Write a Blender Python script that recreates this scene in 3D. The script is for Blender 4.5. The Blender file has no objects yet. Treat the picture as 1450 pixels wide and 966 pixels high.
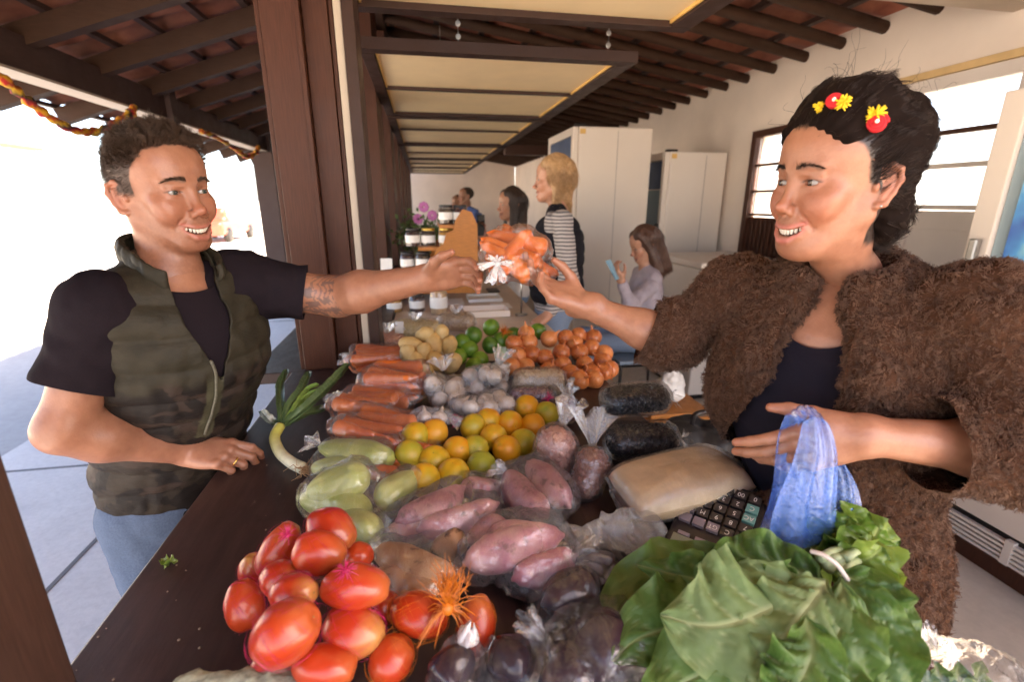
import bpy, math, random
import numpy as np
from mathutils import Vector, Matrix, Euler
PI = math.pi
scene = bpy.context.scene
COL = scene.collection
rng = np.random.default_rng(7)
random.seed(7)

# ------------------------------------------------------------------ camera maths
FPX = 677.0
PITCH = math.atan(198/677); YAW = math.atan((127/677)/math.sqrt(1+(198/677)**2))
cR = np.array([math.cos(YAW), -math.sin(YAW), 0.0])
cF = np.array([math.sin(YAW)*math.cos(PITCH), math.cos(YAW)*math.cos(PITCH), -math.sin(PITCH)])
cU = np.array([math.sin(YAW)*math.sin(PITCH), math.cos(YAW)*math.sin(PITCH), math.cos(PITCH)])
CAM = np.array([0.0, 0.0, 1.55])
def ray(x, y): return cF + cR*(x-725)/FPX + cU*(483-y)/FPX
def atD(x, y, d): return CAM + d*ray(x, y)
def atZ(x, y, z): r = ray(x, y); return CAM + r*(z-CAM[2])/r[2]
def atX(x, y, X): r = ray(x, y); return CAM + r*X/r[0]
def atY(x, y, Y): r = ray(x, y); return CAM + r*Y/r[1]
def V(*a): return np.array(a, float)
def nrm(v): v = np.asarray(v, float); return v/max(1e-9, np.linalg.norm(v))
TOP = 0.95                                   # counter top height

# ------------------------------------------------------------------ numpy noise
def _hash(i, j, k, seed):
    h = (i*374761393 + j*668265263 + k*2147483647 + seed*974634777) & 0xffffffff
    h = ((h ^ (h >> 13))*1274126177) & 0xffffffff
    h = h ^ (h >> 16)
    return (h & 0xffff)/65535.0
def vnoise(p, s=1.0, seed=0):
    p = np.asarray(p, float)*s + 1000.0
    i = np.floor(p).astype(np.int64); f = p-i; f = f*f*(3-2*f)
    r = 0
    for dx in (0, 1):
        wx = f[..., 0] if dx else 1-f[..., 0]
        for dy in (0, 1):
            wy = f[..., 1] if dy else 1-f[..., 1]
            for dz in (0, 1):
                wz = f[..., 2] if dz else 1-f[..., 2]
                r = r + wx*wy*wz*_hash(i[..., 0]+dx, i[..., 1]+dy, i[..., 2]+dz, seed)
    return r*2-1
def fbm(p, s=1.0, seed=0, o=3):
    r = 0; a = 1.0
    for q in range(o):
        r = r + a*vnoise(p, s*(2**q), seed+q*17); a *= 0.5
    return r
def sstep(a, b, x):
    t = np.clip((x-a)/(b-a), 0, 1); return t*t*(3-2*t)

# ------------------------------------------------------------------ signed distance modelling
class Sdf:
    def __init__(s, lo, hi, h):
        s.lo = np.asarray(lo, float); s.h = h
        n = np.ceil((np.asarray(hi, float)-s.lo)/h).astype(int)+1
        s.n = n
        s.ax = [(s.lo[i]+h*np.arange(n[i])).astype(np.float32) for i in range(3)]
        s.d = np.full(n, 0.3, np.float32)
    def _apply(s, fn, lo, hi, k, op):
        m = 2*k + 4*s.h
        i0 = [int(max(0, math.floor((lo[a]-m-s.lo[a])/s.h))) for a in range(3)]
        i1 = [int(min(s.n[a], math.ceil((hi[a]+m-s.lo[a])/s.h)+1)) for a in range(3)]
        if any(i1[a] <= i0[a] for a in range(3)): return
        sl = tuple(slice(i0[a], i1[a]) for a in range(3))
        X = s.ax[0][sl[0]][:, None, None]; Y = s.ax[1][sl[1]][None, :, None]; Z = s.ax[2][sl[2]][None, None, :]
        b = fn(X, Y, Z).astype(np.float32); a = s.d[sl]
        if op == 's':
            b = -b
            if k > 0:
                h = np.maximum(k-np.abs(a-b), 0)/k; s.d[sl] = np.maximum(a, b)+h*h*k*0.25
            else: s.d[sl] = np.maximum(a, b)
        else:
            if k > 0:
                h = np.maximum(k-np.abs(a-b), 0)/k; s.d[sl] = np.minimum(a, b)-h*h*k*0.25
            else: s.d[sl] = np.minimum(a, b)
    def rc(s, a, b, ra, rb, k=0.01, op='u', flat=None):
        """tapered capsule"""
        a = np.asarray(a, float); b = np.asarray(b, float); ba = b-a; L2 = max(1e-12, float(ba@ba))
        R = max(ra, rb)
        def fn(X, Y, Z):
            px, py, pz = X-a[0], Y-a[1], Z-a[2]
            t = np.clip((px*ba[0]+py*ba[1]+pz*ba[2])/L2, 0, 1)
            qx, qy, qz = px-t*ba[0], py-t*ba[1], pz-t*ba[2]
            return np.sqrt(qx*qx+qy*qy+qz*qz)-(ra+(rb-ra)*t)
        s._apply(fn, np.minimum(a, b)-R, np.maximum(a, b)+R, k, op)
    def chain(s, pts, rs, k=0.01, op='u'):
        for i in range(len(pts)-1): s.rc(pts[i], pts[i+1], rs[i], rs[i+1], k, op)
    def ell(s, c, r, M=None, k=0.01, op='u'):
        """ellipsoid; M = 3x3 with rows = local axes in world"""
        c = np.asarray(c, float); r = np.asarray(r, float)
        if M is None: ext = r; M = np.eye(3)
        else: M = np.asarray(M, float); ext = np.sqrt(((M.T*r)**2).sum(1))
        def fn(X, Y, Z):
            px, py, pz = X-c[0], Y-c[1], Z-c[2]
            k0 = 0; k1 = 0
            for i in range(3):
                q = (M[i, 0]*px+M[i, 1]*py+M[i, 2]*pz)/r[i]
                k0 = k0+q*q; k1 = k1+(q/r[i])**2
            k0 = np.sqrt(k0); k1 = np.sqrt(k1)+1e-9
            return k0*(k0-1)/k1
        s._apply(fn, c-ext, c+ext, k, op)
    def box(s, c, r, M=None, rd=0.01, k=0.01, op='u'):
        c = np.asarray(c, float); r = np.asarray(r, float)-rd
        if M is None: M = np.eye(3)
        M = np.asarray(M, float); ext = (np.abs(M.T)*(r+rd)).sum(1)
        def fn(X, Y, Z):
            px, py, pz = X-c[0], Y-c[1], Z-c[2]
            q = [np.abs(M[i, 0]*px+M[i, 1]*py+M[i, 2]*pz)-r[i] for i in range(3)]
            o = np.sqrt(sum(np.maximum(v, 0)**2 for v in q))
            return o+np.minimum(np.maximum(q[0], np.maximum(q[1], q[2])), 0)-rd
        s._apply(fn, c-ext, c+ext, k, op)
    def grid(s):
        return np.stack(np.meshgrid(*s.ax, indexing='ij'), -1)
    def mesh(s):
        d = s.d; ins = d < 0
        c = np.zeros(tuple(q-1 for q in d.shape), np.int8)
        for a in (0, 1):
            for b in (0, 1):
                for e in (0, 1):
                    c += ins[a:d.shape[0]-1+a, b:d.shape[1]-1+b, e:d.shape[2]-1+e]
        mix = (c > 0) & (c < 8)
        idx = np.full(c.shape, -1, np.int64); I = np.argwhere(mix); idx[mix] = np.arange(len(I))
        acc = np.zeros((len(I), 3)); cnt = np.zeros(len(I))
        cor = {}
        for a in (0, 1):
            for b in (0, 1):
                for e in (0, 1): cor[a, b, e] = d[I[:, 0]+a, I[:, 1]+b, I[:, 2]+e].astype(float)
        for (p, v0) in cor.items():
            for ax in range(3):
                if p[ax] == 0:
                    q = list(p); q[ax] = 1; v1 = cor[tuple(q)]
                    m = (v0 < 0) != (v1 < 0)
                    t = np.where(m, v0/np.where(m, v0-v1, 1), 0)
                    pos = np.array(p, float)[None].repeat(len(I), 0); pos[:, ax] += t
                    acc[m] += pos[m]; cnt[m] += 1
        verts = s.lo+(I+acc/cnt[:, None])*s.h
        quads = []
        for ax in range(3):
            u, w = (ax+1) % 3, (ax+2) % 3
            sl0 = [slice(None)]*3; sl1 = [slice(None)]*3
            sl0[ax] = slice(0, -1); sl1[ax] = slice(1, None)
            A = ins[tuple(sl0)]; B = ins[tuple(sl1)]
            e = np.argwhere(A != B)
            ok = (e[:, u] > 0) & (e[:, w] > 0) & (e[:, u] < d.shape[u]-1) & (e[:, w] < d.shape[w]-1)
            e = e[ok]
            if not len(e): continue
            f = A[e[:, 0], e[:, 1], e[:, 2]]
            def cell(du, dw):
                q = e.copy(); q[:, u] -= du; q[:, w] -= dw
                return idx[q[:, 0], q[:, 1], q[:, 2]]
            Q = np.stack([cell(1, 1), cell(0, 1), cell(0, 0), cell(1, 0)], 1)
            Q[~f] = Q[~f][:, ::-1]
            quads.append(Q)
        Q = np.concatenate(quads); Q = Q[(Q >= 0).all(1)]
        return verts, Q

def smooth_verts(v, q, it=1, f=0.5):
    e = np.concatenate([q[:, [0, 1]], q[:, [1, 2]], q[:, [2, 3]], q[:, [3, 0]]])
    for _ in range(it):
        acc = np.zeros_like(v); n = np.zeros(len(v))
        np.add.at(acc, e[:, 0], v[e[:, 1]]); np.add.at(n, e[:, 0], 1)
        np.add.at(acc, e[:, 1], v[e[:, 0]]); np.add.at(n, e[:, 1], 1)
        v = v+f*(acc/np.maximum(n, 1)[:, None]-v)
    return v
def vnormals(v, q):
    q = np.asarray(q)
    n = np.cross(v[q[:, 2]]-v[q[:, 0]], v[q[:, 3 if q.shape[1] == 4 else 1]]-v[q[:, 1 if q.shape[1] == 4 else 0]])
    if q.shape[1] == 3: n = np.cross(v[q[:, 1]]-v[q[:, 0]], v[q[:, 2]]-v[q[:, 0]])
    r = np.zeros_like(v)
    for i in range(q.shape[1]): np.add.at(r, q[:, i], n)
    return r/np.maximum(np.linalg.norm(r, axis=1), 1e-12)[:, None]

# ------------------------------------------------------------------ objects
BASE = {}
def npmesh(name, v, f, mat=None, smooth=True, col=None, uv=None):
    me = bpy.data.meshes.new(name)
    if isinstance(f, np.ndarray) and len(f):
        k = f.shape[1]
        me.vertices.add(len(v)); me.vertices.foreach_set('co', np.asarray(v, np.float32).ravel())
        me.loops.add(f.size); me.loops.foreach_set('vertex_index', f.astype(np.int32).ravel())
        me.polygons.add(len(f)); me.polygons.foreach_set('loop_start', np.arange(0, f.size, k, dtype=np.int32))
        me.update(calc_edges=True); me.validate()
    else:
        me.from_pydata([tuple(map(float, p)) for p in v], [], [tuple(map(int, q)) for q in f]); me.update()
    if smooth: me.polygons.foreach_set('use_smooth', np.ones(len(me.polygons), bool))
    if col is not None:
        a = me.color_attributes.new('Col', 'FLOAT_COLOR', 'POINT')
        c = np.ones((len(me.vertices), 4), np.float32); c[:, :3] = col
        a.data.foreach_set('color', c.ravel())
    if mat is not None: me.materials.append(mat)
    return me
def thing(name, label, cat, base=(0, 0, 0), group=None, me=None, kind=None):
    o = bpy.data.objects.new(name, me); COL.objects.link(o)
    o.location = tuple(float(x) for x in base); BASE[o.name] = np.asarray(base, float)
    if label: o['label'] = label
    if cat: o['category'] = cat
    if group: o['group'] = group
    if kind: o['kind'] = kind
    return o
def solo(name, label, cat, base, v, f, mat, group=None, kind=None, smooth=False, col=None):
    """a thing made of one mesh given in world coordinates"""
    me = npmesh(name, np.asarray(v, float)-np.asarray(base, float), f, mat, smooth, col)
    return thing(name, label, cat, base, group, me, kind)
def part(name, parent, v, f, mat, smooth=False, col=None, label=None, kind=None):
    """part or sub-part: vertices in world coordinates"""
    b = BASE[parent.name]
    me = npmesh(name, np.asarray(v, float)-b, f, mat, smooth, col)
    o = bpy.data.objects.new(name, me); COL.objects.link(o); o.parent = parent; BASE[o.name] = b
    if label: o['label'] = label
    if kind: o['kind'] = kind
    return o
def struct(name, v, f, mat, smooth=False):
    return solo(name, None, None, (0, 0, 0), v, f, mat, kind='structure', smooth=smooth)
def copy_tree(o, parent=None):
    c = o.copy(); COL.objects.link(c)
    if parent is not None: c.parent = parent
    for ch in [x for x in KIDS.get(o.name, [])]: copy_tree(ch, c)
    return c
KIDS = {}
def kids(o, *ch): KIDS[o.name] = list(ch)

class MB:
    """collects simple shapes into one mesh"""
    def __init__(s): s.v = []; s.f = []
    def add(s, v, f):
        o = len(s.v); s.v += [tuple(map(float, p)) for p in v]; s.f += [tuple(int(i)+o for i in q) for q in f]; return s
    def box(s, lo, hi, bev=0.0):
        lo = np.asarray(lo, float); hi = np.asarray(hi, float)
        if bev <= 0:
            v = [(x, y, z) for z in (lo[2], hi[2]) for y in (lo[1], hi[1]) for x in (lo[0], hi[0])]
            f = [(0, 2, 3, 1), (4, 5, 7, 6), (0, 1, 5, 4), (2, 6, 7, 3), (0, 4, 6, 2), (1, 3, 7, 5)]
            return s.add(v, f)
        import bmesh
        bm = bmesh.new(); bmesh.ops.create_cube(bm, size=1.0)
        for p in bm.verts: p.co = Vector(((lo+hi)/2+np.array(p.co)*(hi-lo)))
        bmesh.ops.bevel(bm, geom=bm.edges[:], offset=bev, segments=2, affect='EDGES', profile=0.5)
        bm.verts.index_update()
        s.add([p.co for p in bm.verts], [[p.index for p in q.verts] for q in bm.faces]); bm.free(); return s
    def obox(s, c, M, r):
        """oriented box: rows of M = axes, r half sizes"""
        M = np.asarray(M, float); c = np.asarray(c, float)
        v = [c+M[0]*r[0]*x+M[1]*r[1]*y+M[2]*r[2]*z for z in (-1, 1) for y in (-1, 1) for x in (-1, 1)]
        return s.add(v, [(0, 2, 3, 1), (4, 5, 7, 6), (0, 1, 5, 4), (2, 6, 7, 3), (0, 4, 6, 2), (1, 3, 7, 5)])
    def bar(s, a, b, w, h, up=(0, 0, 1)):
        a = np.asarray(a, float); b = np.asarray(b, float); t = nrm(b-a); sd = nrm(np.cross(t, up)); u = np.cross(sd, t)
        return s.obox((a+b)/2, [t, sd, u], (np.linalg.norm(b-a)/2, w/2, h/2))
    def tube(s, pts, r, n=8, caps=True):
        v, f = tube(pts, r, n, caps); return s.add(v, f)
    def lathe(s, prof, c, n=24, M=None):
        v, f = lathe(prof, c, n, M); return s.add(v, f)
    def sphere(s, c, r, n=12, m=8, M=None):
        prof = [(math.sin(PI*i/m), -math.cos(PI*i/m)) for i in range(m+1)]
        v, f = lathe(prof, (0, 0, 0), n)
        v = np.asarray(v)*np.asarray(r)
        if M is not None: v = v@np.asarray(M, float)
        return s.add(v+np.asarray(c, float), f)
    def part(s, name, parent, mat, smooth=False, **k): return part(name, parent, np.array(s.v), s.f, mat, smooth, **k)
    def solo(s, name, label, cat, base, mat, **k): return solo(name, label, cat, base, np.array(s.v), s.f, mat, **k)
    def struct(s, name, mat): return struct(name, np.array(s.v), s.f, mat)
def tube(pts, r, n=8, caps=True):
    pts = np.asarray(pts, float); m = len(pts)
    r = np.full(m, r) if np.isscalar(r) else np.asarray(r, float)
    t = np.gradient(pts, axis=0); t /= np.maximum(np.linalg.norm(t, axis=1), 1e-9)[:, None]
    u = np.cross(t[0], (0, 0, 1)); u = nrm(u) if np.linalg.norm(u) > 1e-3 else V(1, 0, 0)
    v = []
    for i in range(m):
        u = u-t[i]*(u@t[i]); u = nrm(u); w = np.cross(t[i], u)
        for k in range(n):
            a = 2*PI*k/n; v.append(pts[i]+r[i]*(math.cos(a)*u+math.sin(a)*w))
    f = [(i*n+k, i*n+(k+1) % n, (i+1)*n+(k+1) % n, (i+1)*n+k) for i in range(m-1) for k in range(n)]
    if caps: f += [tuple(range(n))[::-1], tuple((m-1)*n+k for k in range(n))]
    return v, f
def lathe(prof, c=(0, 0, 0), n=24, M=None):
    v = []; f = []; c = np.asarray(c, float)
    M = np.eye(3) if M is None else np.asarray(M, float)
    for (r, z) in prof:
        for k in range(n):
            a = 2*PI*k/n; v.append(c+M[0]*r*math.cos(a)+M[1]*r*math.sin(a)+M[2]*z)
    for i in range(len(prof)-1):
        for k in range(n): f.append((i*n+k, i*n+(k+1) % n, (i+1)*n+(k+1) % n, (i+1)*n+k))
    f += [tuple(range(n))[::-1], tuple((len(prof)-1)*n+k for k in range(n))]
    return v, f
def frame_from(t, up=(0, 0, 1)):
    t = nrm(t); s = np.cross(up, t); s = nrm(s) if np.linalg.norm(s) > 1e-4 else V(1, 0, 0)
    return np.array([s, np.cross(t, s), t])      # rows x, y, z(=t)
def spline(P, n=16):
    P = np.asarray(P, float); m = len(P); out = []
    Q = np.vstack([2*P[0]-P[1], P, 2*P[-1]-P[-2]])
    for i in range(m-1):
        p0, p1, p2, p3 = Q[i:i+4]
        for t in np.linspace(0, 1, n, endpoint=False):
            out.append(0.5*(2*p1+(p2-p0)*t+(2*p0-5*p1+4*p2-p3)*t*t+(3*p1-p0-3*p2+p3)*t**3))
    out.append(P[-1]); return np.array(out)

def hair(name, parent, P, R, mat, kind=None):
    """P (strands, points, 3) world; R (strands, points) radii: real hair curves"""
    b = BASE[parent.name]; m, n = P.shape[:2]
    c = bpy.data.hair_curves.new(name); c.add_curves([n]*m)
    c.position_data.foreach_set('vector', (P-b).astype(np.float32).ravel())
    a = c.attributes.get('radius') or c.attributes.new('radius', 'FLOAT', 'POINT')
    a.data.foreach_set('value', R.astype(np.float32).ravel())
    c.materials.append(mat)
    o = bpy.data.objects.new(name, c); COL.objects.link(o); o.parent = parent; BASE[o.name] = b
    if kind: o['kind'] = kind
    return o
def sample(v, q, m, w=None, seed=1):
    """m random points on quads/tris q, returns pos, normal, bary source"""
    g = np.random.default_rng(seed)
    t = np.concatenate([q[:, [0, 1, 2]], q[:, [0, 2, 3]]]) if q.shape[1] == 4 else q
    n = np.cross(v[t[:, 1]]-v[t[:, 0]], v[t[:, 2]]-v[t[:, 0]]); ar = np.linalg.norm(n, axis=1)
    if w is not None: ar = ar*w[t].mean(1)
    i = g.choice(len(t), m, p=ar/ar.sum()); a = g.random((m, 1)); b = g.random((m, 1)); s = a+b > 1
    a = np.where(s, 1-a, a); b = np.where(s, 1-b, b)
    T = t[i]; P = v[T[:, 0]]*(1-a-b)+v[T[:, 1]]*a+v[T[:, 2]]*b
    return P, n[i]/np.maximum(np.linalg.norm(n[i], axis=1), 1e-12)[:, None]

# ------------------------------------------------------------------ materials
class Mat:
    def __init__(s, name):
        s.m = bpy.data.materials.new(name); s.m.use_nodes = True; s.t = s.m.node_tree; s.n = s.t.nodes; s.l = s.t.links
        s.b = s.n['Principled BSDF']; s.o = s.n['Material Output']; s._c = None
    def node(s, t, **k):
        x = s.n.new(t)
        for a, v in k.items(): setattr(x, a, v)
        return x
    def co(s):
        if s._c is None:
            s._c = s.node('ShaderNodeTexCoord').outputs['Object']
        return s._c
    def rnd(s): return s.node('ShaderNodeObjectInfo').outputs['Random']
    def mapping(s, scale=(1, 1, 1), rot=(0, 0, 0), src=None):
        m = s.node('ShaderNodeMapping'); m.inputs['Scale'].default_value = scale; m.inputs['Rotation'].default_value = rot
        s.l.new(src or s.co(), m.inputs[0]); return m.outputs[0]
    def noise(s, scale, detail=4, rough=.55, vec=None, dist=0.0):
        x = s.node('ShaderNodeTexNoise'); x.inputs['Scale'].default_value = scale; x.inputs['Detail'].default_value = detail
        x.inputs['Roughness'].default_value = rough; x.inputs['Distortion'].default_value = dist
        s.l.new(vec or s.co(), x.inputs['Vector']); return x.outputs['Fac']
    def ramp(s, fac, stops, interp='LINEAR'):
        r = s.node('ShaderNodeValToRGB'); r.color_ramp.interpolation = interp; e = r.color_ramp.elements
        while len(e) < len(stops): e.new(0.5)
        for q, (p, c) in zip(e, stops):
            q.position = p; q.color = (c if len(c) == 4 else (*c, 1)) if hasattr(c, '__len__') else (c, c, c, 1)
        s.l.new(fac, r.inputs[0]); return r.outputs[0]
    def mix(s, fac, a, b, mode='MIX'):
        x = s.node('ShaderNodeMix', data_type='RGBA', blend_type=mode)
        for i, v in ((0, fac), (6, a), (7, b)):
            if hasattr(v, 'links') or hasattr(v, 'is_linked'): s.l.new(v, x.inputs[i])
            elif i == 0: x.inputs[0].default_value = v
            else: x.inputs[i].default_value = (*v, 1) if len(v) == 3 else v
        return x.outputs[2]
    def math(s, op, a, b=0.0):
        x = s.node('ShaderNodeMath', operation=op)
        for i, v in ((0, a), (1, b)):
            if hasattr(v, 'is_linked'): s.l.new(v, x.inputs[i])
            else: x.inputs[i].default_value = v
        return x.outputs[0]
    def attr(s, name='Col'):
        x = s.node('ShaderNodeAttribute'); x.attribute_name = name; return x.outputs['Color']
    def set(s, **k):
        for a, v in k.items():
            i = s.b.inputs[{'color': 'Base Color', 'rough': 'Roughness', 'metal': 'Metallic', 'spec': 'Specular IOR Level', 'coat': 'Coat Weight', 'sss': 'Subsurface Weight', 'trans': 'Transmission Weight', 'sheen': 'Sheen Weight', 'alpha': 'Alpha', 'ior': 'IOR'}.get(a, a)]
            if hasattr(v, 'is_linked'): s.l.new(v, i)
            elif hasattr(v, '__len__') and len(v) == 3 and i.type == 'RGBA': i.default_value = (*v, 1)
            else: i.default_value = v
        return s
    def bump(s, h, strength=.3, dist=.002, prev=None):
        x = s.node('ShaderNodeBump'); x.inputs['Strength'].default_value = strength; x.inputs['Distance'].default_value = dist
        s.l.new(h, x.inputs['Height'])
        if prev is not None: s.l.new(prev, x.inputs['Normal'])
        s.l.new(x.outputs[0], s.b.inputs['Normal']); return x.outputs[0]
def plain(name, c, rough=.6, var=.15, scale=8, bump=0.0, bscale=60, metal=0, spec=.5, bdist=.002):
    m = Mat(name); n = m.noise(scale)
    c = np.array(c, float)
    m.set(color=m.ramp(n, [(.3, tuple(c*(1-var))), (.7, tuple(np.minimum(c*(1+var), 1)))]), rough=rough, metal=metal, spec=spec)
    if bump: m.bump(m.noise(bscale), bump, bdist)
    return m.m
def vcol(name, rough=.6, bump=.0, bscale=80, mul=.12, nscale=60, bdist=.001, sss=0, spec=.5, coat=0):
    """material that takes the object's own paint from its colour attribute"""
    m = Mat(name); n = m.noise(nscale)
    m.set(color=m.mix(1.0, m.attr(), m.ramp(n, [(.3, (1-mul,)*3), (.7, (1+mul,)*3)]), 'MULTIPLY'), rough=rough, spec=spec, coat=coat)
    if sss:
        m.set(sss=sss); m.b.inputs['Subsurface Radius'].default_value = (1, .35, .2); m.b.inputs['Subsurface Scale'].default_value = .006
    if bump: m.bump(m.noise(bscale), bump, bdist)
    return m.m
# =================================================================== materials of the place
def wood_mat(name, c, rough=.42, grain=(3, 40, 40), wear=(.22, .13, .1), wearamt=.58):
    m = Mat(name); g = m.noise(6, 6, .6, m.mapping(grain)); n2 = m.noise(14, 8, .7)
    c = np.array(c)
    base = m.ramp(g, [(.25, tuple(c*.7)), (.75, tuple(c*1.25))])
    k = m.ramp(n2, [(wearamt+.08, 0.0), (wearamt+.14, .5)])
    m.set(color=m.mix(k, base, wear), rough=m.ramp(m.noise(9), [(.3, rough-.08), (.7, rough+.12)]))
    m.set(spec=.28); m.bump(g, .18, .002); return m.m
M_BROWN = wood_mat('brown_paint', (.066, .022, .012), .45, (40, 40, 2.0), (.17, .09, .065), .72)
M_BROWNY = wood_mat('brown_paint_along', (.040, .018, .013), .5, (40, 2, 40), (.2, .12, .09), .74)
M_RAFTER = wood_mat('dark_rafter', (.056, .026, .015), .7, (2, 40, 40), (.1, .05, .03), .75)
M_BEAM = wood_mat('grey_brown_beam', (.07, .040, .034), .55, (40, 2, 40), (.2, .14, .11), .72)
def _counter():
    m = Mat('worn_counter_paint')
    g = m.noise(5, 8, .65, m.mapping((14, 1.2, 14))); s = m.noise(26, 10, .75, m.mapping((1, .4, 1), (0, 0, .6))); d = m.noise(120, 4, .7)
    base = m.ramp(g, [(.3, (.026, .012, .011)), (.7, (.050, .025, .022))])
    st = m.ramp(m.noise(7, 6, .7, dist=.8), [(.56, 0.0), (.66, .75)])
    c1 = m.mix(st, base, (.026, .011, .009))
    c2 = m.mix(m.ramp(s, [(.66, 0.0), (.72, .5)]), c1, (.17, .12, .105))
    c3 = m.mix(m.ramp(d, [(.72, 0.0), (.78, .55)]), c2, (.25, .2, .17))
    m.set(color=c3, rough=m.ramp(s, [(.3, .34), (.7, .56)]), spec=.45)
    m.bump(m.noise(40, 6, .7, m.mapping((6, 1, 6))), .15, .0015); return m.m
M_COUNTER = _counter()
M_WALL = plain('cream_wall', (.80, .69, .60), .85, .08, 1.6, .15, 40)
M_WHITE = plain('white_enamel', (.78, .69, .61), .35, .03, 2)
M_WHITE2 = plain('white_door_paint', (.68, .61, .56), .45, .04, 3)
M_TAN = plain('tan_panel', (.90, .70, .42), .6, .05, 5, .05, 90)
M_CREAM = plain('cream_strip', (.48, .40, .32), .6, .06, 6)
M_DARK = plain('dark_metal', (.03, .026, .025), .4, .2, 20, metal=.6)
M_STEEL = plain('steel', (.45, .44, .43), .3, .1, 10, metal=1)
def _tile():
    m = Mat('terracotta_tiles'); n = m.noise(9, 5, .6); n2 = m.noise(2.2, 3)
    m.set(color=m.mix(m.ramp(n2, [(.35, 0.0), (.65, .6)]), m.ramp(n, [(.3, (.27, .080, .050)), (.7, (.46, .17, .10))]), (.11, .05, .04)), rough=.85)
    m.bump(n, .3, .004); return m.m
M_TILE = _tile()
def _concrete(name, a, b, sc=1.2, seams=0):
    m = Mat(name); n = m.noise(sc, 8, .65, dist=.4); n2 = m.noise(sc*22, 5, .7)
    c = m.ramp(n, [(.3, a), (.7, b)])
    c = m.mix(m.ramp(n2, [(.4, 0.0), (.75, .35)]), c, tuple(np.array(a)*.6))
    m.set(color=c, rough=.8); m.bump(n2, .25, .003); return m.m
M_PAVE = _concrete('pavement_concrete', (.62, .60, .60), (.80, .78, .77), 1.6)
M_ASPH = _concrete('old_asphalt', (.32, .32, .33), (.42, .42, .425), .9)
M_PLAZA = _concrete('pale_plaza', (.64, .60, .54), (.74, .70, .63), .4)
M_FLOOR = _concrete('floor_screed', (.50, .42, .34), (.62, .54, .45), .8)
M_GLASSP = Mat('fridge_glass').set(color=(.30, .40, .45), rough=.08, spec=.8).m
def _winglass():
    m = Mat('window_pane'); m.set(color=(.9, .93, .95), rough=.25); m.b.inputs['Transmission Weight'].default_value = .9; return m.m
M_PANE = _winglass()

# =================================================================== ground
def slab(x0, x1, y0, y1, z, n=1):
    return [(x0, y0, z), (x1, y0, z), (x1, y1, z), (x0, y1, z)], [(0, 1, 2, 3)]
struct('ground', *slab(-6000, 6000, -6000, 6000, -.13), M_PLAZA)
struct('road', *slab(-5.0, -2.70, -60, 120, -.126), M_ASPH)
MB().box((-2.70, -30, -.12), (-.44, 60, 0)).struct('pavement', M_PAVE)
MB().box((-.44, -30, -.12), (6, 40, .004)).struct('floor', M_FLOOR)
MB().box((-5.15, -60, -.125), (-5.0, 120, 0.0)).struct('kerb', M_PLAZA)
j = MB()
for y in np.arange(-4.4, 30, 1.85): j.box((-2.70, y, 0.0), (-.46, y+.018, .003))
j.box((-1.62, -10, 0), (-1.60, 40, .0034))
solo('paving_joint', 'thin dark joints between the concrete slabs of the pavement', 'joint', (0, 0, 0), j.v, j.f, plain('joint_dirt', (.16, .16, .17), .9), kind='structure')

# =================================================================== counter row
CX0, CX1 = -.50, .60
ct = thing('market_counter', 'long brown wooden counter covered with bags of vegetables', 'counter', (0, .7, 0))
MB().box((CX0, -.75, .915), (CX1, 1.765, TOP), .004).part('counter_top', ct, M_COUNTER)
MB().box((CX0+.03, -.75, 0.005), (CX0+.06, 1.765, .914)).part('front_panel', ct, M_BROWNY)
for y in (-.6, .7, 1.7):
    MB().box((CX1-.10, y-.03, .005), (CX1-.04, y+.03, .914), .003).part('leg', ct, M_BROWN)
MB().box((CX0+.062, -.7, .30), (CX1-.12, 1.72, .325)).part('shelf', ct, M_BROWNY)
sl = thing('window_sill', 'worn brown wooden sill running outside the pillars past the counter', 'sill', (-.5, 5, .9))
MB().box((-.655, 1.77, .905), (-.19, 14, TOP-.003), .004).part('board', sl, M_COUNTER)
MB().box((-.46, 1.77, .005), (-.43, 14, .904)).part('panel', sl, M_BROWNY)

def column(y, w, detail, label, group='brown wooden pillars along the stall front'):
    c = thing('wooden_pillar', label, 'pillar', (-.33, y, TOP), group)
    if detail:
        MB().box((-.457, y, TOP), (-.340, y+.20, 3.0), .004).part('post', c, M_BROWN)
        MB().box((-.473, y+.012, TOP), (-.459, y+.19, 3.0), .002).part('edge_board', c, M_BROWN)
        MB().box((-.338, y+.022, TOP), (-.262, y+.19, 2.97), .003).part('side_board', c, M_BROWN)
        MB().box((-.352, y-.010, TOP), (-.340, y-.002, 3.0), .001).part('moulding', c, M_BROWN)
        MB().box((-.260, y+.03, TOP), (-.246, y+.17, 2.9), .002).part('inner_board', c, M_BROWN)
        MB().box((-.243, y+.012, TOP), (-.219, y+.16, 2.85), .002).part('cream_strip', c, M_CREAM)
        MB().box((-.217, y-.004, TOP), (-.180, y+.15, 2.85), .003).part('window_frame', c, M_BROWNY)
    else:
        MB().box((-.457, y, TOP), (-.34, y+w, 3.0), .004).part('post', c, M_BROWN)
        MB().box((-.338, y+.02, TOP), (-.25, y+w-.02, 2.95), .004).part('side_board', c, M_BROWN)
    return c
column(1.77, .2, True, 'tall brown painted pillar with cream strip between the man and the carrots')
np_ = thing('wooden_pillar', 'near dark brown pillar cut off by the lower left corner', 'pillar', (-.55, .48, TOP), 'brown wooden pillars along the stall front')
MB().box((-.64, .40, TOP), (-.457, .548, 3.0), .004).part('post', np_, wood_mat('near_pillar_brown', (.06, .03, .022), .5, (40, 40, 2.0), (.1, .06, .05), .74))  # own brown paint of the near pillar, less red than the others
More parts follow.
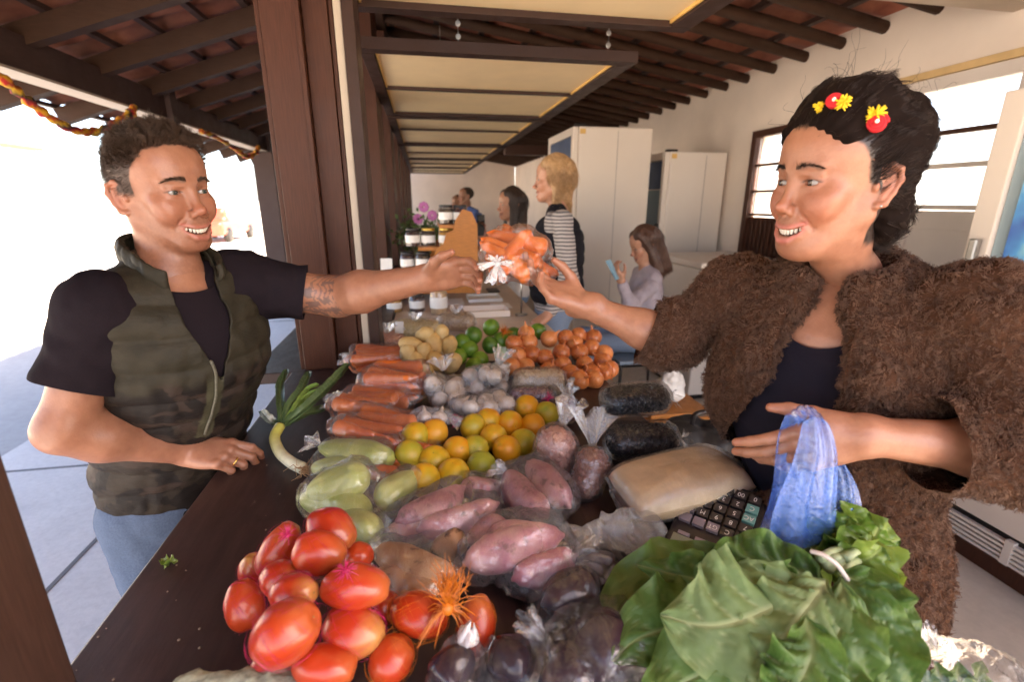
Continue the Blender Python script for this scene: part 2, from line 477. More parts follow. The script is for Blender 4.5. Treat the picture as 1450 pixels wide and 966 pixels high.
for i, y in enumerate((3.35, 4.75, 6.1, 7.5, 9.0, 10.5, 12.0)):
    column(y, .5, False, ['second brown pillar from the front behind the jar rack', 'third brown pillar from the front beyond the jar rack', 'fourth brown pillar from the front along the stalls', 'fifth brown pillar from the front along the stalls', 'sixth brown pillar from the front along the stalls', 'seventh brown pillar from the front along the stalls', 'farthest brown pillar at the end of the stalls'][i])
pl = thing('wall_plate', 'dark brown beam lying on top of the row of pillars', 'beam', (-.36, 5, 2.95))
MB().box((-.47, -3, 3.0), (-.24, 14.5, 3.14), .005).part('beam', pl, M_RAFTER)

# shutters swung up under the roof
def shutter(y0, y1, bars, label):
    s = thing('raised_shutter', label, 'shutter', (.4, (y0+y1)/2, 2.2), 'hinged shutters swung up over the counter')
    x0, x1, z = -.245, 1.07, 2.2
    f = MB()
    f.box((x0, y0, z), (x1, y0+.075, z+.05), .003); f.box((x0, y1-.06, z), (x1, y1, z+.05), .003)
    f.box((x0, y0+.076, z), (x0+.06, y1-.061, z+.05), .003); f.box((x1-.085, y0+.076, z), (x1, y1-.061, z+.05), .003)
    f.part('frame', s, M_BROWNY)
    MB().box((x0+.061, y0+.077, z+.022), (x1-.086, y1-.062, z+.034)).part('panel', s, M_TAN)
    for b in bars: MB().box((x0+.062, b-.018, z+.004), (x1-.087, b+.018, z+.021), .002).part('crossbar', s, M_BROWNY)
    for xa in (x0+.064, x1-.096): MB().box((xa, y0+.078, z+.010), (xa+.008, y1-.064, z+.0215)).part('edge_strip', s, plain('ochre_strip', (.75, .46, .14), .5) if 'ochre_strip' not in bpy.data.materials else bpy.data.materials['ochre_strip'])
    for x in (x0+.45, x1-.12):
        c = MB()
        for q in range(9):
            c.lathe([(.010, -.001), (.013, 0), (.010, .001)], (x, y0+.10, z+.07+q*.027), 8, np.array([[0, 0, 1], [1, 0, 0], [0, 1, 0]]) if q % 2 else np.array([[0, 0, 1], [0, 1, 0], [1, 0, 0]]))
        c.tube([(x, y0+.10, z+.05), (x, y0+.10, z+.5+.2*(x < .5))], .0025, 6)
        c.part('chain', s, M_STEEL)
shutter(.25, 2.04, (1.1,), 'nearest cream shutter, only its far edge at the top')
shutter(2.47, 4.22, (3.3,), 'large cream panelled shutter hung above the bag handover')
shutter(4.30, 6.25, (5.06,), 'second cream shutter down the row, half as large')
for i, y in enumerate((6.35, 8.45, 10.55)):
    shutter(y, y+2.0, (y+1.0,), ['third full cream shutter down the row', 'fourth cream shutter far down the row', 'last cream shutter at the far wall'][i])

# =================================================================== roofs
def tiled(name, label, x0, z0, x1, z1, y0, y1, rafter_step, rw, rh, parent_rafter, batten=True, scallop=False, ystart=None):
    r = thing(name, label, 'roof', ((x0+x1)/2, (y0+y1)/2, z0))
    nx, per = 30, .21
    ys = np.arange(y0, y1, per/8); xs = np.linspace(x0, x1, nx)
    X, Y = np.meshgrid(xs, ys, indexing='ij')
    t = (X-x0)/(x1-x0)
    Z = z0+(z1-z0)*t+.035*np.abs(np.sin(PI*Y/per))+.012*((t*9) % 1)
    v = np.stack([X, Y, Z], -1).reshape(-1, 3); v2 = v+V(0, 0, .018); n = len(v)
    I = np.arange(n).reshape(X.shape); q = np.stack([I[:-1, :-1], I[1:, :-1], I[1:, 1:], I[:-1, 1:]], -1).reshape(-1, 4)
    rim = np.concatenate([np.stack([I[-1, :-1], I[-1, 1:], I[-1, 1:]+n, I[-1, :-1]+n], 1), np.stack([I[0, 1:], I[0, :-1], I[0, :-1]+n, I[0, 1:]+n], 1)])
    part('tiles', r, np.concatenate([v, v2]), np.concatenate([q, q[:, ::-1]+n, rim]), M_TILE, True)
    dx, dz = x1-x0, z1-z0
    ra = [y for y in np.arange(ystart if ystart is not None else y0+.2, y1-.1, rafter_step)]
    for y in ra:
        a = V(x0+.02*dx, y, z0+.02*dz-.055-rh/2); b = V(x0+.97*dx, y, z0+.97*dz-.055-rh/2)
        if parent_rafter == 'pole':
            jit = rng.normal(0, .012, 2)
            MB().tube([a+V(0, jit[0], 0), (a+b)/2+V(0, 0, rng.normal(0, .008)), b+V(0, jit[1], 0)], [rw*.5, rw*.53, rw*.47], 10).part('rafter', r, M_RAFTER, True)
        else: MB().bar(a, b, rw, rh).part('rafter', r, M_RAFTER)
    if batten:
        b = 0
        for t in np.arange(.06, .99, .115):
            MB().bar((x0+t*dx, y0, z0+t*dz-.028), (x0+t*dx, y1, z0+t*dz-.028), .045, .03).part('batten', r, M_BEAM); b += 1
    return r
tiled('veranda_roof', 'outer roof of terracotta tiles on dark rafters over the pavement', -.40, 3.05, -2.75, 2.25, -2.5, 14, .62, .075, .11, 'bar')
tiled('hall_roof', 'hall roof on dark round rafters above the right wall', -.40, 3.16, 3.0, 2.62, -1.2, 15, .32, .075, .075, 'pole', True)
vb = thing('veranda_beam', 'grey brown beam along the veranda posts above the man', 'beam', (-2.05, 5, 2.2))
MB().box((-2.12, -2.5, 2.20), (-2.0, 14, 2.38), .006).part('beam', vb, M_BEAM)
MB().box((-2.135, -2.5, 2.184), (-1.99, 14, 2.198), .002).part('edge_strip', vb, M_CREAM)  # pale strip puts the highlight on the beam's bottom edge into colour
for i, (y, w) in enumerate(((4.62, .16), (7.25, .26), (10.5, .26))):
    p = thing('veranda_post', ['grey brown veranda post right behind the man', 'grey brown veranda post seen beside the tall brown pillar', 'grey brown veranda post farthest down the pavement'][i], 'post', (-2.05, y, 0), 'posts along the veranda')
    MB().box((-2.06-w/2, y, .02), (-2.06+w/2, y+w, 2.18), .008).part('shaft', p, M_BEAM)
    MB().box((-2.09-w/2, y-.03, .001), (-2.03+w/2, y+w+.03, .16), .006).part('base', p, M_BEAM)
    MB().box((-1.995, y+.02, 2.14), (-1.95, y+w-.02, 2.55), .004).part('bracket', p, M_BEAM)
# garland
def rope(pts, label):
    P = spline(pts, 10); n = len(P); r = .022+.006*np.sin(np.arange(n)*1.9)+.004*rng.normal(size=n); v, f = tube(P, r, 10)
    v = np.array(v); a = np.arange(len(v)); ring = a//10; k = a % 10
    ph = ((ring*.45+k*.5).astype(int)) % 5
    pal = np.array([(.45, .02, .015), (.75, .42, .03), (.03, .02, .02), (.42, .02, .015), (.78, .36, .02)])
    solo('garland', label, 'garland', P[0], v, f, M_VC, 'festive garlands on the veranda', smooth=True, col=pal[ph])
M_VC = vcol('coloured_cloth', .8, .4, 200)
gx = -1.93
rope([atX(-60, 60, gx), atX(0, 108, gx), atX(55, 155, gx), atX(105, 184, gx), atX(145, 184, gx), atX(180, 165, gx), atX(190, 152, gx)], 'red and yellow twisted garland sagging left of the head')
rope([atX(285, 186, gx), atX(310, 196, gx), atX(335, 212, gx), atX(350, 222, gx), atX(362, 216, gx), atX(366, 208, gx)], 'red and yellow twisted garland right of the head')

# =================================================================== right wall and what stands along it
WX = 2.8
wl = thing('side_wall', 'long cream plastered wall under the ends of the rafters', 'wall', (WX, 6, 0))
w = MB()
yb = [(1.96, 3.0, 0.02, 2.2), (3.02, 3.93, .02, 2.12)]            # door openings
w.box((WX, -1.2, .005), (WX+.2, 1.96, 2.62)); w.box((WX, 1.96, 2.2), (WX+.2, 3.0, 2.62)); w.box((WX, 3.0, .005), (WX+.2, 3.06, 2.62))
w.box((WX, 3.06, 2.12), (WX+.2, 3.94, 2.62)); w.box((WX, 3.94, .005), (WX+.2, 15, 2.62))
w.part('plaster', wl, M_WALL)
MB().box((WX-.012, 3.95, .005), (WX-.001, 15, .10)).part('skirting', wl, M_BROWN)
ew = thing('end_wall', 'cream wall closing the far end of the hall', 'wall', (1.2, 15, 0))
MB().box((-.4, 15, .005), (2.79, 15.2, 3.1)).part('plaster', ew, M_WALL)
tb = thing('tie_beam', 'dark beam crossing under the roof behind the blonde woman', 'beam', (1.9, 6.6, 2.2))
MB().box((1.1, 6.6, 2.14), (2.79, 6.75, 2.26), .004).part('beam', tb, M_BROWN)
cb = thing('cornice_beam', 'pale beam across the top right corner', 'beam', (2.2, 1.75, 2.4))
a_, b_ = atX(1100, -22, 1.6), atX(1455, 10, 2.79)
MB().bar(a_+V(0, 0, .06), b_+V(0, 0, .06), .12, .12).part('beam', cb, M_CREAM)
# white door behind the woman
d = thing('white_door', 'white panelled door with bright louvred panes behind the woman', 'door', (WX, 2.48, 0))
f = MB(); f.box((WX-.03, 1.965, .006), (WX+.05, 2.02, 2.195), .003); f.box((WX-.03, 2.94, .006), (WX+.05, 2.995, 2.195), .003); f.box((WX-.03, 2.021, 2.13), (WX+.05, 2.939, 2.195), .003)
f.part('frame', d, M_WHITE2)
MB().box((WX-.042, 1.9, 2.197), (WX-.002, 3.05, 2.235), .003).part('head_trim', d, plain('ochre_trim', (.62, .42, .2), .5))
MB().box((WX, 2.022, .01), (WX+.04, 2.938, 1.50), .003).part('leaf', d, M_WHITE2)
for y0, y1 in ((2.08, 2.45), (2.51, 2.88)):
    q = MB(); q.box((WX-.012, y0, .2), (WX-.001, y0+.03, 1.4)); q.box((WX-.012, y1-.03, .2), (WX-.001, y1, 1.4)); q.box((WX-.012, y0+.031, 1.37), (WX-.001, y1-.031, 1.4)); q.box((WX-.012, y0+.031, .2), (WX-.001, y1-.031, .23))
    q.part('panel_moulding', d, M_WHITE2)
for z0, z1 in ((1.53, 1.72), (1.75, 1.89), (1.93, 2.12)):
    MB().box((WX+.012, 2.03, z0), (WX+.018, 2.93, z1)).part('pane', d, M_PANE)
for z in (1.505, 1.722, 1.895): MB().box((WX-.004, 2.022, z), (WX+.04, 2.938, z+.026), .002).part('glazing_bar', d, M_BROWN if z > 1.8 else M_WHITE2)
# brown door
d = thing('brown_door', 'brown ribbed door with a barred window in its top half', 'door', (WX, 3.5, 0))
f = MB(); f.box((WX-.03, 3.065, .006), (WX+.05, 3.12, 2.115), .003); f.box((WX-.03, 3.88, .006), (WX+.05, 3.935, 2.115), .003); f.box((WX-.03, 3.121, 2.06), (WX+.05, 3.879, 2.115), .003)
f.part('frame', d, M_BROWN)
MB().box((WX+.005, 3.122, .01), (WX+.04, 3.878, 1.42)).part('leaf', d, M_BROWN)
q = MB()
for y in np.arange(3.14, 3.86, .055): q.box((WX-.008, y, .02), (WX+.004, y+.03, 1.40), .003)
q.part('ribs', d, M_BROWN)
MB().box((WX+.015, 3.13, 1.45), (WX+.02, 3.87, 2.05)).part('pane', d, M_PANE)
q = MB()
for z in (1.43, 1.62, 1.83): q.box((WX, 3.122, z), (WX+.03, 3.878, z+.022))
q.box((WX, 3.5, 1.453), (WX+.03, 3.52, 2.059)); q.part('glazing_bars', d, M_BROWN)

def fridge(name, label, x0, x1, y0, y1, z1, front='x'):
    f = thing(name, label, 'fridge', ((x0+x1)/2, (y0+y1)/2, 0), 'tall white display fridges')
    MB().box((x0+.05, y0, .06), (x1, y1, z1), .012).part('cabinet', f, M_WHITE)
    MB().box((x0+.06, y0-.004, z1-.06), (x0+.11, y0-.0005, z1-.02), .001).part('sticker', f, bpy.data.materials['ochre_strip'])
    sv = MB()
    for k in range(6): sv.box((x1-.30, y0-.003, .14+k*.03), (x1-.10, y0-.0005, .152+k*.03))
    sv.part('side_vents', f, M_DARK)
    MB().box((x0+.40, y0-.003, .10), (x0+.404, y0-.0005, z1-.03)).part('panel_seam', f, plain('seam_grey', (.35, .31, .28), .6))
    MB().box((x0+.02, y0+.01, z1+.001), (x0+.12, y0+.06, z1+.018), .003).part('hinge', f, M_DARK)
    MB().box((x0+.07, y0+.02, .006), (x1-.02, y1-.02, .058)).part('plinth', f, M_DARK)
    g = MB(); g.box((x0, y0+.004, .2), (x0+.048, y0+.06, z1-.004), .006); g.box((x0, y1-.06, .2), (x0+.048, y1-.004, z1-.004), .006); g.box((x0, y0+.062, z1-.07), (x0+.048, y1-.062, z1-.004), .004); g.box((x0, y0+.062, .2), (x0+.048, y1-.062, .27), .004)
    dr = g.part('door', f, M_WHITE)
    MB().box((x0+.02, y0+.062, .272), (x0+.03, y1-.062, z1-.33)).part('glass', dr, M_GLASSP)
    MB().box((x0+.012, y0+.062, z1-.32), (x0+.03, y1-.062, z1-.075)).part('header_sign', dr, plain('blue_sign', (.03, .07, .16), .4))
    MB().box((x0-.03, y0+.02, 1.0), (x0-.001, y0+.05, 1.35), .006).part('handle', dr, M_DARK)
    MB().box((x0+.004, y0+.01, .07), (x0+.048, y1-.01, .195), .003).part('kick_panel', f, M_WHITE)
    return f
fridge('display_fridge', 'tall white fridge behind the blonde woman, its side filling the middle', 1.28, 2.0, 4.2, 5.05, 2.16)
fridge('display_fridge', 'white fridge with sea-green glass between the blonde woman and the brown door', 2.16, 2.77, 4.25, 5.0, 1.98)
# the near fridge at the right edge
NF = thing('glass_door_fridge', 'glass fronted fridge with grey grille cut by the right edge', 'fridge', (2.55, 1.3, 0), 'tall white display fridges')
x0 = 2.30
MB().box((x0+.05, .78, .21), (WX-.01, 1.72, 1.98), .012).part('cabinet', NF, M_WHITE)
MB().box((x0+.02, .79, .22), (x0+.048, 1.71, .44), .004).part('lower_panel', NF, M_WHITE2)
g = MB(); g.box((x0, 1.63, .45), (x0+.048, 1.72, 1.97), .006); g.box((x0, .78, .45), (x0+.048, .85, 1.97), .006); g.box((x0, .852, 1.88), (x0+.048, 1.628, 1.97), .006); g.box((x0, .852, .45), (x0+.048, 1.628, .54), .006)
dr = g.part('door', NF, M_WHITE)
MB().box((x0+.02, .852, .542), (x0+.03, 1.628, 1.878)).part('glass', dr, M_GLASSP)
m = Mat('blue_poster'); n = m.noise(5, 3); m.set(color=m.ramp(n, [(.3, (.02, .12, .5)), (.5, (.05, .35, .75)), (.62, (.25, .65, .8)), (.75, (.1, .4, .15))]), rough=.3)
MB().box((x0+.012, 1.0, 1.2), (x0+.0195, 1.58, 1.72)).part('sticker', dr, m.m)
MB().box((x0-.035, 1.655, 1.0), (x0-.001, 1.685, 1.40), .006).part('handle', dr, M_STEEL)
MB().box((x0+.03, .79, .09), (x0+.048, 1.71, .208)).part('grille_back', NF, M_DARK)
for k in range(5): MB().box((x0+.008, .80, .098+k*.021), (x0+.03, 1.70, .110+k*.021), .002).part('grille_slat', NF, M_WHITE2)
for y in (1.25,): MB().box((x0+.006, y, .096), (x0+.031, y+.03, .205)).part('grille_bar', NF, M_WHITE2)
MB().box((x0+.03, .80, .005), (WX-.02, 1.70, .085)).part('plinth', NF, M_BROWN)
# freezer chest
fz = thing('chest_freezer', 'low white chest freezer in front of the brown door', 'freezer', (2.3, 3.55, 0))
MB().box((2.02, 3.25, .05), (2.72, 3.98, 1.06), .012).part('cabinet', fz, M_WHITE)
MB().box((2.0, 3.23, 1.065), (2.74, 4.0, 1.115), .015).part('lid', fz, M_WHITE)
MB().box((2.05, 3.28, .006), (2.7, 3.95, .048)).part('plinth', fz, M_DARK)
MB().box((2.3, 3.215, 1.07), (2.42, 3.229, 1.09), .003).part('handle', fz, M_DARK)

# =================================================================== far side of the street
def house(x, y0, y1, h, c, label, nwin):
    b = thing('pale_house', label, 'house', (x, (y0+y1)/2, -.13), 'pale houses across the street')
    MB().box((x-8, y0, -.13), (x, y1, h)).part('wall', b, plain('house_wall', c, .9, .05, 1))
    MB().box((x-8.3, y0-.3, h+.005), (x+.35, y1+.3, h+.25)).part('roof', b, M_TILE)
    for i in range(nwin):
        yy = y0+(i+.5)*(y1-y0)/nwin
        for z in (1.2, 4.2):
            if z+1.4 < h:
                wn = MB().box((x+.002, yy-.55, z), (x+.05, yy+.55, z+1.4)).part('window', b, plain('shutter_brown', (.25, .2, .16), .7))
                MB().box((x+.052, yy-.46, z+.1), (x+.06, yy+.46, z+1.3)).part('pane', wn, M_GLASSP)
house(-26, 8, 20, 6.2, (.7, .62, .5), 'pale two storey house washed out by sun left of the man', 4)
house(-27, 24, 42, 5.0, (.72, .68, .6), 'long pale low house farther down the washed out street', 5)
def tree(x, y, h, label):
    t = thing('street_tree', label, 'tree', (x, y, -.13), 'trees across the street')
    tr = MB(); tr.tube(spline([(x, y, -.13), (x+.1, y, h*.3), (x-.05, y+.1, h*.55)], 4), np.linspace(.16, .08, 9), 8)
    g = np.random.default_rng(int(abs(x*7+y)))
    P = []
    for k in range(7):
        a = k*.9; e = V(x+math.cos(a)*h*.25, y+math.sin(a)*h*.25, h*(.6+.08*(k % 4)))
        tr.tube([(x, y, h*.45), (V(x, y, h*.45)+e)/2+V(0, 0, .15), e], [.06, .04, .02], 6)
        P.append(e+g.normal(0, h*.09, (260, 3)))
    tr.part('trunk', t, plain('bark', (.16, .11, .08), .9))
    P = np.concatenate(P); A = g.normal(size=(len(P), 3)); B = g.normal(size=(len(P), 3)); s = .09
    A *= s/np.linalg.norm(A, axis=1)[:, None]; B *= s*.7/np.linalg.norm(B, axis=1)[:, None]
    v = np.stack([P-A, P+B, P+A, P-B], 1).reshape(-1, 3); f = np.arange(len(v)).reshape(-1, 4)
    part('crown', t, v, f, plain('autumn_leaf', (.16, .15, .04), .7, .4, 3))
tree(-17, 14.5, 3.6, 'small yellowing street tree left of the man')
tree(-19, 20, 4.2, 'second green street tree farther along the street')
car = thing('parked_car', 'red parked car across the street seen between post and pillar', 'car', (-9, 24, -.13))
s_ = Sdf((-10.2, 21.7, -.2), (-7.8, 26.3, 1.6), .06)
s_.box((-9, 24, .45), (.86, 2.05, .30), None, .14, .1); s_.box((-9, 23.9, .95), (.72, 1.05, .34), None, .2, .15)
v, q = s_.mesh(); part('body', car, v, q, Mat('red_car_paint').set(color=(.35, .05, .025), rough=.3, coat=.5).m, True)
for sx in (-1, 1):
    for yy in (22.65, 25.3):
        wv = MB(); wv.lathe([(.20, -.1), (.31, -.09), (.32, 0), (.31, .09), (.20, .1)], (-9+sx*.80, yy, .18), 18, np.array([[0, 1, 0], [0, 0, 1], [1, 0, 0]])); wv.part('wheel', car, M_DARK, True)
    MB().box((-9+sx*.60-.14, 23.05, .92), (-9+sx*.60+.14, 24.75, 1.17), .03).part('side_window', car, M_GLASSP)
# =================================================================== produce: materials
def veg(name, stops, scale=5, rough=.4, bump=.15, bscale=60, spots=None, detail=5, objvar=.12, coat=0, sss=.0):
    m = Mat(name); r = m.rnd()
    vec = m.node('ShaderNodeVectorMath', operation='ADD'); m.l.new(m.co(), vec.inputs[0])
    cmb = m.node('ShaderNodeCombineXYZ'); k = m.math('MULTIPLY', r, 37.0)
    for i in range(3): m.l.new(k, cmb.inputs[i])
    m.l.new(cmb.outputs[0], vec.inputs[1]); vv = vec.outputs[0]
    n = m.noise(scale, detail, .6, vv)
    f = m.math('ADD', n, m.math('MULTIPLY', m.math('SUBTRACT', r, .5), objvar*2))
    c = m.ramp(f, stops)
    if spots:
        sc, lo, hi, colr, amt = spots
        c = m.mix(m.ramp(m.noise(sc, 4, .7, vv), [(lo, 0.0), (hi, amt)]), c, colr)
    m.set(color=c, rough=rough, coat=coat)
    if sss: m.set(sss=sss); m.b.inputs['Subsurface Radius'].default_value = (1, .5, .2); m.b.inputs['Subsurface Scale'].default_value = .006
    if bump: m.bump(m.noise(bscale, 3, .6, vv), bump, .002)
    return m.m
M_ORANGE = veg('orange_peel', [(.25, (.30, .31, .03)), (.45, (.60, .36, .02)), (.62, (.74, .28, .012)), (.8, (.70, .36, .03))], 9, .42, .25, 260, (40, .66, .72, (.16, .10, .03), .6), objvar=.24)
M_LIME = veg('lime_peel', [(.3, (.05, .13, .015)), (.55, (.14, .27, .025)), (.8, (.30, .36, .05))], 8, .35, .2, 260, (60, .68, .75, (.2, .2, .05), .4))
M_POTATO = veg('potato_skin', [(.3, (.50, .30, .10)), (.6, (.66, .45, .19)), (.85, (.72, .55, .28))], 14, .55, .2, 120, (50, .62, .72, (.28, .15, .06), .6))
M_TOMATO = veg('tomato_skin', [(.18, (.45, .17, .03)), (.34, (.46, .05, .012)), (.7, (.36, .016, .006))], 5, .30, .05, 60, (150, .70, .76, (.7, .3, .15), .5), objvar=.10, coat=.08)
def _tom():
    m = bpy.data.materials['tomato_skin']; nt = m.node_tree; b = nt.nodes['Principled BSDF']; src = b.inputs['Base Color'].links[0].from_socket
    tc = nt.nodes.new('ShaderNodeTexCoord'); sx = nt.nodes.new('ShaderNodeSeparateXYZ'); nt.links.new(tc.outputs['Object'], sx.inputs[0]); oi = nt.nodes.new('ShaderNodeObjectInfo')
    mr = nt.nodes.new('ShaderNodeMapRange'); mr.inputs[1].default_value = .012; mr.inputs[2].default_value = .048; nt.links.new(sx.outputs[2], mr.inputs[0])
    mu = nt.nodes.new('ShaderNodeMath'); mu.operation = 'MULTIPLY'; nt.links.new(mr.outputs[0], mu.inputs[0]); nt.links.new(oi.outputs['Random'], mu.inputs[1])
    mx = nt.nodes.new('ShaderNodeMix'); mx.data_type = 'RGBA'; nt.links.new(mu.outputs[0], mx.inputs[0]); nt.links.new(src, mx.inputs[6]); mx.inputs[7].default_value = (.52, .30, .09, 1); nt.links.new(mx.outputs[2], b.inputs['Base Color'])
_tom()
M_CARROT = veg('carrot_skin', [(.3, (.66, .115, .012)), (.7, (.82, .19, .022))], 12, .5, .3, 90, (70, .64, .72, (.45, .12, .03), .6))
M_STEMBROWN = plain('dry_stem', (.16, .12, .05), .8, .4, 60, .3, 200)
M_GARLIC = veg('garlic_skin', [(.3, (.52, .38, .28)), (.7, (.76, .62, .49))], 20, .5, .3, 60, (30, .6, .75, (.45, .25, .3), .5))
M_CHAYOTE = veg('chayote_skin', [(.3, (.30, .36, .07)), (.7, (.50, .52, .17))], 14, .42, .3, 60, (90, .62, .7, (.2, .27, .05), .6))
M_SWEET = veg('sweet_potato_skin', [(.3, (.34, .11, .13)), (.5, (.48, .20, .22)), (.75, (.60, .36, .28))], 16, .55, .35, 90, (38, .56, .66, (.13, .06, .05), .8))
M_SWEETP = veg('pink_sweet_potato_skin', [(.3, (.46, .13, .17)), (.5, (.58, .23, .26)), (.8, (.70, .42, .34))], 16, .55, .35, 90, (38, .57, .68, (.26, .12, .09), .75))
M_SWEETB = veg('brown_sweet_potato_skin', [(.3, (.36, .17, .08)), (.7, (.52, .30, .17))], 10, .6, .4, 80, (22, .58, .68, (.07, .035, .025), .85))
M_EGG = veg('eggplant_skin', [(.3, (.022, .012, .022)), (.7, (.045, .022, .038))], 6, .22, .02, 40, objvar=.05, coat=.3)
M_BEANRED = veg('red_peanut', [(.3, (.42, .15, .10)), (.7, (.66, .33, .24))], 90, .45, .2, 200)
M_BEANDARK = veg('brown_bean', [(.3, (.22, .075, .05)), (.7, (.36, .15, .10))], 90, .45, .2, 200)
M_BEANBLK = veg('black_bean', [(.3, (.012, .011, .013)), (.75, (.05, .045, .05))], 90, .3, .1, 200)
M_BEANTAN = veg('tan_bean', [(.3, (.38, .26, .16)), (.7, (.58, .43, .29))], 90, .5, .2, 200)
M_GRAIN = veg('yellow_grain', [(.3, (.58, .42, .18)), (.7, (.74, .60, .34))], 90, .5, .2, 200)
M_FLOUR = plain('beige_flour', (.82, .60, .37), .75, .12, 18, .2, 50)
M_NETPINK = plain('pink_net', (.50, .02, .11), .5, .1, 30)
M_NETORG = plain('orange_net', (.58, .15, .01), .5, .15, 30)
def onion_mat():
    m = Mat('onion_skin'); r = m.rnd()
    n = m.noise(9, 5, .6, m.mapping((30, 30, 2.5)))
    f = m.math('ADD', n, m.math('MULTIPLY', m.math('SUBTRACT', r, .5), .3))
    c = m.ramp(f, [(.25, (.34, .08, .025)), (.5, (.56, .17, .05)), (.75, (.68, .27, .10))])
    c = m.mix(m.ramp(m.noise(22, 4), [(.6, 0.0), (.75, .5)]), c, (.42, .10, .07))
    m.set(color=c, rough=.28, coat=.15); m.bump(n, .25, .002); return m.m
M_ONION = onion_mat()
def film(name, tint=(.985, .985, .985), gl=.045, haze=.025, hazec=(.8, .8, .85), rough=.06, bump=.85, sc=38):
    m = Mat(name); n = m.n; n.remove(m.b)
    tr = m.node('ShaderNodeBsdfTransparent'); tr.inputs[0].default_value = (*tint, 1)
    g = m.node('ShaderNodeBsdfGlossy'); g.inputs['Roughness'].default_value = rough; g.inputs['Color'].default_value = (1, 1, 1, 1)
    d = m.node('ShaderNodeBsdfDiffuse'); d.inputs[0].default_value = (*hazec, 1)
    wr = m.noise(sc, 3, .55, m.mapping((1, .35, 1), (.3, .5, .9)), 1.2); w2 = m.noise(sc*2.6, 3, .6, None, .6)
    h = m.math('ADD', m.math('ABSOLUTE', m.math('SUBTRACT', wr, .5)), m.math('MULTIPLY', m.math('ABSOLUTE', m.math('SUBTRACT', w2, .5)), .4))
    b = m.node('ShaderNodeBump'); b.inputs['Strength'].default_value = bump; b.inputs['Distance'].default_value = .006; m.l.new(h, b.inputs['Height'])
    m.l.new(b.outputs[0], g.inputs['Normal'])
    fr = m.node('ShaderNodeFresnel'); fr.inputs[0].default_value = 1.5; m.l.new(b.outputs[0], fr.inputs[1])
    f = m.math('ADD', m.math('MULTIPLY', fr.outputs[0], .55), gl); f.node.use_clamp = True
    a = m.node('ShaderNodeMixShader'); m.l.new(m.ramp(h, [(.05, haze*2.2), (.3, haze*.6)]), a.inputs[0]); m.l.new(tr.outputs[0], a.inputs[1]); m.l.new(d.outputs[0], a.inputs[2])
    x = m.node('ShaderNodeMixShader'); m.l.new(f, x.inputs[0]); m.l.new(a.outputs[0], x.inputs[1]); m.l.new(g.outputs[0], x.inputs[2])
    m.l.new(x.outputs[0], m.o.inputs[0]); return m.m
M_FILM = film('clear_film')
M_FILMC = film('crinkled_film', gl=.05, haze=.07, sc=55)
M_FILMM = film('milky_film', gl=.06, haze=.20, hazec=(.85, .82, .82))
M_FILMD = film('smoky_film', (.92, .90, .92), .018, .01)
M_FILMB = film('thin_film', gl=.012, haze=.006)
M_BLUEF = film('blue_film', (.55, .66, .95), .05, .16, (.12, .32, .9), .2, .6, 60)

# ------------------------------------------------------------------ produce: shapes (local, metres)
def profmesh(name, prof, n=24, mat=None, noise=.03, seed=0, nsc=1.5):
    v, f = lathe(prof, (0, 0, 0), n); v = np.array(v)
    R = np.abs(v).max(); nn = vnormals_any(v, f)
    v = v+nn*(fbm(v/R, nsc, seed)*noise*R)[:, None]
    return npmesh(name, v, f, mat, True)
def vnormals_any(v, f):
    c = v.mean(0); d = v-c; return d/np.maximum(np.linalg.norm(d, axis=1), 1e-9)[:, None]
def ellprof(rx, rz, m=16, pin=0):
    return [(max(1e-4, rx*math.sin(PI*i/m)), -rz*math.cos(PI*i/m)) for i in range(m+1)]
def dimple(prof, depth, w):
    zt = prof[-1][1]
    return [(r, z-depth*math.exp(-(r/w)**2) if z > 0 else z+.5*depth*math.exp(-(r/w)**2)) for r, z in prof]
ORANGES = [profmesh('orange', dimple(ellprof(.0355, .033, 20), .003, .007), 28, M_ORANGE, .025, s) for s in range(4)]
LIMES = [profmesh('lime', dimple(ellprof(.034, .036, 18), .002, .006), 24, M_LIME, .03, s+10) for s in range(3)]
POTATOES = [profmesh('potato', ellprof(.030, .042, 16), 24, M_POTATO, .10, s+20, 1.2) for s in range(4)]
TOMATOES = [profmesh('tomato', dimple(ellprof(.034, .044, 22), .004, .008), 32, M_TOMATO, .075, s+30, 1.1) for s in range(4)]
on_prof = [(.0008, -.034), (.006, -.0325), (.015, -.030), (.025, -.024), (.033, -.013), (.036, 0), (.033, .014), (.024, .025), (.013, .032), (.006, .038), (.004, .046), (.003, .054), (.0006, .058)]
ONIONS = [profmesh('onion', [(p[0], p[1]) for p in np.array([[a, b] for a, b in spline([(a, b, 0) for a, b in on_prof], 3)[:, :2]])], 28, M_ONION, .03, s+40) for s in range(4)]
GARLICS = []
for s in range(2):
    v, f = lathe([(a, b) for a, b in spline([(.0008, -.022, 0), (.012, -.021, 0), (.022, -.012, 0), (.025, 0, 0), (.018, .013, 0), (.007, .022, 0), (.004, .034, 0), (.0008, .04, 0)], 4)[:, :2]], (0, 0, 0), 32); v = np.array(v)
    a = np.arctan2(v[:, 1], v[:, 0]); v[:, :2] *= (1+.07*np.abs(np.cos(a*4))*np.exp(-((v[:, 2])/.02)**2))[:, None]
    GARLICS.append(npmesh('garlic', v, f, M_GARLIC, True))
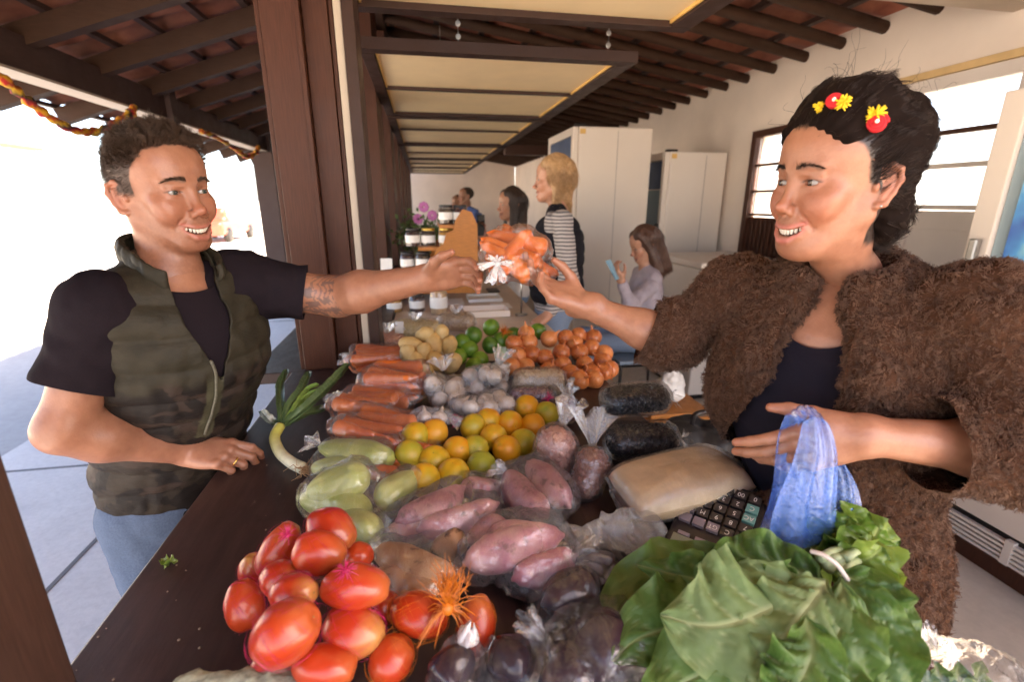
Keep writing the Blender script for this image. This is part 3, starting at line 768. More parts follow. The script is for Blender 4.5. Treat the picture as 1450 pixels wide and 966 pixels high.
def carrot_mesh(s, L=.15, r=.021):
    z = np.linspace(0, 1, 26); g = np.random.default_rng(s)
    rr = r*(1-.55*z)*np.minimum(1, (z+.02)/.05)**.4*(1+.03*g.normal(size=26)); rr[-3:] *= [.8, .5, .12]
    prof = [(max(rr[i], 1e-4), z[i]*L) for i in range(26)]
    v, f = lathe([(.004, -.004), (.007, -.001)]+prof, (0, 0, 0), 18); v = np.array(v)
    v[:, 0] += .012*np.sin(v[:, 2]/L*2.2+s)*v[:, 2]/L; return npmesh('carrot', v, f, M_CARROT, True)
CARROTS = [carrot_mesh(s) for s in range(4)]
STEMD = npmesh('stem', *[np.array(q) if i == 0 else q for i, q in enumerate(lathe([(.002, -.006), (.0065, -.0055), (.006, -.004), (.003, -.0035), (.0025, -.001), (.0004, 0)], (0, 0, -.001), 10))], M_STEMBROWN, True)
M_GREENSTEM = plain('green_calyx', (.12, .17, .04), .6, .3, 60)
def euler_to(d, roll=0.0):
    """rotation bringing local z onto d"""
    q = Vector(d).to_track_quat('Z', 'Y'); return (q.to_matrix() @ Matrix.Rotation(roll, 3, 'Z'))
def put(o, pos, R=None, s=1.0):
    s = s if hasattr(s, '__len__') else (s, s, s)
    R = Matrix.Identity(3) if R is None else R
    o.matrix_basis = Matrix.Translation(Vector(pos)) @ R.to_4x4() @ Matrix.Diagonal((*s, 1))
ORD = ['first', 'second', 'third', 'fourth', 'fifth', 'sixth', 'seventh', 'eighth', 'ninth']
def row_labels(items, rows, noun, heap):
    """row/column place of every item in the photograph, as seen"""
    out = {}
    for ri, r in enumerate(rows):
        rr = sorted(r, key=lambda i: items[i][0])
        rn = 'top row' if ri == 0 else ('front row' if ri == len(rows)-1 else ORD[ri]+' row down')
        for ci, i in enumerate(rr):
            cn = 'only' if len(rr) == 1 else ('leftmost' if ci == 0 else ('rightmost' if ci == len(rr)-1 else ORD[ci]+' from left'))
            if cn in ('leftmost', 'rightmost', 'only'): out[i] = f'{cn} {noun} in the {rn} of {heap}'
            else: out[i] = f'{noun}, {cn} in the {rn} of {heap}'
    return out
def heap(kind, meshes, items, nrows, noun, heapname, group, Ys, size=1.0, stem=None, stemz=None, up=None, special={}):
    """items (px, py); Ys(py) gives the distance; every piece is an object of its own"""
    idx = sorted(range(len(items)), key=lambda i: items[i][1])
    per = len(items)/nrows; rows = [idx[int(round(k*per)):int(round((k+1)*per))] for k in range(nrows)]
    lab = row_labels(items, rows, noun, heapname)
    for i, it in enumerate(items):
        px, py = it[:2]; s = (it[2] if len(it) > 2 else 1.0)*size
        p = atY(px, py, Ys(px, py)); p[2] = max(p[2], TOP+.026*s)
        o = thing(kind, special.get(i, lab[i]), kind, (0, 0, 0), group, meshes[i % len(meshes)])
        d = nrm(rng.normal(size=3)*(.9 if up is None else up)+V(0, -.25, .8)); R = euler_to(d, rng.uniform(0, 6))
        put(o, p, R, s)
        if stem is not None:
            c = bpy.data.objects.new('stem', stem); COL.objects.link(c); c.parent = o; c.location = (0, 0, stemz)
# ------------------------------------------------------------------ loose heaps
zz = lambda L, ox, oy, s: [(ox+a/s, oy+b/s) for a, b in L]
pot = zz([(765, 165), (835, 120), (915, 115), (880, 165), (955, 170), (828, 205), (790, 245), (890, 250), (970, 258), (752, 215), (840, 298)], 360, 440, 3.45)
heap('potato', POTATOES, pot, 3, 'pale yellow potato', 'the potato heap', 'potatoes heaped by the limes', lambda x, y: 1.60+(520-y)*.0022, .98)
lim = zz([(318, 112), (315, 195), (235, 150), (215, 215), (162, 250), (265, 265), (240, 300), (180, 182), (365, 175), (425, 150), (540, 132), (375, 245)], 600, 430, 3.33)
heap('lime', LIMES, lim, 3, 'green lime', 'the lime heap', 'limes heaped between potatoes and onions', lambda x, y: 1.64+(520-y)*.0026, .96, STEMD, .0355)
oni = zz([(483, 142), (495, 182), (590, 168), (670, 162), (728, 150), (800, 160), (712, 190), (792, 208), (425, 190), (440, 248), (512, 240), (570, 256), (650, 230), (735, 230), (842, 275), (760, 288), (655, 292), (785, 360), (690, 355), (875, 335), (852, 235), (735, 418), (415, 300), (480, 300), (590, 320), (845, 355), (800, 420)], 600, 430, 3.33)
heap('onion', ONIONS, oni, 5, 'golden brown onion', 'the onion heap', 'onions heaped in front of the seated girl', lambda x, y: 1.44+(555-y)*.0034, .93, up=.6)
ora = [(746, 577), (774, 586), (722, 600), (755, 604), (670, 605), (691, 596), (699, 620), (717, 638), (741, 629), (682, 661), (615, 613), (648, 638), (615, 653), (642, 672), (672, 637), (580, 645), (588, 617), (600, 680)]
heap('orange', ORANGES, ora, 4, 'yellow orange', 'the orange heap', 'oranges heaped in the middle of the counter', lambda x, y: .945+(660-y)*.0032, 1.0, STEMD, .0315)
# tomatoes: centre px, half sizes in px, tilt, height
tom = [(468, 749, 38, 27, 20, 1.085), (451, 784, 39, 29, 15, 1.09), (394, 779, 24, 43, 30, 1.045), (357, 808, 18, 27, 15, 1.00), (397, 820, 29, 24, 10, 1.065), (348, 858, 25, 36, -20, 1.02), (415, 840, 39, 26, -8, 1.085), (404, 897, 52, 42, -30, 1.085), (502, 832, 47, 30, 12, 1.085), (500, 892, 46, 36, 10, 1.04), (459, 944, 48, 29, 8, 1.03), (383, 945, 28, 22, 0, 1.01), (507, 789, 20, 20, 0, 1.03), (545, 860, 24, 22, 0, 1.01), (554, 934, 35, 31, -40, 1.01), (592, 872, 44, 30, 12, 1.03), (674, 890, 26, 44, 10, 1.00)]
tl = ['red plum tomato lying topmost at the back of the heap', 'red plum tomato with a pink knot at its left shoulder', 'half green plum tomato leaning on the left of the pink knot', 'small red tomato tucked at the left edge of the heap', 'small round tomato in the middle of the heap', 'red tomato under visible pink netting at the left', 'shiny red tomato lying over the biggest one', 'biggest red tomato bulging out toward the front left', 'red tomato with a whitish end and pink knot on top', 'dark red tomato in shade below the pink knot', 'red tomato at the bottom edge of the picture', 'smallest red tomato low at the front left', 'round yellowish green tomato between tomatoes and chayote bag', 'red tomato half hidden right of the whitish one', 'round red tomato at the front under the orange net', 'orange netted tomato left of the orange tie', 'red netted tomato right of the orange tie']
for i, (px, py, a, b, ang, z) in enumerate(tom):
    p = atZ(px, py, z); d = float((p-CAM)@cF); k = d/FPX
    o = thing('tomato', tl[i], 'tomato', (0, 0, 0), 'plum tomatoes in nets', TOMATOES[i % 4])
    L = max(a, b)*k; Wd = min(a, b)*k
    t = math.radians(ang) if a >= b else math.radians(ang-90+180)
    ax = (cR*math.cos(t)-cU*math.sin(t)) if a >= b else (cR*math.sin(math.radians(ang))+cU*math.cos(math.radians(ang)))
    ax = nrm(ax+cF*.25*((i % 3)-1)); R = euler_to(ax, i*1.3); put(o, p, R, (Wd/.034, Wd/.034, L/.044))
    c = bpy.data.objects.new('calyx', STEMD); COL.objects.link(c); c.parent = o; c.location = (0, 0, .0405)
def starburst(name, label, pos, mat, n=34, L=.018, r=.0005, spread=1.0, d=(0, 0, 1), knot=.004, group=None):
    m = MB(); m.sphere(pos, (knot, knot, knot*.8), 10, 6); d = nrm(d)
    for i in range(n):
        u = nrm(d*(.55)+rng.normal(size=3)*spread); p = np.asarray(pos); q = [p, p+u*L*.5+d*L*.1, p+u*L*rng.uniform(.7, 1.1)]
        m.tube(q, [r, r*.9, r*.5], 5)
    return m
def netting(parent_label, centers, mat, name='net_bag', group=None, cell=.014, knotpos=(), label=''):
    """thin strands over a few tomatoes: a net of diagonal threads on the inflated hull"""
    b = thing(name, label, 'net', centers[0][0], group)
    lo = np.min([c-.075 for c, r, M in centers], 0); hi = np.max([c+.075 for c, r, M in centers], 0)
    s = Sdf(lo, hi, .004)
    for c, r, M in centers: s.ell(c, np.asarray(r)+.0022, M, .012)
    v, q = s.mesh(); n = vnormals(v, q)
    P, N = sample(v, q, 230, seed=3)
    H = []; 
    from mathutils.bvhtree import BVHTree
    bv = BVHTree.FromPolygons([tuple(x) for x in v], [tuple(int(y) for y in x) for x in q])
    m = MB()
    for k, (p, nn) in enumerate(zip(P, N)):
        t = nrm(np.cross(nn, (.3, .5, 1))); t2 = nrm(np.cross(nn, t)); a = .7 if k % 2 else -.7
        dr = t*math.cos(a)+t2*math.sin(a); pts = []
        for e in np.linspace(-.016, .016, 5):
            x = bv.find_nearest(Vector(p+dr*e)); pts.append(np.array(x[0])+np.array(x[1])*.0006)
        m.tube(pts, .00014, 3, False)
    m.part('threads', b, mat, kind='stuff')
    for kp, d in knotpos: starburst('knot', '', kp, mat, 40, .016, .0005, .8, d).part('knot', b, mat)
    return b
def tomc(i):
    px, py, a, b, ang, z = tom[i]; p = atZ(px, py, z); k = float((p-CAM)@cF)/FPX; return p, (min(a, b)*k,)*2+(max(a, b)*k,), None
def tomf(i):
    o = [x for x in COL.objects if x.name.startswith('tomato')][i]; M = np.array(o.matrix_world.to_3x3()); c = np.array(o.matrix_world.translation)
    ax = np.array([M[:, j]/np.linalg.norm(M[:, j]) for j in range(3)]); r = [np.linalg.norm(M[:, j])*(.034, .034, .044)[j] for j in range(3)]; return c, r, ax
bpy.context.view_layer.update()
netting('', [tomf(i) for i in (0, 1, 2, 3, 5, 4)], M_NETPINK, 'net_bag', 'pink net bags around tomatoes', knotpos=[(atZ(408, 758, 1.105), (-.2, -.3, 1))], label='pink net bag tied left of the topmost tomato')
netting('', [tomf(i) for i in (6, 7, 8, 9, 13)], M_NETPINK, 'net_bag', 'pink net bags around tomatoes', knotpos=[(atZ(490, 808, 1.120), (0, -.4, 1))], label='pink net bag knotted on the whitish tomato')
nb = netting('', [tomf(i) for i in (14, 15, 16)], M_NETORG, 'net_bag', None, label='orange net bag tied over the front tomatoes')
kp = atZ(634, 862, 1.06)
m = MB(); m.sphere(kp, (.008, .008, .009), 12, 8)
for i in range(110):
    d = nrm(V(.18, .45, .75)+rng.normal(size=3)*.30); m.tube([kp, kp+d*.02, kp+d*.028+rng.normal(size=3)*.004, kp+d*.040+rng.normal(size=3)*.009], [.0009, .0006, .0005, .0003], 4)
for i in range(46):
    u = -1 if i < 30 else 1; t = kp+V(u*rng.uniform(.015, .042), rng.uniform(-.03, .02), -rng.uniform(.012, .045)); m.tube([kp, (kp+t)/2+V(0, 0, .010), t], [.0008, .0005, .0003], 4)
m.part('tie', nb, M_NETORG)
# pink ties standing on the oranges
for (x, y, lbl) in ((644, 598, 'pink net tie beside the left oranges'), (776, 566, 'pink net tie sticking up at the right end of the oranges')):
    p = atY(x, y, 1.13 if x < 700 else 1.20); st = starburst('net_tie', '', p, M_NETPINK, 40, .022, .0007, .5, (.3, 0, .8)); st.solo('net_tie', lbl, 'net tie', p, M_NETPINK, group='pink net ties on the oranges')
for (x, y, lbl) in ((714, 471, 'orange net scrap standing between limes and onions'), (795, 482, 'orange net tie on top of the onions'), (826, 516, 'orange net tie in the middle of the onion heap'), (858, 532, 'orange net tie at the right side of the onions')):
    p = atY(x, y, 1.55+(530-y)*.003); st = starburst('net_tie', '', p, M_NETORG, 40, .032, .0012, .9, (0, -.5, .6), .009); st.solo('net_tie', lbl, 'net tie', p, M_NETORG, group='orange net ties among limes and onions')

# ------------------------------------------------------------------ bags
def hull_film(contents, infl=.004, k=.03, h=.004, wr=.0022, seed=1, flat=TOP+.001):
    lo = np.min([np.min(np.stack([np.asarray(c[0])-c[1], np.asarray(c[2])-c[3] if c[2] is not None else np.asarray(c[0])-c[1]]), 0) for c in contents], 0)-.03
    hi = np.max([np.max(np.stack([np.asarray(c[0])+c[1], np.asarray(c[2])+c[3] if c[2] is not None else np.asarray(c[0])+c[1]]), 0) for c in contents], 0)+.03
    s = Sdf(lo, hi, h)
    for a, ra, b, rb in contents: s.rc(a, a+V(0, 0, 1e-4) if b is None else b, ra+infl, (ra if b is None else rb)+infl, k)
    v, q = s.mesh(); n = vnormals(v, q)
    w = np.abs(fbm(v, 34, seed, 2))*.9+1.5*np.maximum(0, 1-np.abs(fbm(v*V(1, .55, 1), 26, seed+3, 2))*2.6)**2+.5*np.maximum(0, 1-np.abs(vnoise(v, 62, seed+5))*3)**2
    v = v+n*(w*wr)[:, None]
    if flat is not None: v[:, 2] = np.maximum(v[:, 2], flat+.0004*np.abs(fbm(v, 60, 4, 1)))
    return v, q
def ruffle(c, d, L, w, n=40, seed=1, neck=.007, fold=6):
    """gathered open end of a bag: a pleated fan out of a tight neck"""
    d = nrm(d); M = frame_from(d); g = np.random.default_rng(seed); ph = g.uniform(0, 6, 3); T = np.linspace(0, 1, 16); v = []
    for t in T:
        for k in range(n):
            a = 2*PI*k/n
            r = neck+(w-neck)*t**1.2
            r *= 1+(.32*math.sin(a*fold+ph[0]+t)+.2*math.sin(a*(fold+5)+ph[1]))*min(1, t*2+.15)
            fl = .35+.65*(1-t*.6)
            v.append(np.asarray(c)+M[0]*r*math.cos(a)+M[1]*r*math.sin(a)*fl+d*L*t*(1+.18*math.sin(a*3+ph[2]))+V(0, 0, -.012*t*t))
    f = [(i*n+k, i*n+(k+1) % n, (i+1)*n+(k+1) % n, (i+1)*n+k) for i in range(15) for k in range(n)]
    return np.array(v), np.array(f)
def bag(name, label, cat, contents, fmat=None, group=None, tails=(), infl=.004, k=.03, h=.004, wr=.0022, seed=1, film_name='film'):
    b = thing(name, label, cat, (*np.mean([c[0] for c in contents], 0)[:2], TOP), group)
    v, q = hull_film(contents, infl, k, h, wr, seed)
    fl = part(film_name, b, v, q, fmat or M_FILM, True)
    for i, (c, d, L, w) in enumerate(tails):
        v, q = ruffle(c, d, L, w, seed=seed+i); part('gathered_end', b, v, q, M_FILMC if fmat is None else fmat, True)
    return b
def child(name, parent, me, pos, R, s=1.0):
    o = bpy.data.objects.new(name, me); COL.objects.link(o); o.parent = parent
    put(o, np.asarray(pos)-BASE[parent.name], R, s); return o
def carrots_bag(c, axis, label, n=6, L=.15, tail=None, seed=1, layers=2, flip=False):
    c = np.asarray(c, float); ax = nrm(axis); sd = nrm(np.cross((0, 0, 1), ax)); g = np.random.default_rng(seed); cont = []; pl = []
    per = (n+1)//layers
    for i in range(n):
        l = i//per; j = i % per
        p = c+sd*((j-(per-1)/2)*.040)+V(0, 0, (l-(layers-1)/2)*.034)+g.normal(0, .003, 3); a = nrm(ax+g.normal(0, .07, 3)*V(1, 1, .4)); fl = 1 if (i+flip) % 3 else -1
        a0 = p-a*L/2*fl; cont.append((a0, .020, a0+a*L*fl, .010)); pl.append((a0, a*fl, i))
    b = bag('carrot_bag', label, 'bag of carrots', cont, None, 'clear bags of carrots on the counter', [] if tail is None else tail, .003, .025, seed=seed)
    for a0, a, i in pl: child('carrot', b, CARROTS[i % 4], a0, euler_to(a, i), (1, 1, L/.15))
    return b
rt = lambda ang: cR*math.cos(math.radians(ang))+V(cR[1], -cR[0], 0)*-math.sin(math.radians(ang))
GX = nrm(V(*cR[:2], 0)); GY = V(-GX[1], GX[0], 0)                       # along the picture, into the picture
gd = lambda a: GX*math.cos(math.radians(a))+GY*math.sin(math.radians(a))
p = atZ(537, 506, 1.015); carrots_bag(p, gd(14), 'bag of carrots farthest back, against the tall pillar', 8, .16, [(p-gd(14)*.085, -gd(14)+V(0, 0, .3), .05, .028)], 1)
p = atZ(560, 543, 1.02); carrots_bag(p, gd(-6), 'bag of bright carrots on top, in front of the potatoes', 9, .155, [(p+gd(-6)*.085, gd(-6)+V(0, 0, .1), .035, .03)], 2, 3, True)
p = atZ(526, 573, 1.0); carrots_bag(p, gd(-10), 'bag of carrots in the middle of the carrot pile, crinkled at left', 8, .155, [(p-gd(-10)*.085, -gd(-10)+V(0, 0, .35), .05, .035)], 3)
p = atZ(537, 606, 1.0); carrots_bag(p, gd(-16), 'bag of carrots left of the oranges above the chayotes', 8, .17, [(p-gd(-16)*.09, -gd(-16)+V(0, 0, .1), .03, .03)], 4)
p = atZ(560, 634, .985); carrots_bag(p, gd(-26), 'frontmost bag of carrots, half hidden under the oranges', 5, .16, [], 5, 1)
# small crumpled bag with pink tie by the oranges
p = atZ(612, 590, 1.02); b = bag('garlic_bag', 'small crinkled bag of garlic with pink tie beside the carrots', 'bag of garlic', [(p-GX*.03, .018, p+GX*.03, .016)], M_FILMC, 'clear bags of garlic', [(p+GX*.045-GY*.01, GX-GY*.4, .03, .018)], wr=.004, seed=9)
for k in range(2): child('garlic', b, GARLICS[k], p+GX*(k-.5)*.04-V(0, 0, .002), euler_to((.3*k, .2, 1)), .75)
def garlic_bag(c, label, n, r, tails, seed):
    c = np.asarray(c, float); g = np.random.default_rng(seed); pts = []
    for i in range(n):
        for _ in range(60):
            q = c+V(g.uniform(-r[0], r[0]), g.uniform(-r[1], r[1]), g.uniform(-r[2], r[2]))
            if all(np.linalg.norm(q-e) > .034 for e in pts): break
        q[2] = max(q[2], TOP+.024); pts.append(q)
    b = bag('garlic_bag', label, 'bag of garlic', [(q, .023, None, 0) for q in pts], M_FILMC, 'clear bags of garlic', tails, .004, .03, wr=.0045, seed=seed)
    for i, q in enumerate(pts): child('garlic', b, GARLICS[i % 2], q, euler_to(g.normal(size=3), i), .93)
p = atZ(634, 548, 1.005); garlic_bag(p, 'crinkled bag of garlic between the carrots and potatoes', 8, (.05, .05, .03), [(p+V(-.01, .01, .05), V(-.1, .2, 1), .05, .035)], 11)
p = atZ(690, 540, 1.02); garlic_bag(p, 'bag of garlic with a raised crumpled end before the limes', 7, (.055, .04, .03), [(p+V(.035, .02, .04), V(.4, .2, 1), .065, .034)], 12)
p = atZ(682, 577, .995); garlic_bag(p, 'flat bag of small garlic right behind the oranges', 9, (.07, .04, .018), [], 13)

def pebbles(v, q, m, size, seed, inset=.35, lat=8, lon=6):
    P, N = sample(v, q, m*3, seed=seed); keep = []; cell = {}
    s0 = max(size)*1.5
    for p, n in zip(P, N):
        key = tuple(np.floor(p/s0).astype(int)); ok = True
        for dx in (-1, 0, 1):
            for dy in (-1, 0, 1):
                for dz in (-1, 0, 1):
                    for e in cell.get((key[0]+dx, key[1]+dy, key[2]+dz), ()):
                        if np.sum((e-p)**2) < s0*s0: ok = False; break
        if ok and p[2] > TOP+.004:
            cell.setdefault(key, []).append(p); keep.append((p, n))
        if len(keep) >= m: break
    sv, sf = lathe([(math.sin(PI*i/lon)+1e-4, -math.cos(PI*i/lon)) for i in range(lon+1)], (0, 0, 0), lat); sv = np.array(sv); sf = [f for f in sf if len(f) == 4]; sf = np.array(sf)
    g = np.random.default_rng(seed); V_ = []; F_ = []
    for i, (p, n) in enumerate(keep):
        t = nrm(np.cross(n, g.normal(size=3))); u = np.cross(n, t); k = g.uniform(.85, 1.15)
        V_.append(p-n*inset*size[0]+(sv[:, [2]]*t*size[1]+sv[:, [0]]*u*size[0]+sv[:, [1]]*n*size[0])*k); F_.append(sf+i*len(sv))
    return np.concatenate(V_), np.concatenate(F_)
def bean_bag(name, label, cat, cont, bm, size, m, tails=(), group=None, seed=1, part_name='beans', core=None, fm=None):
    b = bag(name, label, cat, cont, fm, group, tails, .0035, .03, seed=seed, wr=.002)
    v, q = hull_film(cont, -.004, .03, .005, 0, seed)
    part('filling', b, v, q, core or bm, True)
    pv, pf = pebbles(v, q, m, size, seed); part(part_name, b, pv, pf, bm, True, kind='stuff')
    return b
# tan beans
p = atZ(762, 538, 1.02); bean_bag('bean_bag', 'bag of small tan beans lying before the onions', 'bag of beans', [(p-GX*.045, .034, p+GX*.05+GY*.01, .034), (p-GX*.05-V(0, 0, .03), .03, p+GX*.05-V(0, 0, .03), .03)], M_BEANTAN, (.0036, .0044), 700, [(p+gd(-12)*.09, gd(-12), .02, .03)], 'bags of beans and peanuts', 21)
# purple bags
M_PURP = veg('purple_bean', [(.3, (.10, .04, .06)), (.7, (.22, .09, .12))], 60, .4, .2, 160)
p = atZ(753, 562, .99); bean_bag('bean_bag', 'dark purple bean bag half hidden behind the oranges', 'bag of beans', [(p-GX*.04, .03, p+GX*.04, .03)], M_PURP, (.005, .007), 260, [], 'bags of beans and peanuts', 22)
p = atZ(803, 578, .995); bean_bag('bean_bag', 'upright purple bean bag with a pale gathered top', 'bag of beans', [(p-V(0, 0, .01), .032, p+V(0, 0, .01), .026)], M_PURP, (.005, .007), 260, [(p+V(0, 0, .03), V(.05, .1, 1), .045, .028)], 'bags of beans and peanuts', 23)
# peanuts
p = atZ(790, 640, 1.01); q_ = atZ(806, 690, .985)
bean_bag('peanut_bag', 'bag of pinkish red peanuts leaning beside the oranges', 'bag of peanuts', [(p+V(-.005, 0, .016), .046, p-V(-.005, 0, .02), .042)], M_BEANRED, (.0062, .0085), 330, [(p+V(.02, .035, .045), V(.45, .55, .8), .075, .034)], 'bags of beans and peanuts', 24, 'peanuts')
p = atZ(838, 666, .995); bean_bag('peanut_bag', 'bag of darker brown peanuts right of the pink ones', 'bag of peanuts', [(p+V(0, 0, .012), .040, p-V(.02, .02, .018), .034)], M_BEANDARK, (.0058, .008), 330, [(p+V(.01, .03, .04), V(.1, .5, .9), .085, .042)], 'bags of beans and peanuts', 25, 'peanuts')
# black beans
p = atZ(910, 625, .99); ax = gd(6); bean_bag('black_bean_bag', 'bag of black beans lying underneath the other black one', 'bag of beans', [(p-ax*.055-GY*.012, .034, p+ax*.055-GY*.012, .034), (p-ax*.055+GY*.025, .034, p+ax*.055+GY*.025, .034)], M_BEANBLK, (.0038, .0052), 900, [(p+ax*.1, ax, .02, .035)], 'bags of beans and peanuts', 26, fm=M_FILMB)
p = atZ(901, 566, 1.05); ax = gd(12); bean_bag('black_bean_bag', 'bag of black beans on top, nearest the brown sleeve', 'bag of beans', [(p-ax*.06-GY*.012, .033, p+ax*.06-GY*.012, .033), (p-ax*.06+GY*.025, .033, p+ax*.06+GY*.025, .033)], M_BEANBLK, (.0038, .0052), 900, [(p+ax*.1, ax, .02, .035)], 'bags of beans and peanuts', 27, fm=M_FILMB)

# chayotes
def chayote(parent, a, b, r, seed):
    """pear shaped furrowed fruit from blossom end a to stem end b"""
    a = np.asarray(a, float); b = np.asarray(b, float); L = np.linalg.norm(b-a); t = np.linspace(0, 1, 22)
    pr = r*np.sqrt(np.clip(1-(2*t-1)**2, 0, 1))*(1.12-.42*t); pr = np.maximum(pr, 2e-4)
    v, f = lathe([(pr[i], t[i]*L) for i in range(22)], (0, 0, 0), 40); v = np.array(v)
    an = np.arctan2(v[:, 1], v[:, 0]); v[:, :2] *= (1-.085*np.exp(-((np.mod(an+.02*np.sin(v[:, 2]*90), PI/2.5)-.6)/.16)**2))[:, None]; v[:, :2] *= (1+.06*fbm(v, 26, seed, 2))[:, None]
    R = np.array(euler_to(b-a, seed)); return part('chayote', parent, v@R.T+a, f, M_CHAYOTE, True)
def chay_bag(label, fr, tails, seed):
    cont = [(a+(b-a)*.25, r*.92, a+(b-a)*.8, r*.6) for a, b, r in fr]
    bb = bag('chayote_bag', label, 'bag of chayotes', cont, None, 'clear bags of green chayotes', tails, .006, .035, seed=seed, wr=.003)
    for i, (a, b, r) in enumerate(fr): chayote(bb, a, b, r, seed+i)
f1 = [(atZ(560, 652, 1.0), atZ(450, 633, 1.01), .037), (atZ(520, 668, .985), atZ(440, 662, .985), .033)]
chay_bag('bag of green chayotes farther back, by the leek roots', f1, [(atZ(452, 630, 1.0), -GX+V(0, 0, .55), .035, .032)], 31)
f2 = [(atZ(525, 672, 1.035), atZ(432, 700, 1.02), .040), (atZ(535, 715, 1.0), atZ(592, 672, 1.01), .036), (atZ(525, 728, .99), atZ(425, 705, .99), .038), (atZ(540, 760, .985), atZ(470, 730, .985), .034)]
chay_bag('bag of green chayotes in front, behind the tomatoes', f2, [(atZ(583, 675, 1.01), GX+V(0, 0, .3), .025, .025)], 32)
# sweet potatoes
def sweet(parent, a, b, r, mat, seed, name='sweet_potato'):
    a = np.asarray(a, float); b = np.asarray(b, float); L = np.linalg.norm(b-a); t = np.linspace(0, 1, 26)
    pr = np.maximum(r*np.power(np.clip(np.sin(PI*np.clip(t*.96+.02, 0, 1)), 0, 1), .62), 3e-4)
    pr[:2] *= .6; pr[-3:] *= np.array([.8, .6, .5])
    v, f = lathe([(pr[i], t[i]*L) for i in range(26)], (0, 0, 0), 26); v = np.array(v); g = np.random.default_rng(seed)
    v[:, 0] += g.uniform(-.012, .012)*np.sin(v[:, 2]/L*PI)+.004*np.sin(v[:, 2]/L*7+seed); v[:, :2] *= (1+.14*fbm(v, 22, seed, 3))[:, None]
    R = np.array(euler_to(b-a, seed)); return part(name, parent, v@R.T+a, f, mat, True)
def sweet_bag(label, it, mat, tails, seed, group='clear bags of sweet potatoes'):
    cont = [(a+(b-a)*.2, r*.9, a+(b-a)*.8, r*.9) for a, b, r in it]
    bb = bag('sweet_potato_bag', label, 'bag of sweet potatoes', cont, None, group, tails, .006, .04, seed=seed, wr=.0032)
    for i, (a, b, r) in enumerate(it): sweet(bb, a, b, r, mat, seed+i)
sweet_bag('bag of purple skinned sweet potatoes right of the chayotes', [(atZ(560, 740, 1.0), atZ(660, 690, 1.02), .030), (atZ(590, 755, 1.0), atZ(708, 715, 1.01), .030), (atZ(545, 755, .98), atZ(640, 745, .985), .028), (atZ(650, 690, .99), atZ(715, 690, .99), .027)], M_SWEET, [(atZ(560, 752, .99), -GX-GY*.8, .04, .022)], 41)
sweet_bag('bag of two big pinkish sweet potatoes under the peanuts', [(atZ(715, 672, 1.01), atZ(775, 735, 1.0), .034), (atZ(748, 655, 1.015), atZ(808, 720, 1.0), .034), (atZ(720, 715, .98), atZ(770, 735, .98), .026)], M_SWEET, [(atZ(715, 668, 1.03), -GX+GY*.4+V(0, 0, .7), .03, .022)], 42)
sweet_bag('bag of bright pink sweet potatoes in front of the empty film', [(atZ(655, 800, 1.0), atZ(775, 755, 1.025), .034), (atZ(690, 755, 1.01), atZ(800, 760, 1.015), .030), (atZ(725, 825, .99), atZ(818, 790, 1.0), .028), (atZ(660, 770, .985), atZ(720, 745, .985), .028)], M_SWEETP, [(atZ(808, 792, 1.01), GX+GY*.25+V(0, 0, .2), .05, .03)], 43)
sweet_bag('bag of earthy brown sweet potatoes beside the tomatoes', [(atZ(530, 780, .99), atZ(645, 815, .99), .031), (atZ(530, 815, .98), atZ(620, 850, .98), .028), (atZ(610, 780, .98), atZ(665, 770, .98), .026)], M_SWEETB, [(atZ(535, 775, 1.0), -GX+GY*.5+V(0, 0, .3), .02, .02)], 44)
# eggplants
def egg_bag(label, it, tails, seed):
    cont = [(a+(b-a)*.2, r*.92, a+(b-a)*.75, r*.75) for a, b, r in it]
    bb = bag('eggplant_bag', label, 'bag of eggplants', cont, M_FILMD, 'dark bags of eggplants at the front', tails, .005, .04, seed=seed, wr=.0028)
    for i, (a, b, r) in enumerate(it): sweet(bb, a, b, r, M_EGG, seed+i, 'eggplant')
egg_bag('bag of dark eggplants with a pale twisted knot at the front', [(atZ(800, 905, 1.005), atZ(930, 960, .99), .045), (atZ(860, 890, .99), atZ(925, 930, .99), .042), (atZ(760, 975, .99), atZ(850, 975, .99), .045), (atZ(690, 950, .985), atZ(760, 935, .985), .03)], [(atZ(766, 905, 1.035), V(-.45, .35, .75), .04, .017), (atZ(770, 912, 1.03), V(.3, -.3, -.5), .045, .032)], 51)
egg_bag('bag of dark shiny eggplants between pink sweet potatoes and greens', [(atZ(765, 860, .985), atZ(850, 825, .985), .036), (atZ(810, 840, .98), atZ(870, 790, .98), .034)], [], 52)
# pointed film bag in front
egg_bag('pointed film bag with one eggplant at the front edge', [(atZ(640, 985, 1.01), atZ(657, 915, 1.02), .028)], [], 53)
v_, q_ = ruffle(atZ(662, 905, 1.04), nrm(atZ(668, 868, 1.075)-atZ(662, 905, 1.04)), .03, .003, n=20, seed=5, neck=.014)
fb = [o for o in COL.objects if o.name.startswith('eggplant_bag')][-1]; part('gathered_end', fb, v_, q_, M_FILMM, True)
# empty film
p = atZ(875, 755, .985); eb = thing('empty_bag', 'crumpled empty clear bag between sweet potatoes and greens', 'plastic bag', (*p[:2], TOP))
v, q = hull_film([(p-GX*.05, .012, p+GX*.05+GY*.015, .028), (p, .02, p+GX*.04-GY*.03, .02)], .003, .03, .003, .006, 61); part('film', eb, v, q, M_FILMC, True)
v, q = ruffle(p-GX*.05, -GX-GY*.2, .05, .03, seed=8); part('gathered_end', eb, v, q, M_FILMC, True)
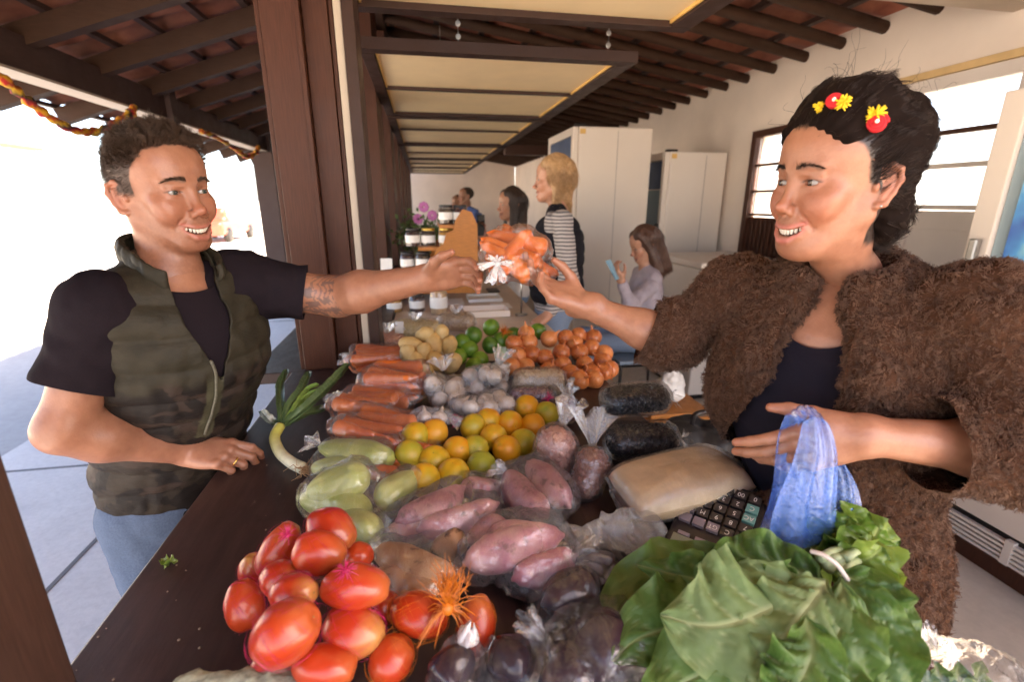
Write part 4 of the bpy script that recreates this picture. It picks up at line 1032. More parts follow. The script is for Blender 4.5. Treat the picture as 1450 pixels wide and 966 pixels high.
# flour
def pillow(c, ux, uy, L, Wd, T, seed, nz=40, sag=.0):
    M = np.array([nrm(ux), nrm(uy), np.cross(nrm(ux), nrm(uy))]); u = np.linspace(-1, 1, nz); A, B = np.meshgrid(u, u, indexing='ij')
    th = T*np.power(np.clip((1-A**4)*(1-B**4), 0, 1), .45)
    P = []
    for s in (1, -1):
        x = A*L*(1-.04*B**2); y = B*Wd*(1-.05*A**2)
        q = np.asarray(c)+x[..., None]*M[0]+y[..., None]*M[1]+(s*th)[..., None]*M[2]
        q = q+M[2]*(fbm(q, 26, seed, 3)*.0035*(th/T))[..., None]*s; P.append(q.reshape(-1, 3))
    I = np.arange(nz*nz).reshape(nz, nz); q = np.stack([I[:-1, :-1], I[1:, :-1], I[1:, 1:], I[:-1, 1:]], -1).reshape(-1, 4)
    v = np.concatenate(P); v[:, 2] = np.maximum(v[:, 2], TOP+.002); return v, np.concatenate([q, q[:, ::-1]+nz*nz])
def flour(c, ang, tilt, L, Wd, T, label, mat, seed, fm=None):
    ux = gd(ang)+V(0, 0, tilt); uy = np.cross((0, 0, 1), nrm(ux))
    b = thing('flour_bag', label, 'bag of flour', (*np.asarray(c)[:2], TOP), 'clear bags of flour beside the calculator')
    v, q = pillow(c, ux, uy, L, Wd, T, seed); part('flour', b, v, q, mat, True)
    v, q = pillow(np.asarray(c), ux, uy, L*1.05, Wd*1.04, T*1.03+.002, seed); v = v+vnormals(v, q)*(.0015+.002*np.abs(fbm(v, 50, seed, 2)))[:, None]; part('film', b, v, q, fm or M_FILM, True)
flour(atZ(962, 682, 1.02), 14, .10, .125, .072, .040, 'bag of beige flour lying across the top of the pile', M_FLOUR, 71)
flour(atZ(940, 708, .975), 8, .0, .095, .050, .016, 'white flour bag lying underneath the beige one', plain('white_flour', (.78, .75, .74), .7, .05, 10), 72)
# calculator
cc = atZ(1014, 738, 1.0); ca = thing('calculator', 'dark desk calculator with grey and teal keys beside the greens', 'calculator', (*cc[:2], TOP))
e1 = nrm(atZ(1085, 752, .97)-atZ(978, 712, .97)); e1[2] = 0; e1 = nrm(e1); e2 = V(-e1[1], e1[0], 0); e2 = nrm(e2*math.cos(.42)+V(0, 0, math.sin(.42))); e3 = np.cross(e1, e2); ML = np.array([e1, e2, e3])
M_CASE = Mat('calculator_case').set(color=(.028, .020, .026), rough=.45).m; M_KEYD = Mat('dark_key').set(color=(.04, .034, .04), rough=.4).m
M_KEYG = Mat('grey_key').set(color=(.30, .26, .33), rough=.4).m; M_KEYT = Mat('teal_key').set(color=(.16, .42, .42), rough=.4).m; M_INK = Mat('white_ink').set(color=(.85, .83, .85), rough=.5).m
MB().obox(cc-e3*.012, ML, (.066, .086, .010)).part('case', ca, M_CASE)
rowsK = [['+', '=', '.', '00', '0'], ['-', '%', '3', '2', '1'], ['x', '/', '6', '5', '4'], ['MU', 'M', '9', '8', '7'], ['', '', 'GT', 'C', 'AC']]
for ri, rw in enumerate(rowsK):
    for ci, t in enumerate(rw):
        kx = -.048+ci*.024; ky = .066-ri*.021
        pos = cc+e1*kx+e2*ky+e3*.003
        km = M_KEYG if ci == 0 or ri == 4 and ci < 3 else (M_KEYT if (ci == 4 and ri == 1) or (ci == 4 and ri == 2) else M_KEYD)
        if ci == 4 and ri == 1: t = 'C'
        if ci == 4 and ri == 2: t = 'AC'
        k = MB().obox(pos, ML, (.0098, .0080, .004)).part('key', ca, km)
        if t:
            fc = bpy.data.curves.new('digit', 'FONT'); fc.body = t; fc.size = .012; fc.align_x = 'CENTER'; fc.align_y = 'CENTER'; fc.extrude = .0002
            to_ = bpy.data.objects.new('digit_text', fc); COL.objects.link(to_); bpy.context.view_layer.update()
            dm = bpy.data.meshes.new_from_object(to_.evaluated_get(bpy.context.evaluated_depsgraph_get())); bpy.data.objects.remove(to_); dm.materials.clear(); dm.materials.append(M_INK)
            o = bpy.data.objects.new('digit', dm); COL.objects.link(o); o.parent = k
            o.matrix_basis = Matrix.Translation(Vector(pos+e3*.0044-BASE[ca.name])) @ Matrix([(-e1[0], -e2[0], e3[0]), (-e1[1], -e2[1], e3[1]), (-e1[2], -e2[2], e3[2])]).to_4x4()
MB().obox(cc-e2*.068+e3*.002, ML, (.056, .013, .003)).part('display', ca, Mat('lcd').set(color=(.22, .25, .21), rough=.2).m)
for i in range(3): MB().obox(cc-e2*.050+e1*(-.04+i*.03)+e3*.0015, ML, (.010, .0035, .003)).part('switch', ca, M_KEYG)

# ------------------------------------------------------------------ leaves
def leaf_mat(name, base, light, vein, rough=.42, tl=.35):
    m = Mat(name); n = m.noise(18, 5, .6); a = m.attr()
    sp = m.node('ShaderNodeSeparateColor'); m.l.new(a, sp.inputs[0])
    c = m.ramp(n, [(.3, tuple(np.array(base)*.75)), (.7, tuple(np.array(base)*1.3))])
    c = m.mix(sp.outputs[1], c, light); c = m.mix(sp.outputs[0], c, vein)
    m.set(color=c, rough=rough, spec=.5); 
    cell = m.node('ShaderNodeTexVoronoi'); cell.inputs['Scale'].default_value = 75; m.l.new(m.co(), cell.inputs['Vector'])
    h = m.math('ADD', m.math('MULTIPLY', sp.outputs[0], -1.2), m.math('ADD', m.math('MULTIPLY', cell.outputs['Distance'], -.8), m.math('MULTIPLY', m.noise(30, 3), .8)))
    m.bump(h, .55, .004)
    t = m.node('ShaderNodeBsdfTranslucent'); m.l.new(m.mix(.5, c, light), t.inputs[0])
    x = m.node('ShaderNodeMixShader'); x.inputs[0].default_value = tl
    m.l.new(m.b.outputs[0], x.inputs[1]); m.l.new(t.outputs[0], x.inputs[2]); m.l.new(x.outputs[0], m.o.inputs[0]); return m.m
M_COLL = leaf_mat('collard_leaf', (.075, .165, .036), (.15, .26, .065), (.30, .37, .15), tl=.42)
M_COLLB = leaf_mat('collard_underside', (.16, .24, .085), (.22, .30, .11), (.42, .47, .23), .6, .4)
M_LETT = leaf_mat('lettuce_leaf', (.10, .20, .025), (.27, .38, .07), (.36, .45, .16), .35)
def leaf(name, parent, rib, up, width, mat, seed, nv=6, ruff=.010, cup=.25, nu=40, nw=33, peak=.52, power=.8):
    R = spline(rib, 12); d = np.concatenate([[0], np.cumsum(np.linalg.norm(np.diff(R, axis=0), axis=1))]); L = d[-1]
    u = np.linspace(0, 1, nu); P = np.stack([np.interp(u*L, d, R[:, i]) for i in range(3)], 1)
    T = np.gradient(P, axis=0); T /= np.linalg.norm(T, axis=1)[:, None]
    up = np.asarray(up, float); up = up if up.ndim == 2 else np.repeat(up[None], nu, 0)
    S = np.cross(T, up); S /= np.linalg.norm(S, axis=1)[:, None]; N = np.cross(S, T)
    w = np.linspace(-1, 1, nw); g = np.random.default_rng(seed); ph = g.uniform(0, 6, 8)
    x = np.where(u < peak, u/peak*.5, .5+(u-peak)/(1-peak)*.5); prof = np.power(np.clip(np.sin(PI*x), 0, 1), power)
    prof = prof*(1-.0*u); prof[0] = .03; prof[-1] = max(prof[-1], .04)
    v = []; col = []
    for i in range(nu):
        for j in range(nw):
            a = w[j]; b = abs(a); wd = width*prof[i]*(1+.06*math.sin(u[i]*17+ph[0]+(a > 0)*2)+.04*math.sin(u[i]*37+ph[1]+(a > 0)))
            lift = cup*wd*b**1.6
            rf = 1.55*ruff*b**1.9*(math.sin(u[i]*19+ph[2]+(a > 0)*2.1)+.6*math.sin(u[i]*41+ph[3]+a*2)+.3*math.sin(u[i]*73+ph[4]))*min(1, prof[i]*1.5)
            k = (u[i]*nv-b*.85*width/L*nv*.55+(a > 0)*.35) % 1.0; dv = min(k, 1-k)
            pil = .0055*math.cos(2*PI*k)*-1*b*(1-b)*2.2
            p = P[i]+S[i]*a*wd*(1-.12*b*b)+N[i]*(lift+rf+pil)
            v.append(p)
            vein = max(math.exp(-(b*wd/(.0042*(1.15-u[i])))**2), .75*math.exp(-(dv/(.042))**2)*(1-b*.65))
            k2 = (b*7+u[i]*3+ph[5]*.1) % 1.0; vein = max(vein, .28*math.exp(-(min(k2, 1-k2)/.06)**2)*(1-b*.5))
            col.append((vein, max(0, min(1, .35+.5*math.sin(ph[6]+u[i]*3+a*2)+(b > .93)*.5)), 0))
    I = np.arange(nu*nw).reshape(nu, nw); q = np.stack([I[:-1, :-1], I[:-1, 1:], I[1:, 1:], I[1:, :-1]], -1).reshape(-1, 4)
    return part(name, parent, np.array(v), q, mat, True, np.array(col))
cg = atZ(1080, 850, TOP); co_ = thing('collard_bunch', 'large bunch of dark green collard leaves at the front right', 'bunch of greens', (*cg[:2], TOP))
def lf(pts, width, mat, seed, upv=None, **k):
    rib = [atD(x, y+(40 if seed in (1, 2, 6) else 34 if seed == 12 else 22), d) for x, y, d in pts]; width *= (.74 if seed in (1, 2, 6, 12) else .86)
    t = nrm(rib[-1]-rib[0]); vw = nrm(CAM-np.mean(rib, 0)); 
    return leaf('leaf', co_, rib, vw if upv is None else upv, width, mat, seed, **k)
# (px, py, depth) along the midrib, stalk first
lf([(1110, 800, .66), (1000, 775, .69), (900, 800, .67), (862, 860, .62)], .085, M_COLL, 1, cup=-.15, ruff=.012)
lf([(1130, 790, .62), (1010, 850, .60), (910, 880, .58), (868, 915, .56)], .085, M_COLL, 3, cup=-.2, ruff=.012)
lf([(1180, 830, .58), (1060, 900, .53), (960, 950, .52), (900, 985, .52)], .085, M_COLL, 4, cup=-.2)
lf([(1150, 795, .60), (1050, 790, .62), (960, 775, .64), (900, 760, .68)], .055, M_COLL, 2, cup=-.2, ruff=.012)
lf([(1145, 800, .585), (1090, 840, .545), (1010, 865, .53), (935, 850, .55)], .098, M_COLLB, 5, cup=-.10, ruff=.009, nv=6)
lf([(1170, 790, .60), (1130, 770, .615), (1070, 755, .635), (1000, 750, .66)], .060, M_COLL, 6, cup=.15, ruff=.013)
lf([(1170, 800, .57), (1150, 830, .54), (1110, 880, .52), (1060, 950, .50)], .066, M_COLLB, 7, cup=-.25, ruff=.010)
lf([(1190, 800, .565), (1195, 850, .535), (1170, 910, .515), (1130, 985, .50)], .062, M_COLL, 8, cup=-.2, ruff=.012)
lf([(1190, 795, .58), (1225, 840, .55), (1240, 900, .53), (1225, 980, .51)], .058, M_COLL, 9, cup=-.15, ruff=.012)
lf([(1185, 790, .59), (1230, 815, .575), (1262, 860, .56), (1268, 910, .55)], .045, M_COLL, 10, cup=-.2, ruff=.010)
lf([(1140, 850, .52), (1150, 900, .50), (1130, 950, .485), (1090, 1000, .48)], .050, M_COLL, 11, cup=.2, ruff=.012)
lf([(1140, 790, .60), (1120, 790, .595), (1085, 805, .59), (1040, 800, .60)], .042, M_COLL, 12, cup=.2, ruff=.010)
st = MB()
for k in range(7):
    a = atD(1160+k*6, 792+(k % 3)*8, .605); b = atD(1195+k*5, 778+(k % 2)*14, .63); st.tube([a, (a+b)/2+V(0, 0, .004), b], [.006, .005, .0055], 8)
st.part('stalks', co_, plain('pale_stalk', (.36, .42, .22), .45, .15, 40), True)
tie = thing('tie_band', 'pale string tied round the stalks of the greens', 'string', atD(1175, 790, .60))
tp = [atD(1148, 781, .595), atD(1165, 786, .585), atD(1185, 800, .578), atD(1198, 818, .575), atD(1204, 826, .585)]
MB().tube(spline(tp, 8), .0028, 8).part('band', tie, plain('pale_band', (.62, .52, .46), .5), True)
lt = thing('lettuce', 'bright green curly lettuce head behind the tied greens', 'lettuce', (*atZ(1215, 770, TOP)[:2], TOP))
g = np.random.default_rng(5); c0 = atD(1170, 812, .665)
for k, (x, y, d, wd) in enumerate([(1275, 765, .66, .050), (1262, 800, .63, .048), (1250, 735, .68, .048), (1215, 722, .69, .045), (1185, 722, .70, .042), (1235, 760, .635, .048), (1220, 745, .64, .045), (1205, 775, .625, .045), (1160, 765, .67, .04), (1235, 815, .62, .042), (1195, 745, .65, .035), (1250, 775, .615, .04)]):
    e = atD(x, y, d); m_ = (c0+e)/2+cU*.012-cF*.012*(k % 3)
    leaf('leaf', lt, [c0, m_, e], nrm(-cF+cU*.5+g.normal(size=3)*.35), wd, M_LETT, 50+k, 5, .008, .35 if k % 2 else -.2, 26, 21, .68, .6)
# leek
lk = thing('leek', 'leek with dark green leaves and hairy root on the counter edge', 'leek', (*atZ(410, 640, TOP)[:2], TOP))
S = spline([atZ(430, 664, .962), atZ(412, 655, .966), atZ(396, 640, .972), atZ(389, 620, .985), atZ(397, 603, 1.0)], 8); n_ = len(S); rr = np.linspace(.0135, .0125, n_); rr[0] = .008; rr[1] = .014
v, f = tube(S, rr, 16); v = np.array(v); t = np.repeat(np.linspace(0, 1, n_), 16)[:, None]
part('stem', lk, v, f, vcol('leek_stem', .35, .1, 60), True, (1-sstep(.2, .85, t))*V(.72, .70, .52)+sstep(.2, .85, t)*V(.50, .46, .10))
m = MB()
for i in range(70):
    d = nrm(V(*(GX*.9-GY*.5))+rng.normal(size=3)*.75); d[2] = abs(d[2])*.5-.1; a = S[0]+rng.normal(size=3)*.003
    q = [a, a+d*.012, a+d*.024+rng.normal(size=3)*.005, a+d*rng.uniform(.03, .045)+rng.normal(size=3)*.009]; q = [V(x[0], x[1], max(x[2], TOP+.002)) for x in q]; m.tube(q, [.0011, .0009, .0008, .0004], 5)
m.part('roots', lk, plain('root_hair', (.48, .30, .16), .8), True)
M_LEEK = leaf_mat('leek_leaf', (.045, .085, .03), (.09, .14, .05), (.12, .17, .06), .45, .15)
M_LEEKL = leaf_mat('leek_leaf_light', (.16, .28, .04), (.24, .36, .08), (.25, .35, .1), .45, .25)
E0 = S[-1]
for k, (pts, wd, mt) in enumerate([([(398, 603), (398, 575), (397, 545), (407, 523)], .013, M_LEEK), ([(400, 603), (410, 575), (425, 555), (438, 526)], .014, M_LEEK), ([(402, 602), (430, 580), (462, 550), (494, 515)], .016, M_LEEK), ([(402, 605), (425, 590), (450, 582), (468, 575)], .015, M_LEEK), ([(398, 605), (386, 598), (378, 592), (370, 582)], .014, M_LEEK), ([(402, 602), (420, 575), (436, 552), (452, 544)], .010, M_LEEKL), ([(402, 603), (425, 570), (440, 558), (455, 552)], .009, M_LEEKL)]):
    zt = [1.0, 1.035, 1.045, 1.05] if k not in (3, 4) else [1.0, 1.0, .985, .968]
    leaf('leaf', lk, [atZ(x, y, z) for (x, y), z in zip(pts, zt)], (0.2, -.6, .7), wd, mt, 80+k, 1, .001, .5, 26, 9, .4, .22)
lsx = thing('leaf_scrap', 'torn scrap of pale green leaf on the bare counter', 'leaf scrap', atZ(240, 798, TOP+.002))
leaf('blade', lsx, [atZ(230, 792, TOP+.004), atZ(240, 797, TOP+.008), atZ(252, 794, TOP+.006)], (0, 0, 1), .011, M_LETT, 91, 3, .004, .3, 12, 9); leaf('rib', lsx, [atZ(232, 806, TOP+.004), atZ(237, 800, TOP+.006), atZ(242, 795, TOP+.006)], (0, 0, 1), .005, M_LETT, 92, 2, .001, .2, 8, 7)
# crumbs on the counter: bits of dirt and peel
cr = MB(); g = np.random.default_rng(17)
for i in range(24):
    x, y = g.uniform(-.49, -.22), g.uniform(.4, 1.2); s = g.uniform(.0008, .0024); cr.sphere((x, y, TOP+s*.5), (s, s*g.uniform(.6, 1.6), s*.6), 6, 4)
cr.solo('crumbs', 'tiny pale crumbs scattered over the bare counter', 'crumbs', (-.35, .8, TOP), plain('crumb', (.26, .20, .15), .8, .4, 300), kind='stuff')
# film bags of herbs, bottom right, and mesh at the bottom edge
p = atZ(1345, 948, .96); hb = thing('herb_bag', 'clear bag of greens cut by the bottom edge at right', 'plastic bag', (*p[:2], TOP-.05))
p = atD(1345, 950, .60)
v, q = hull_film([(p-cR*.05, .03, p+cR*.05-cU*.01, .03), (p-cU*.03, .04, p+cR*.02-cU*.05, .04)], .004, .03, .004, .006, 66, None); part('film', hb, v, q, M_FILMB, True)
v, q = ruffle(p-cR*.025+cU*.022, cU-cR*.2, .04, .016, seed=4); part('gathered_end', hb, v, q, M_FILMC, True)
for k in range(4): leaf('leaf', hb, [p-cU*.05+cR*.01*k, p-cU*.02+cR*(.02*k-.03), p+cU*.012+cR*(.03*k-.05)], -cF, .02, M_COLL, 95+k, 4, .004, .3, 14, 11)
p = atZ(360, 1003, .99); gb = thing('net_sack', 'pale green net sack just showing at the bottom edge', 'sack', (*p[:2], TOP))
v, q = hull_film([(p-GX*.07, .03, p+GX*.06, .03)], .004, .03, .004, .003, 67); part('sack', gb, v, q, plain('pale_green_net', (.33, .36, .28), .8, .5, 90, .5, 160), True)
# =================================================================== people: shared builders
def skin_mat(name='skin'):
    m = Mat(name); n = m.noise(45, 5, .65); n2 = m.noise(260, 3, .6)
    c = m.mix(1.0, m.attr(), m.ramp(n, [(.28, (.84, .78, .76)), (.72, (1.10, 1.09, 1.07))]), 'MULTIPLY')
    m.set(color=c, rough=m.ramp(n, [(.3, .30), (.7, .47)]), sss=.12, spec=.45)
    m.b.inputs['Subsurface Radius'].default_value = (1, .35, .2); m.b.inputs['Subsurface Scale'].default_value = .005
    m.bump(m.math('ADD', n2, m.math('MULTIPLY', n, .7)), .3, .0015); return m.m
M_SKIN = skin_mat()
M_EYE = vcol('eye', .12, mul=.02, coat=.6); M_TEETH = plain('tooth_enamel', (.72, .66, .56), .25, .05, 60)
def hair_mat(name, c1, c2, rough=.5):
    m = Mat(name); n = m.noise(60, 4, .6); m.set(color=m.ramp(n, [(.3, c1), (.7, c2)]), rough=rough, spec=.5); return m.m
def local_frame(fd, up=(0, 0, 1), roll=0.0, pitch=0.0):
    """rows: x (person's right-hand side of the face as +x = left of viewer), y forward, z up"""
    y = nrm(fd); x = nrm(np.cross(y, up)); z = np.cross(x, y)
    if pitch: c, s_ = math.cos(pitch), math.sin(pitch); y, z = y*c+z*s_, z*c-y*s_
    if roll: c, s_ = math.cos(roll), math.sin(roll); x, z = x*c+z*s_, z*c-x*s_
    return np.array([x, y, z])
SM = dict(jawx=1.0, female=False, smile=1.0, fat=0.0, nose=1.0)
def head_mesh(h=.002, neck=(), detail=True, P=SM):
    s = Sdf((-.115, -.155, -.30), (.115, .145, .15), h); fm = P['female']; jx = P['jawx']; fat = P['fat']
    s.ell((0, -.018, .040), (.074, .096, .077), k=.04)
    s.ell((0, .026, .043), (.062, .057, .056), k=.05)
    s.ell((0, .028, -.030), (.058+fat, .055, .062), k=.03)
    for e in (-1, 1):
        s.rc((e*.053*jx, -.012, -.045), (e*.022*jx, .058, -.096), .016+fat*.6, .016, .03)
        s.rc((e*.056*jx, -.020, -.005), (e*.053*jx, -.012, -.048), .014, .014, .03)
        s.ell((e*.042, .056, -.022), (.022+fat*.4, .020, .016), k=.022)
        s.ell((e*.037, .064, -.040), (.018+fat*.5, .016, .017), k=.024)
        s.rc((e*.012, .0835, .019), (e*.040, .0705, .023), .0075 if not fm else .006, .006, .016)
    s.ell((0, .068, -.099), (.022 if not fm else .019, .017, .015), k=.022)
    s.rc((0, .030, -.080), (0, -.03, -.085), .034+fat, .045, .03)
    if fat: s.ell((0, .040, -.098), (.035, .032, .016), k=.025)
    s.ell((0, .072, -.068), (.030, .020, .024), k=.018)
    for a, ra, b, rb in neck: s.rc(a, b, ra, rb, .028)
    if detail:
        for e in (-1, 1):
            s.ell((e*.031, .094, .002), (.0165, .013, .0095), k=.013, op='s')
            s.ell((e*.0315, .0675, -.0005), (.0160, .0165, .0150), k=.005)
            s.rc((e*.020, .0790, -.0105), (e*.042, .0725, -.0085), .0030, .0025, .007)          # lower lid pouch
            ms = np.array([[math.cos(.16*e), -math.sin(.16*e)*1, 0], [math.sin(.16*e), math.cos(.16*e), 0], [0, 0, 1]])
            s.ell((e*.0315, .0835, -.0006), (.0134, .014, (.0037 if not fm else .0042)), ms, k=.0015, op='s')
            s.rc((e*.019, .0865, .0085), (e*.043, .0745, .0075), .0018, .0016, .004, 's')          # crease over the lid
            s.rc((e*.0185, .0850, .0115), (e*.044, .0735, .0105), .0030, .0026, .006)
        ns = P['nose']
        s.rc((0, .0825, .010), (0, .1000*ns, -.034), .0070 if not fm else .0062, .0092 if not fm else .0082, .014)
        s.ell((0, .1040*ns, -.0360), (.0102 if not fm else .0090, .0115, .0095 if not fm else .0085), k=.008)
        for e in (-1, 1):
            s.ell((e*(.0120 if not fm else .0108), .0930*ns, -.0425), (.0075 if not fm else .0066, .0110, .0078), k=.006)
            s.ell((e*.0066, .1010*ns, -.0505), (.0034, .0062, .0042), k=.003, op='s')
            s.chain([(e*.0195, .0905, -.0415), (e*.030, .0815, -.054), (e*.0385, .0690, -.0680)], [.0016, .0015, .0008], .008, 's')
        # lips of a smile: corners pulled up and back
        c = [(-0.0385, .0610, -.0560), (-0.0259, .0800, -.0652), (-0.0115, .0875, -.0685), (0.0000, .0885, -.0683), (0.0115, .0875, -.0685), (0.0259, .0800, -.0652), (0.0385, .0610, -.0560)]
        s.chain(c, [.0024, .0036, .0042, .0040, .0042, .0036, .0024], .005)
        c = [(-0.0362, .0615, -.0605), (-0.0236, .0800, -.0802), (-0.0103, .0862, -.0888), (0.0103, .0862, -.0888), (0.0236, .0800, -.0802), (0.0362, .0615, -.0605)]
        s.chain(c, [.0022, .0042, .0054, .0054, .0042, .0022], .005)
        for dy in (.010, 0, -.010):
            c = [(-0.0339, .0690+dy, -.0592), (-0.0230, .0845+dy, -.0712), (-0.0103, .0920+dy, -.0766), (0.0103, .0920+dy, -.0766), (0.0230, .0845+dy, -.0712), (0.0339, .0690+dy, -.0592)]
            s.chain(c, [.0012, .0045, .0060, .0060, .0045, .0012], .0008, 's')
    for e in (-1, 1):                                                                            # ears
        X = lambda y: e*(.0735+.55*max(0, -(y-.006)))
        R = [(.004, -.030), (-.005, -.027), (-.013, -.012), (-.020, .006), (-.017, .021), (-.006, .0275), (.005, .022), (.008, .010)]
        s.chain([(X(y)+e*.001, y-.014, z-.006) for y, z in R], [.0058, .0048, .0036, .0035, .0037, .0036, .0033, .0028], .004)
        s.ell((e*.0765, -.018, -.006), (.0045, .0135, .024), np.array([[math.cos(.5), e*math.sin(.5), 0], [-e*math.sin(.5), math.cos(.5), 0], [0, 0, 1]]), k=.006)
        if detail:
            s.ell((e*.084, -.013, -.008), (.0062, .0068, .012), k=.004, op='s')
            s.chain([(X(-.010)-e*.0005, -.024, .006), (X(-.008)-e*.0005, -.023, -.010), (X(0)+e*.001, -.014, -.024)], [.0028, .0028, .003], .004)
            s.ell((e*.0745, -.0035, -.009), (.0040, .0045, .0065), k=.004)
    v, q = s.mesh(); return v, q
def head_paint(v, base, fm=False, lip=(.42, .13, .11), stubble=0.0, scalp=None, hairmask=None, cheek=.5, brow=None):
    c = np.repeat(np.asarray(base, float)[None], len(v), 0); x, y, z = v[:, 0], v[:, 1], v[:, 2]; ax = np.abs(x)
    def blend(m, col):
        nonlocal c
        c = c*(1-m[:, None])+np.asarray(col)*m[:, None]
    g = lambda px, py, pz, r: np.exp(-(((ax-px)**2+(y-py)**2+(z-pz)**2)/r**2))
    red = np.asarray(base)*V(1.05, .68, .62)
    blend(cheek*g(.040, .066, -.035, .024), red); blend(.55*g(0, .108, -.038, .017), red); blend(.5*sstep(.072, .080, ax)*np.exp(-((y+.018)/.03)**2-((z+.005)/.035)**2), red)
    blend(.3*g(0, .07, -.1, .02), red)
    blend(.35*g(.031, .078, -.006, .014), np.asarray(base)*V(.78, .62, .62))
    if stubble:
        m = sstep(-.035, -.062, z)*sstep(-.02, .02, y)*(1-.0)+.6*np.exp(-((z+.058)/.006)**2)*(ax < .03)*(y > .07)
        blend(stubble*np.clip(m, 0, 1)*(.7+.5*np.clip(fbm(v, 300, 3, 2), -1, 1)), np.asarray(base)*V(.55, .52, .55))
    # lips
    zu = -.0675+.0115*(ax/.0385)**2; zl = -.0895+.0260*(ax/.0362)**2
    m = np.exp(-((z-zu)/.0036)**2)*(ax < .039)*(y > .057)+np.exp(-((z-zl)/.0048)**2)*(ax < .037)*(y > .057)
    blend(np.clip(m, 0, 1)*.8*(1-sstep(.030, .037, ax)), lip)
    zi = -.0768+.0174*(ax/.0339)**2
    yi = .0905-.0245*(ax/.0339)**2
    m = (np.abs(z-zi) < .0066)*(ax < .0335)*(y < yi-.003)*(y > .050)*1.0; blend(m*.95, (.09, .02, .02))
    # lash line
    d = np.sqrt(((ax-.0315)/.0144)**2+((z+.0006)/(.0045 if not fm else .0050))**2); m = np.exp(-((d-1)/.16)**2)*(y > .066)*(z > -.0015); blend(np.clip(m, 0, 1)*.75, (.05, .025, .02))
    if brow is not None:
        bz = .0195+.004*np.exp(-((ax-.033)/.010)**2)-.003*sstep(.036, .047, ax); m = np.exp(-((z-bz)/.0034)**2)*sstep(.011, .016, ax)*(1-sstep(.042, .050, ax))*(y > .05)
        blend(np.clip(m, 0, 1)*.55, brow)
    if hairmask is not None: blend(hairmask, scalp)
    return np.clip(c, 0, 1)
def eyes(parent, O, M, gaze, iris):
    for e in (-1, 1):
        v, f = lathe([(math.sin(PI*i/24)*.0125+1e-5, -math.cos(PI*i/24)*.0125) for i in range(25)], (0, 0, 0), 32); v = np.array(v)
        g = nrm(gaze); d = (v/np.linalg.norm(v, axis=1)[:, None])@g; a = np.degrees(np.arccos(np.clip(d, -1, 1)))
        col = np.repeat(V(.22, .195, .185)[None], len(v), 0); col[a < 30] = iris; col[(a > 25) & (a < 31)] = np.array(iris)*.35; col[a < 12] = (.005, .004, .004)
        v = v+V(e*.0315, .0698, -.0003); part('eye', parent, O+v@M, f, M_EYE, True, col)
def teeth(parent, O, M):
    m = MB()
    for i in range(-5, 6):
        x = i*.0057; a = abs(x)/.0339; y = .0868-.0215*a*a; z = -.0738+.0150*a*a
        t = math.atan(-2*.0215*x/.0339**2); w = .0028
        Mx = np.array([[math.cos(t), math.sin(t), 0], [-math.sin(t), math.cos(t), 0], [0, 0, 1]])
        pts = []; 
        s_ = MB(); s_.sphere((0, 0, 0), (w*1.02, .0022, .0064), 10, 6); vv = np.array(s_.v)/V(w*1.02, .0022, .0064); vv = np.sign(vv)*np.abs(vv)**.62*V(w, .0022, .0064)
        m.add(O+(vv@Mx+V(x, y, z))@M, s_.f)
    m.part('teeth', parent, M_TEETH, True)
def brows(parent, O, M, mat, n=150, L=.009, r=.00022, seed=1, hv=None):
    g = np.random.default_rng(seed); S = []
    fr = hv[(hv[:, 1] > .04) & (hv[:, 2] > 0) & (hv[:, 2] < .05)]
    for e in (-1, 1):
        for i in range(n):
            t = g.random(); x = .011+t*.036; z = .0190+.0055*math.sin(t*2.3)-.0045*t**3+g.normal(0, .0016)*(1-t*.55); y = .0915-.0045*t-.016*t**1.8
            i_ = np.argmin((fr[:, 0]-e*x)**2+(fr[:, 2]-z)**2); a = V(e*x, fr[i_, 1]-.0006, z); d = nrm(V(e*(.35+.8*t), .25-.4*t, .75-.95*t)+g.normal(0, .15, 3)); S.append([a, a+d*L*.5+V(0, .0008, 0), a+d*L])
    S = np.array(S); R = np.repeat(np.array([[r, r, r*.3]]), len(S), 0)
    return hair('eyebrows', parent, O+S@M, R, mat)
def cut(v, q, rem):
    """drop the faces all of whose corners are flagged"""
    k = ~rem[q].any(1); q = q[k]; u = np.unique(q); m = np.full(len(v), -1); m[u] = np.arange(len(u)); return v[u], m[q], u
def cutf(v, q, f):
    """trim a surface where f > 0, with the edge laid exactly on f = 0"""
    q = q[(f[q] <= 0).any(1)]; E = np.concatenate([q[:, [a, b]] for a, b in ((0, 1), (1, 2), (2, 3), (3, 0), (0, 2), (1, 3))]); E = np.concatenate([E, E[:, ::-1]])
    m = (f[E[:, 0]] > 0) & (f[E[:, 1]] <= 0); E = E[m]; a, b = E[:, 0], E[:, 1]; t = f[a]/(f[a]-f[b]+1e-12)
    acc = np.zeros_like(v); cnt = np.zeros(len(v)); np.add.at(acc, a, v[a]+(v[b]-v[a])*t[:, None]); np.add.at(cnt, a, 1)
    v = v.copy(); k = cnt > 0; v[k] = acc[k]/cnt[k][:, None]
    u = np.unique(q); mp = np.full(len(v), -1); mp[u] = np.arange(len(u)); return v[u], mp[q], u
def thicken(o, t=.0025):
    m = o.modifiers.new('thickness', 'SOLIDIFY'); m.thickness = t; m.offset = -1; return o
def join(parts):
    V_, Q_, C_ = [], [], []; o = 0
    for v, q, c in parts: V_.append(v); Q_.append(q+o); C_.append(np.broadcast_to(c, (len(v), 3))); o += len(v)
    return np.concatenate(V_), np.concatenate(Q_), np.concatenate(C_)
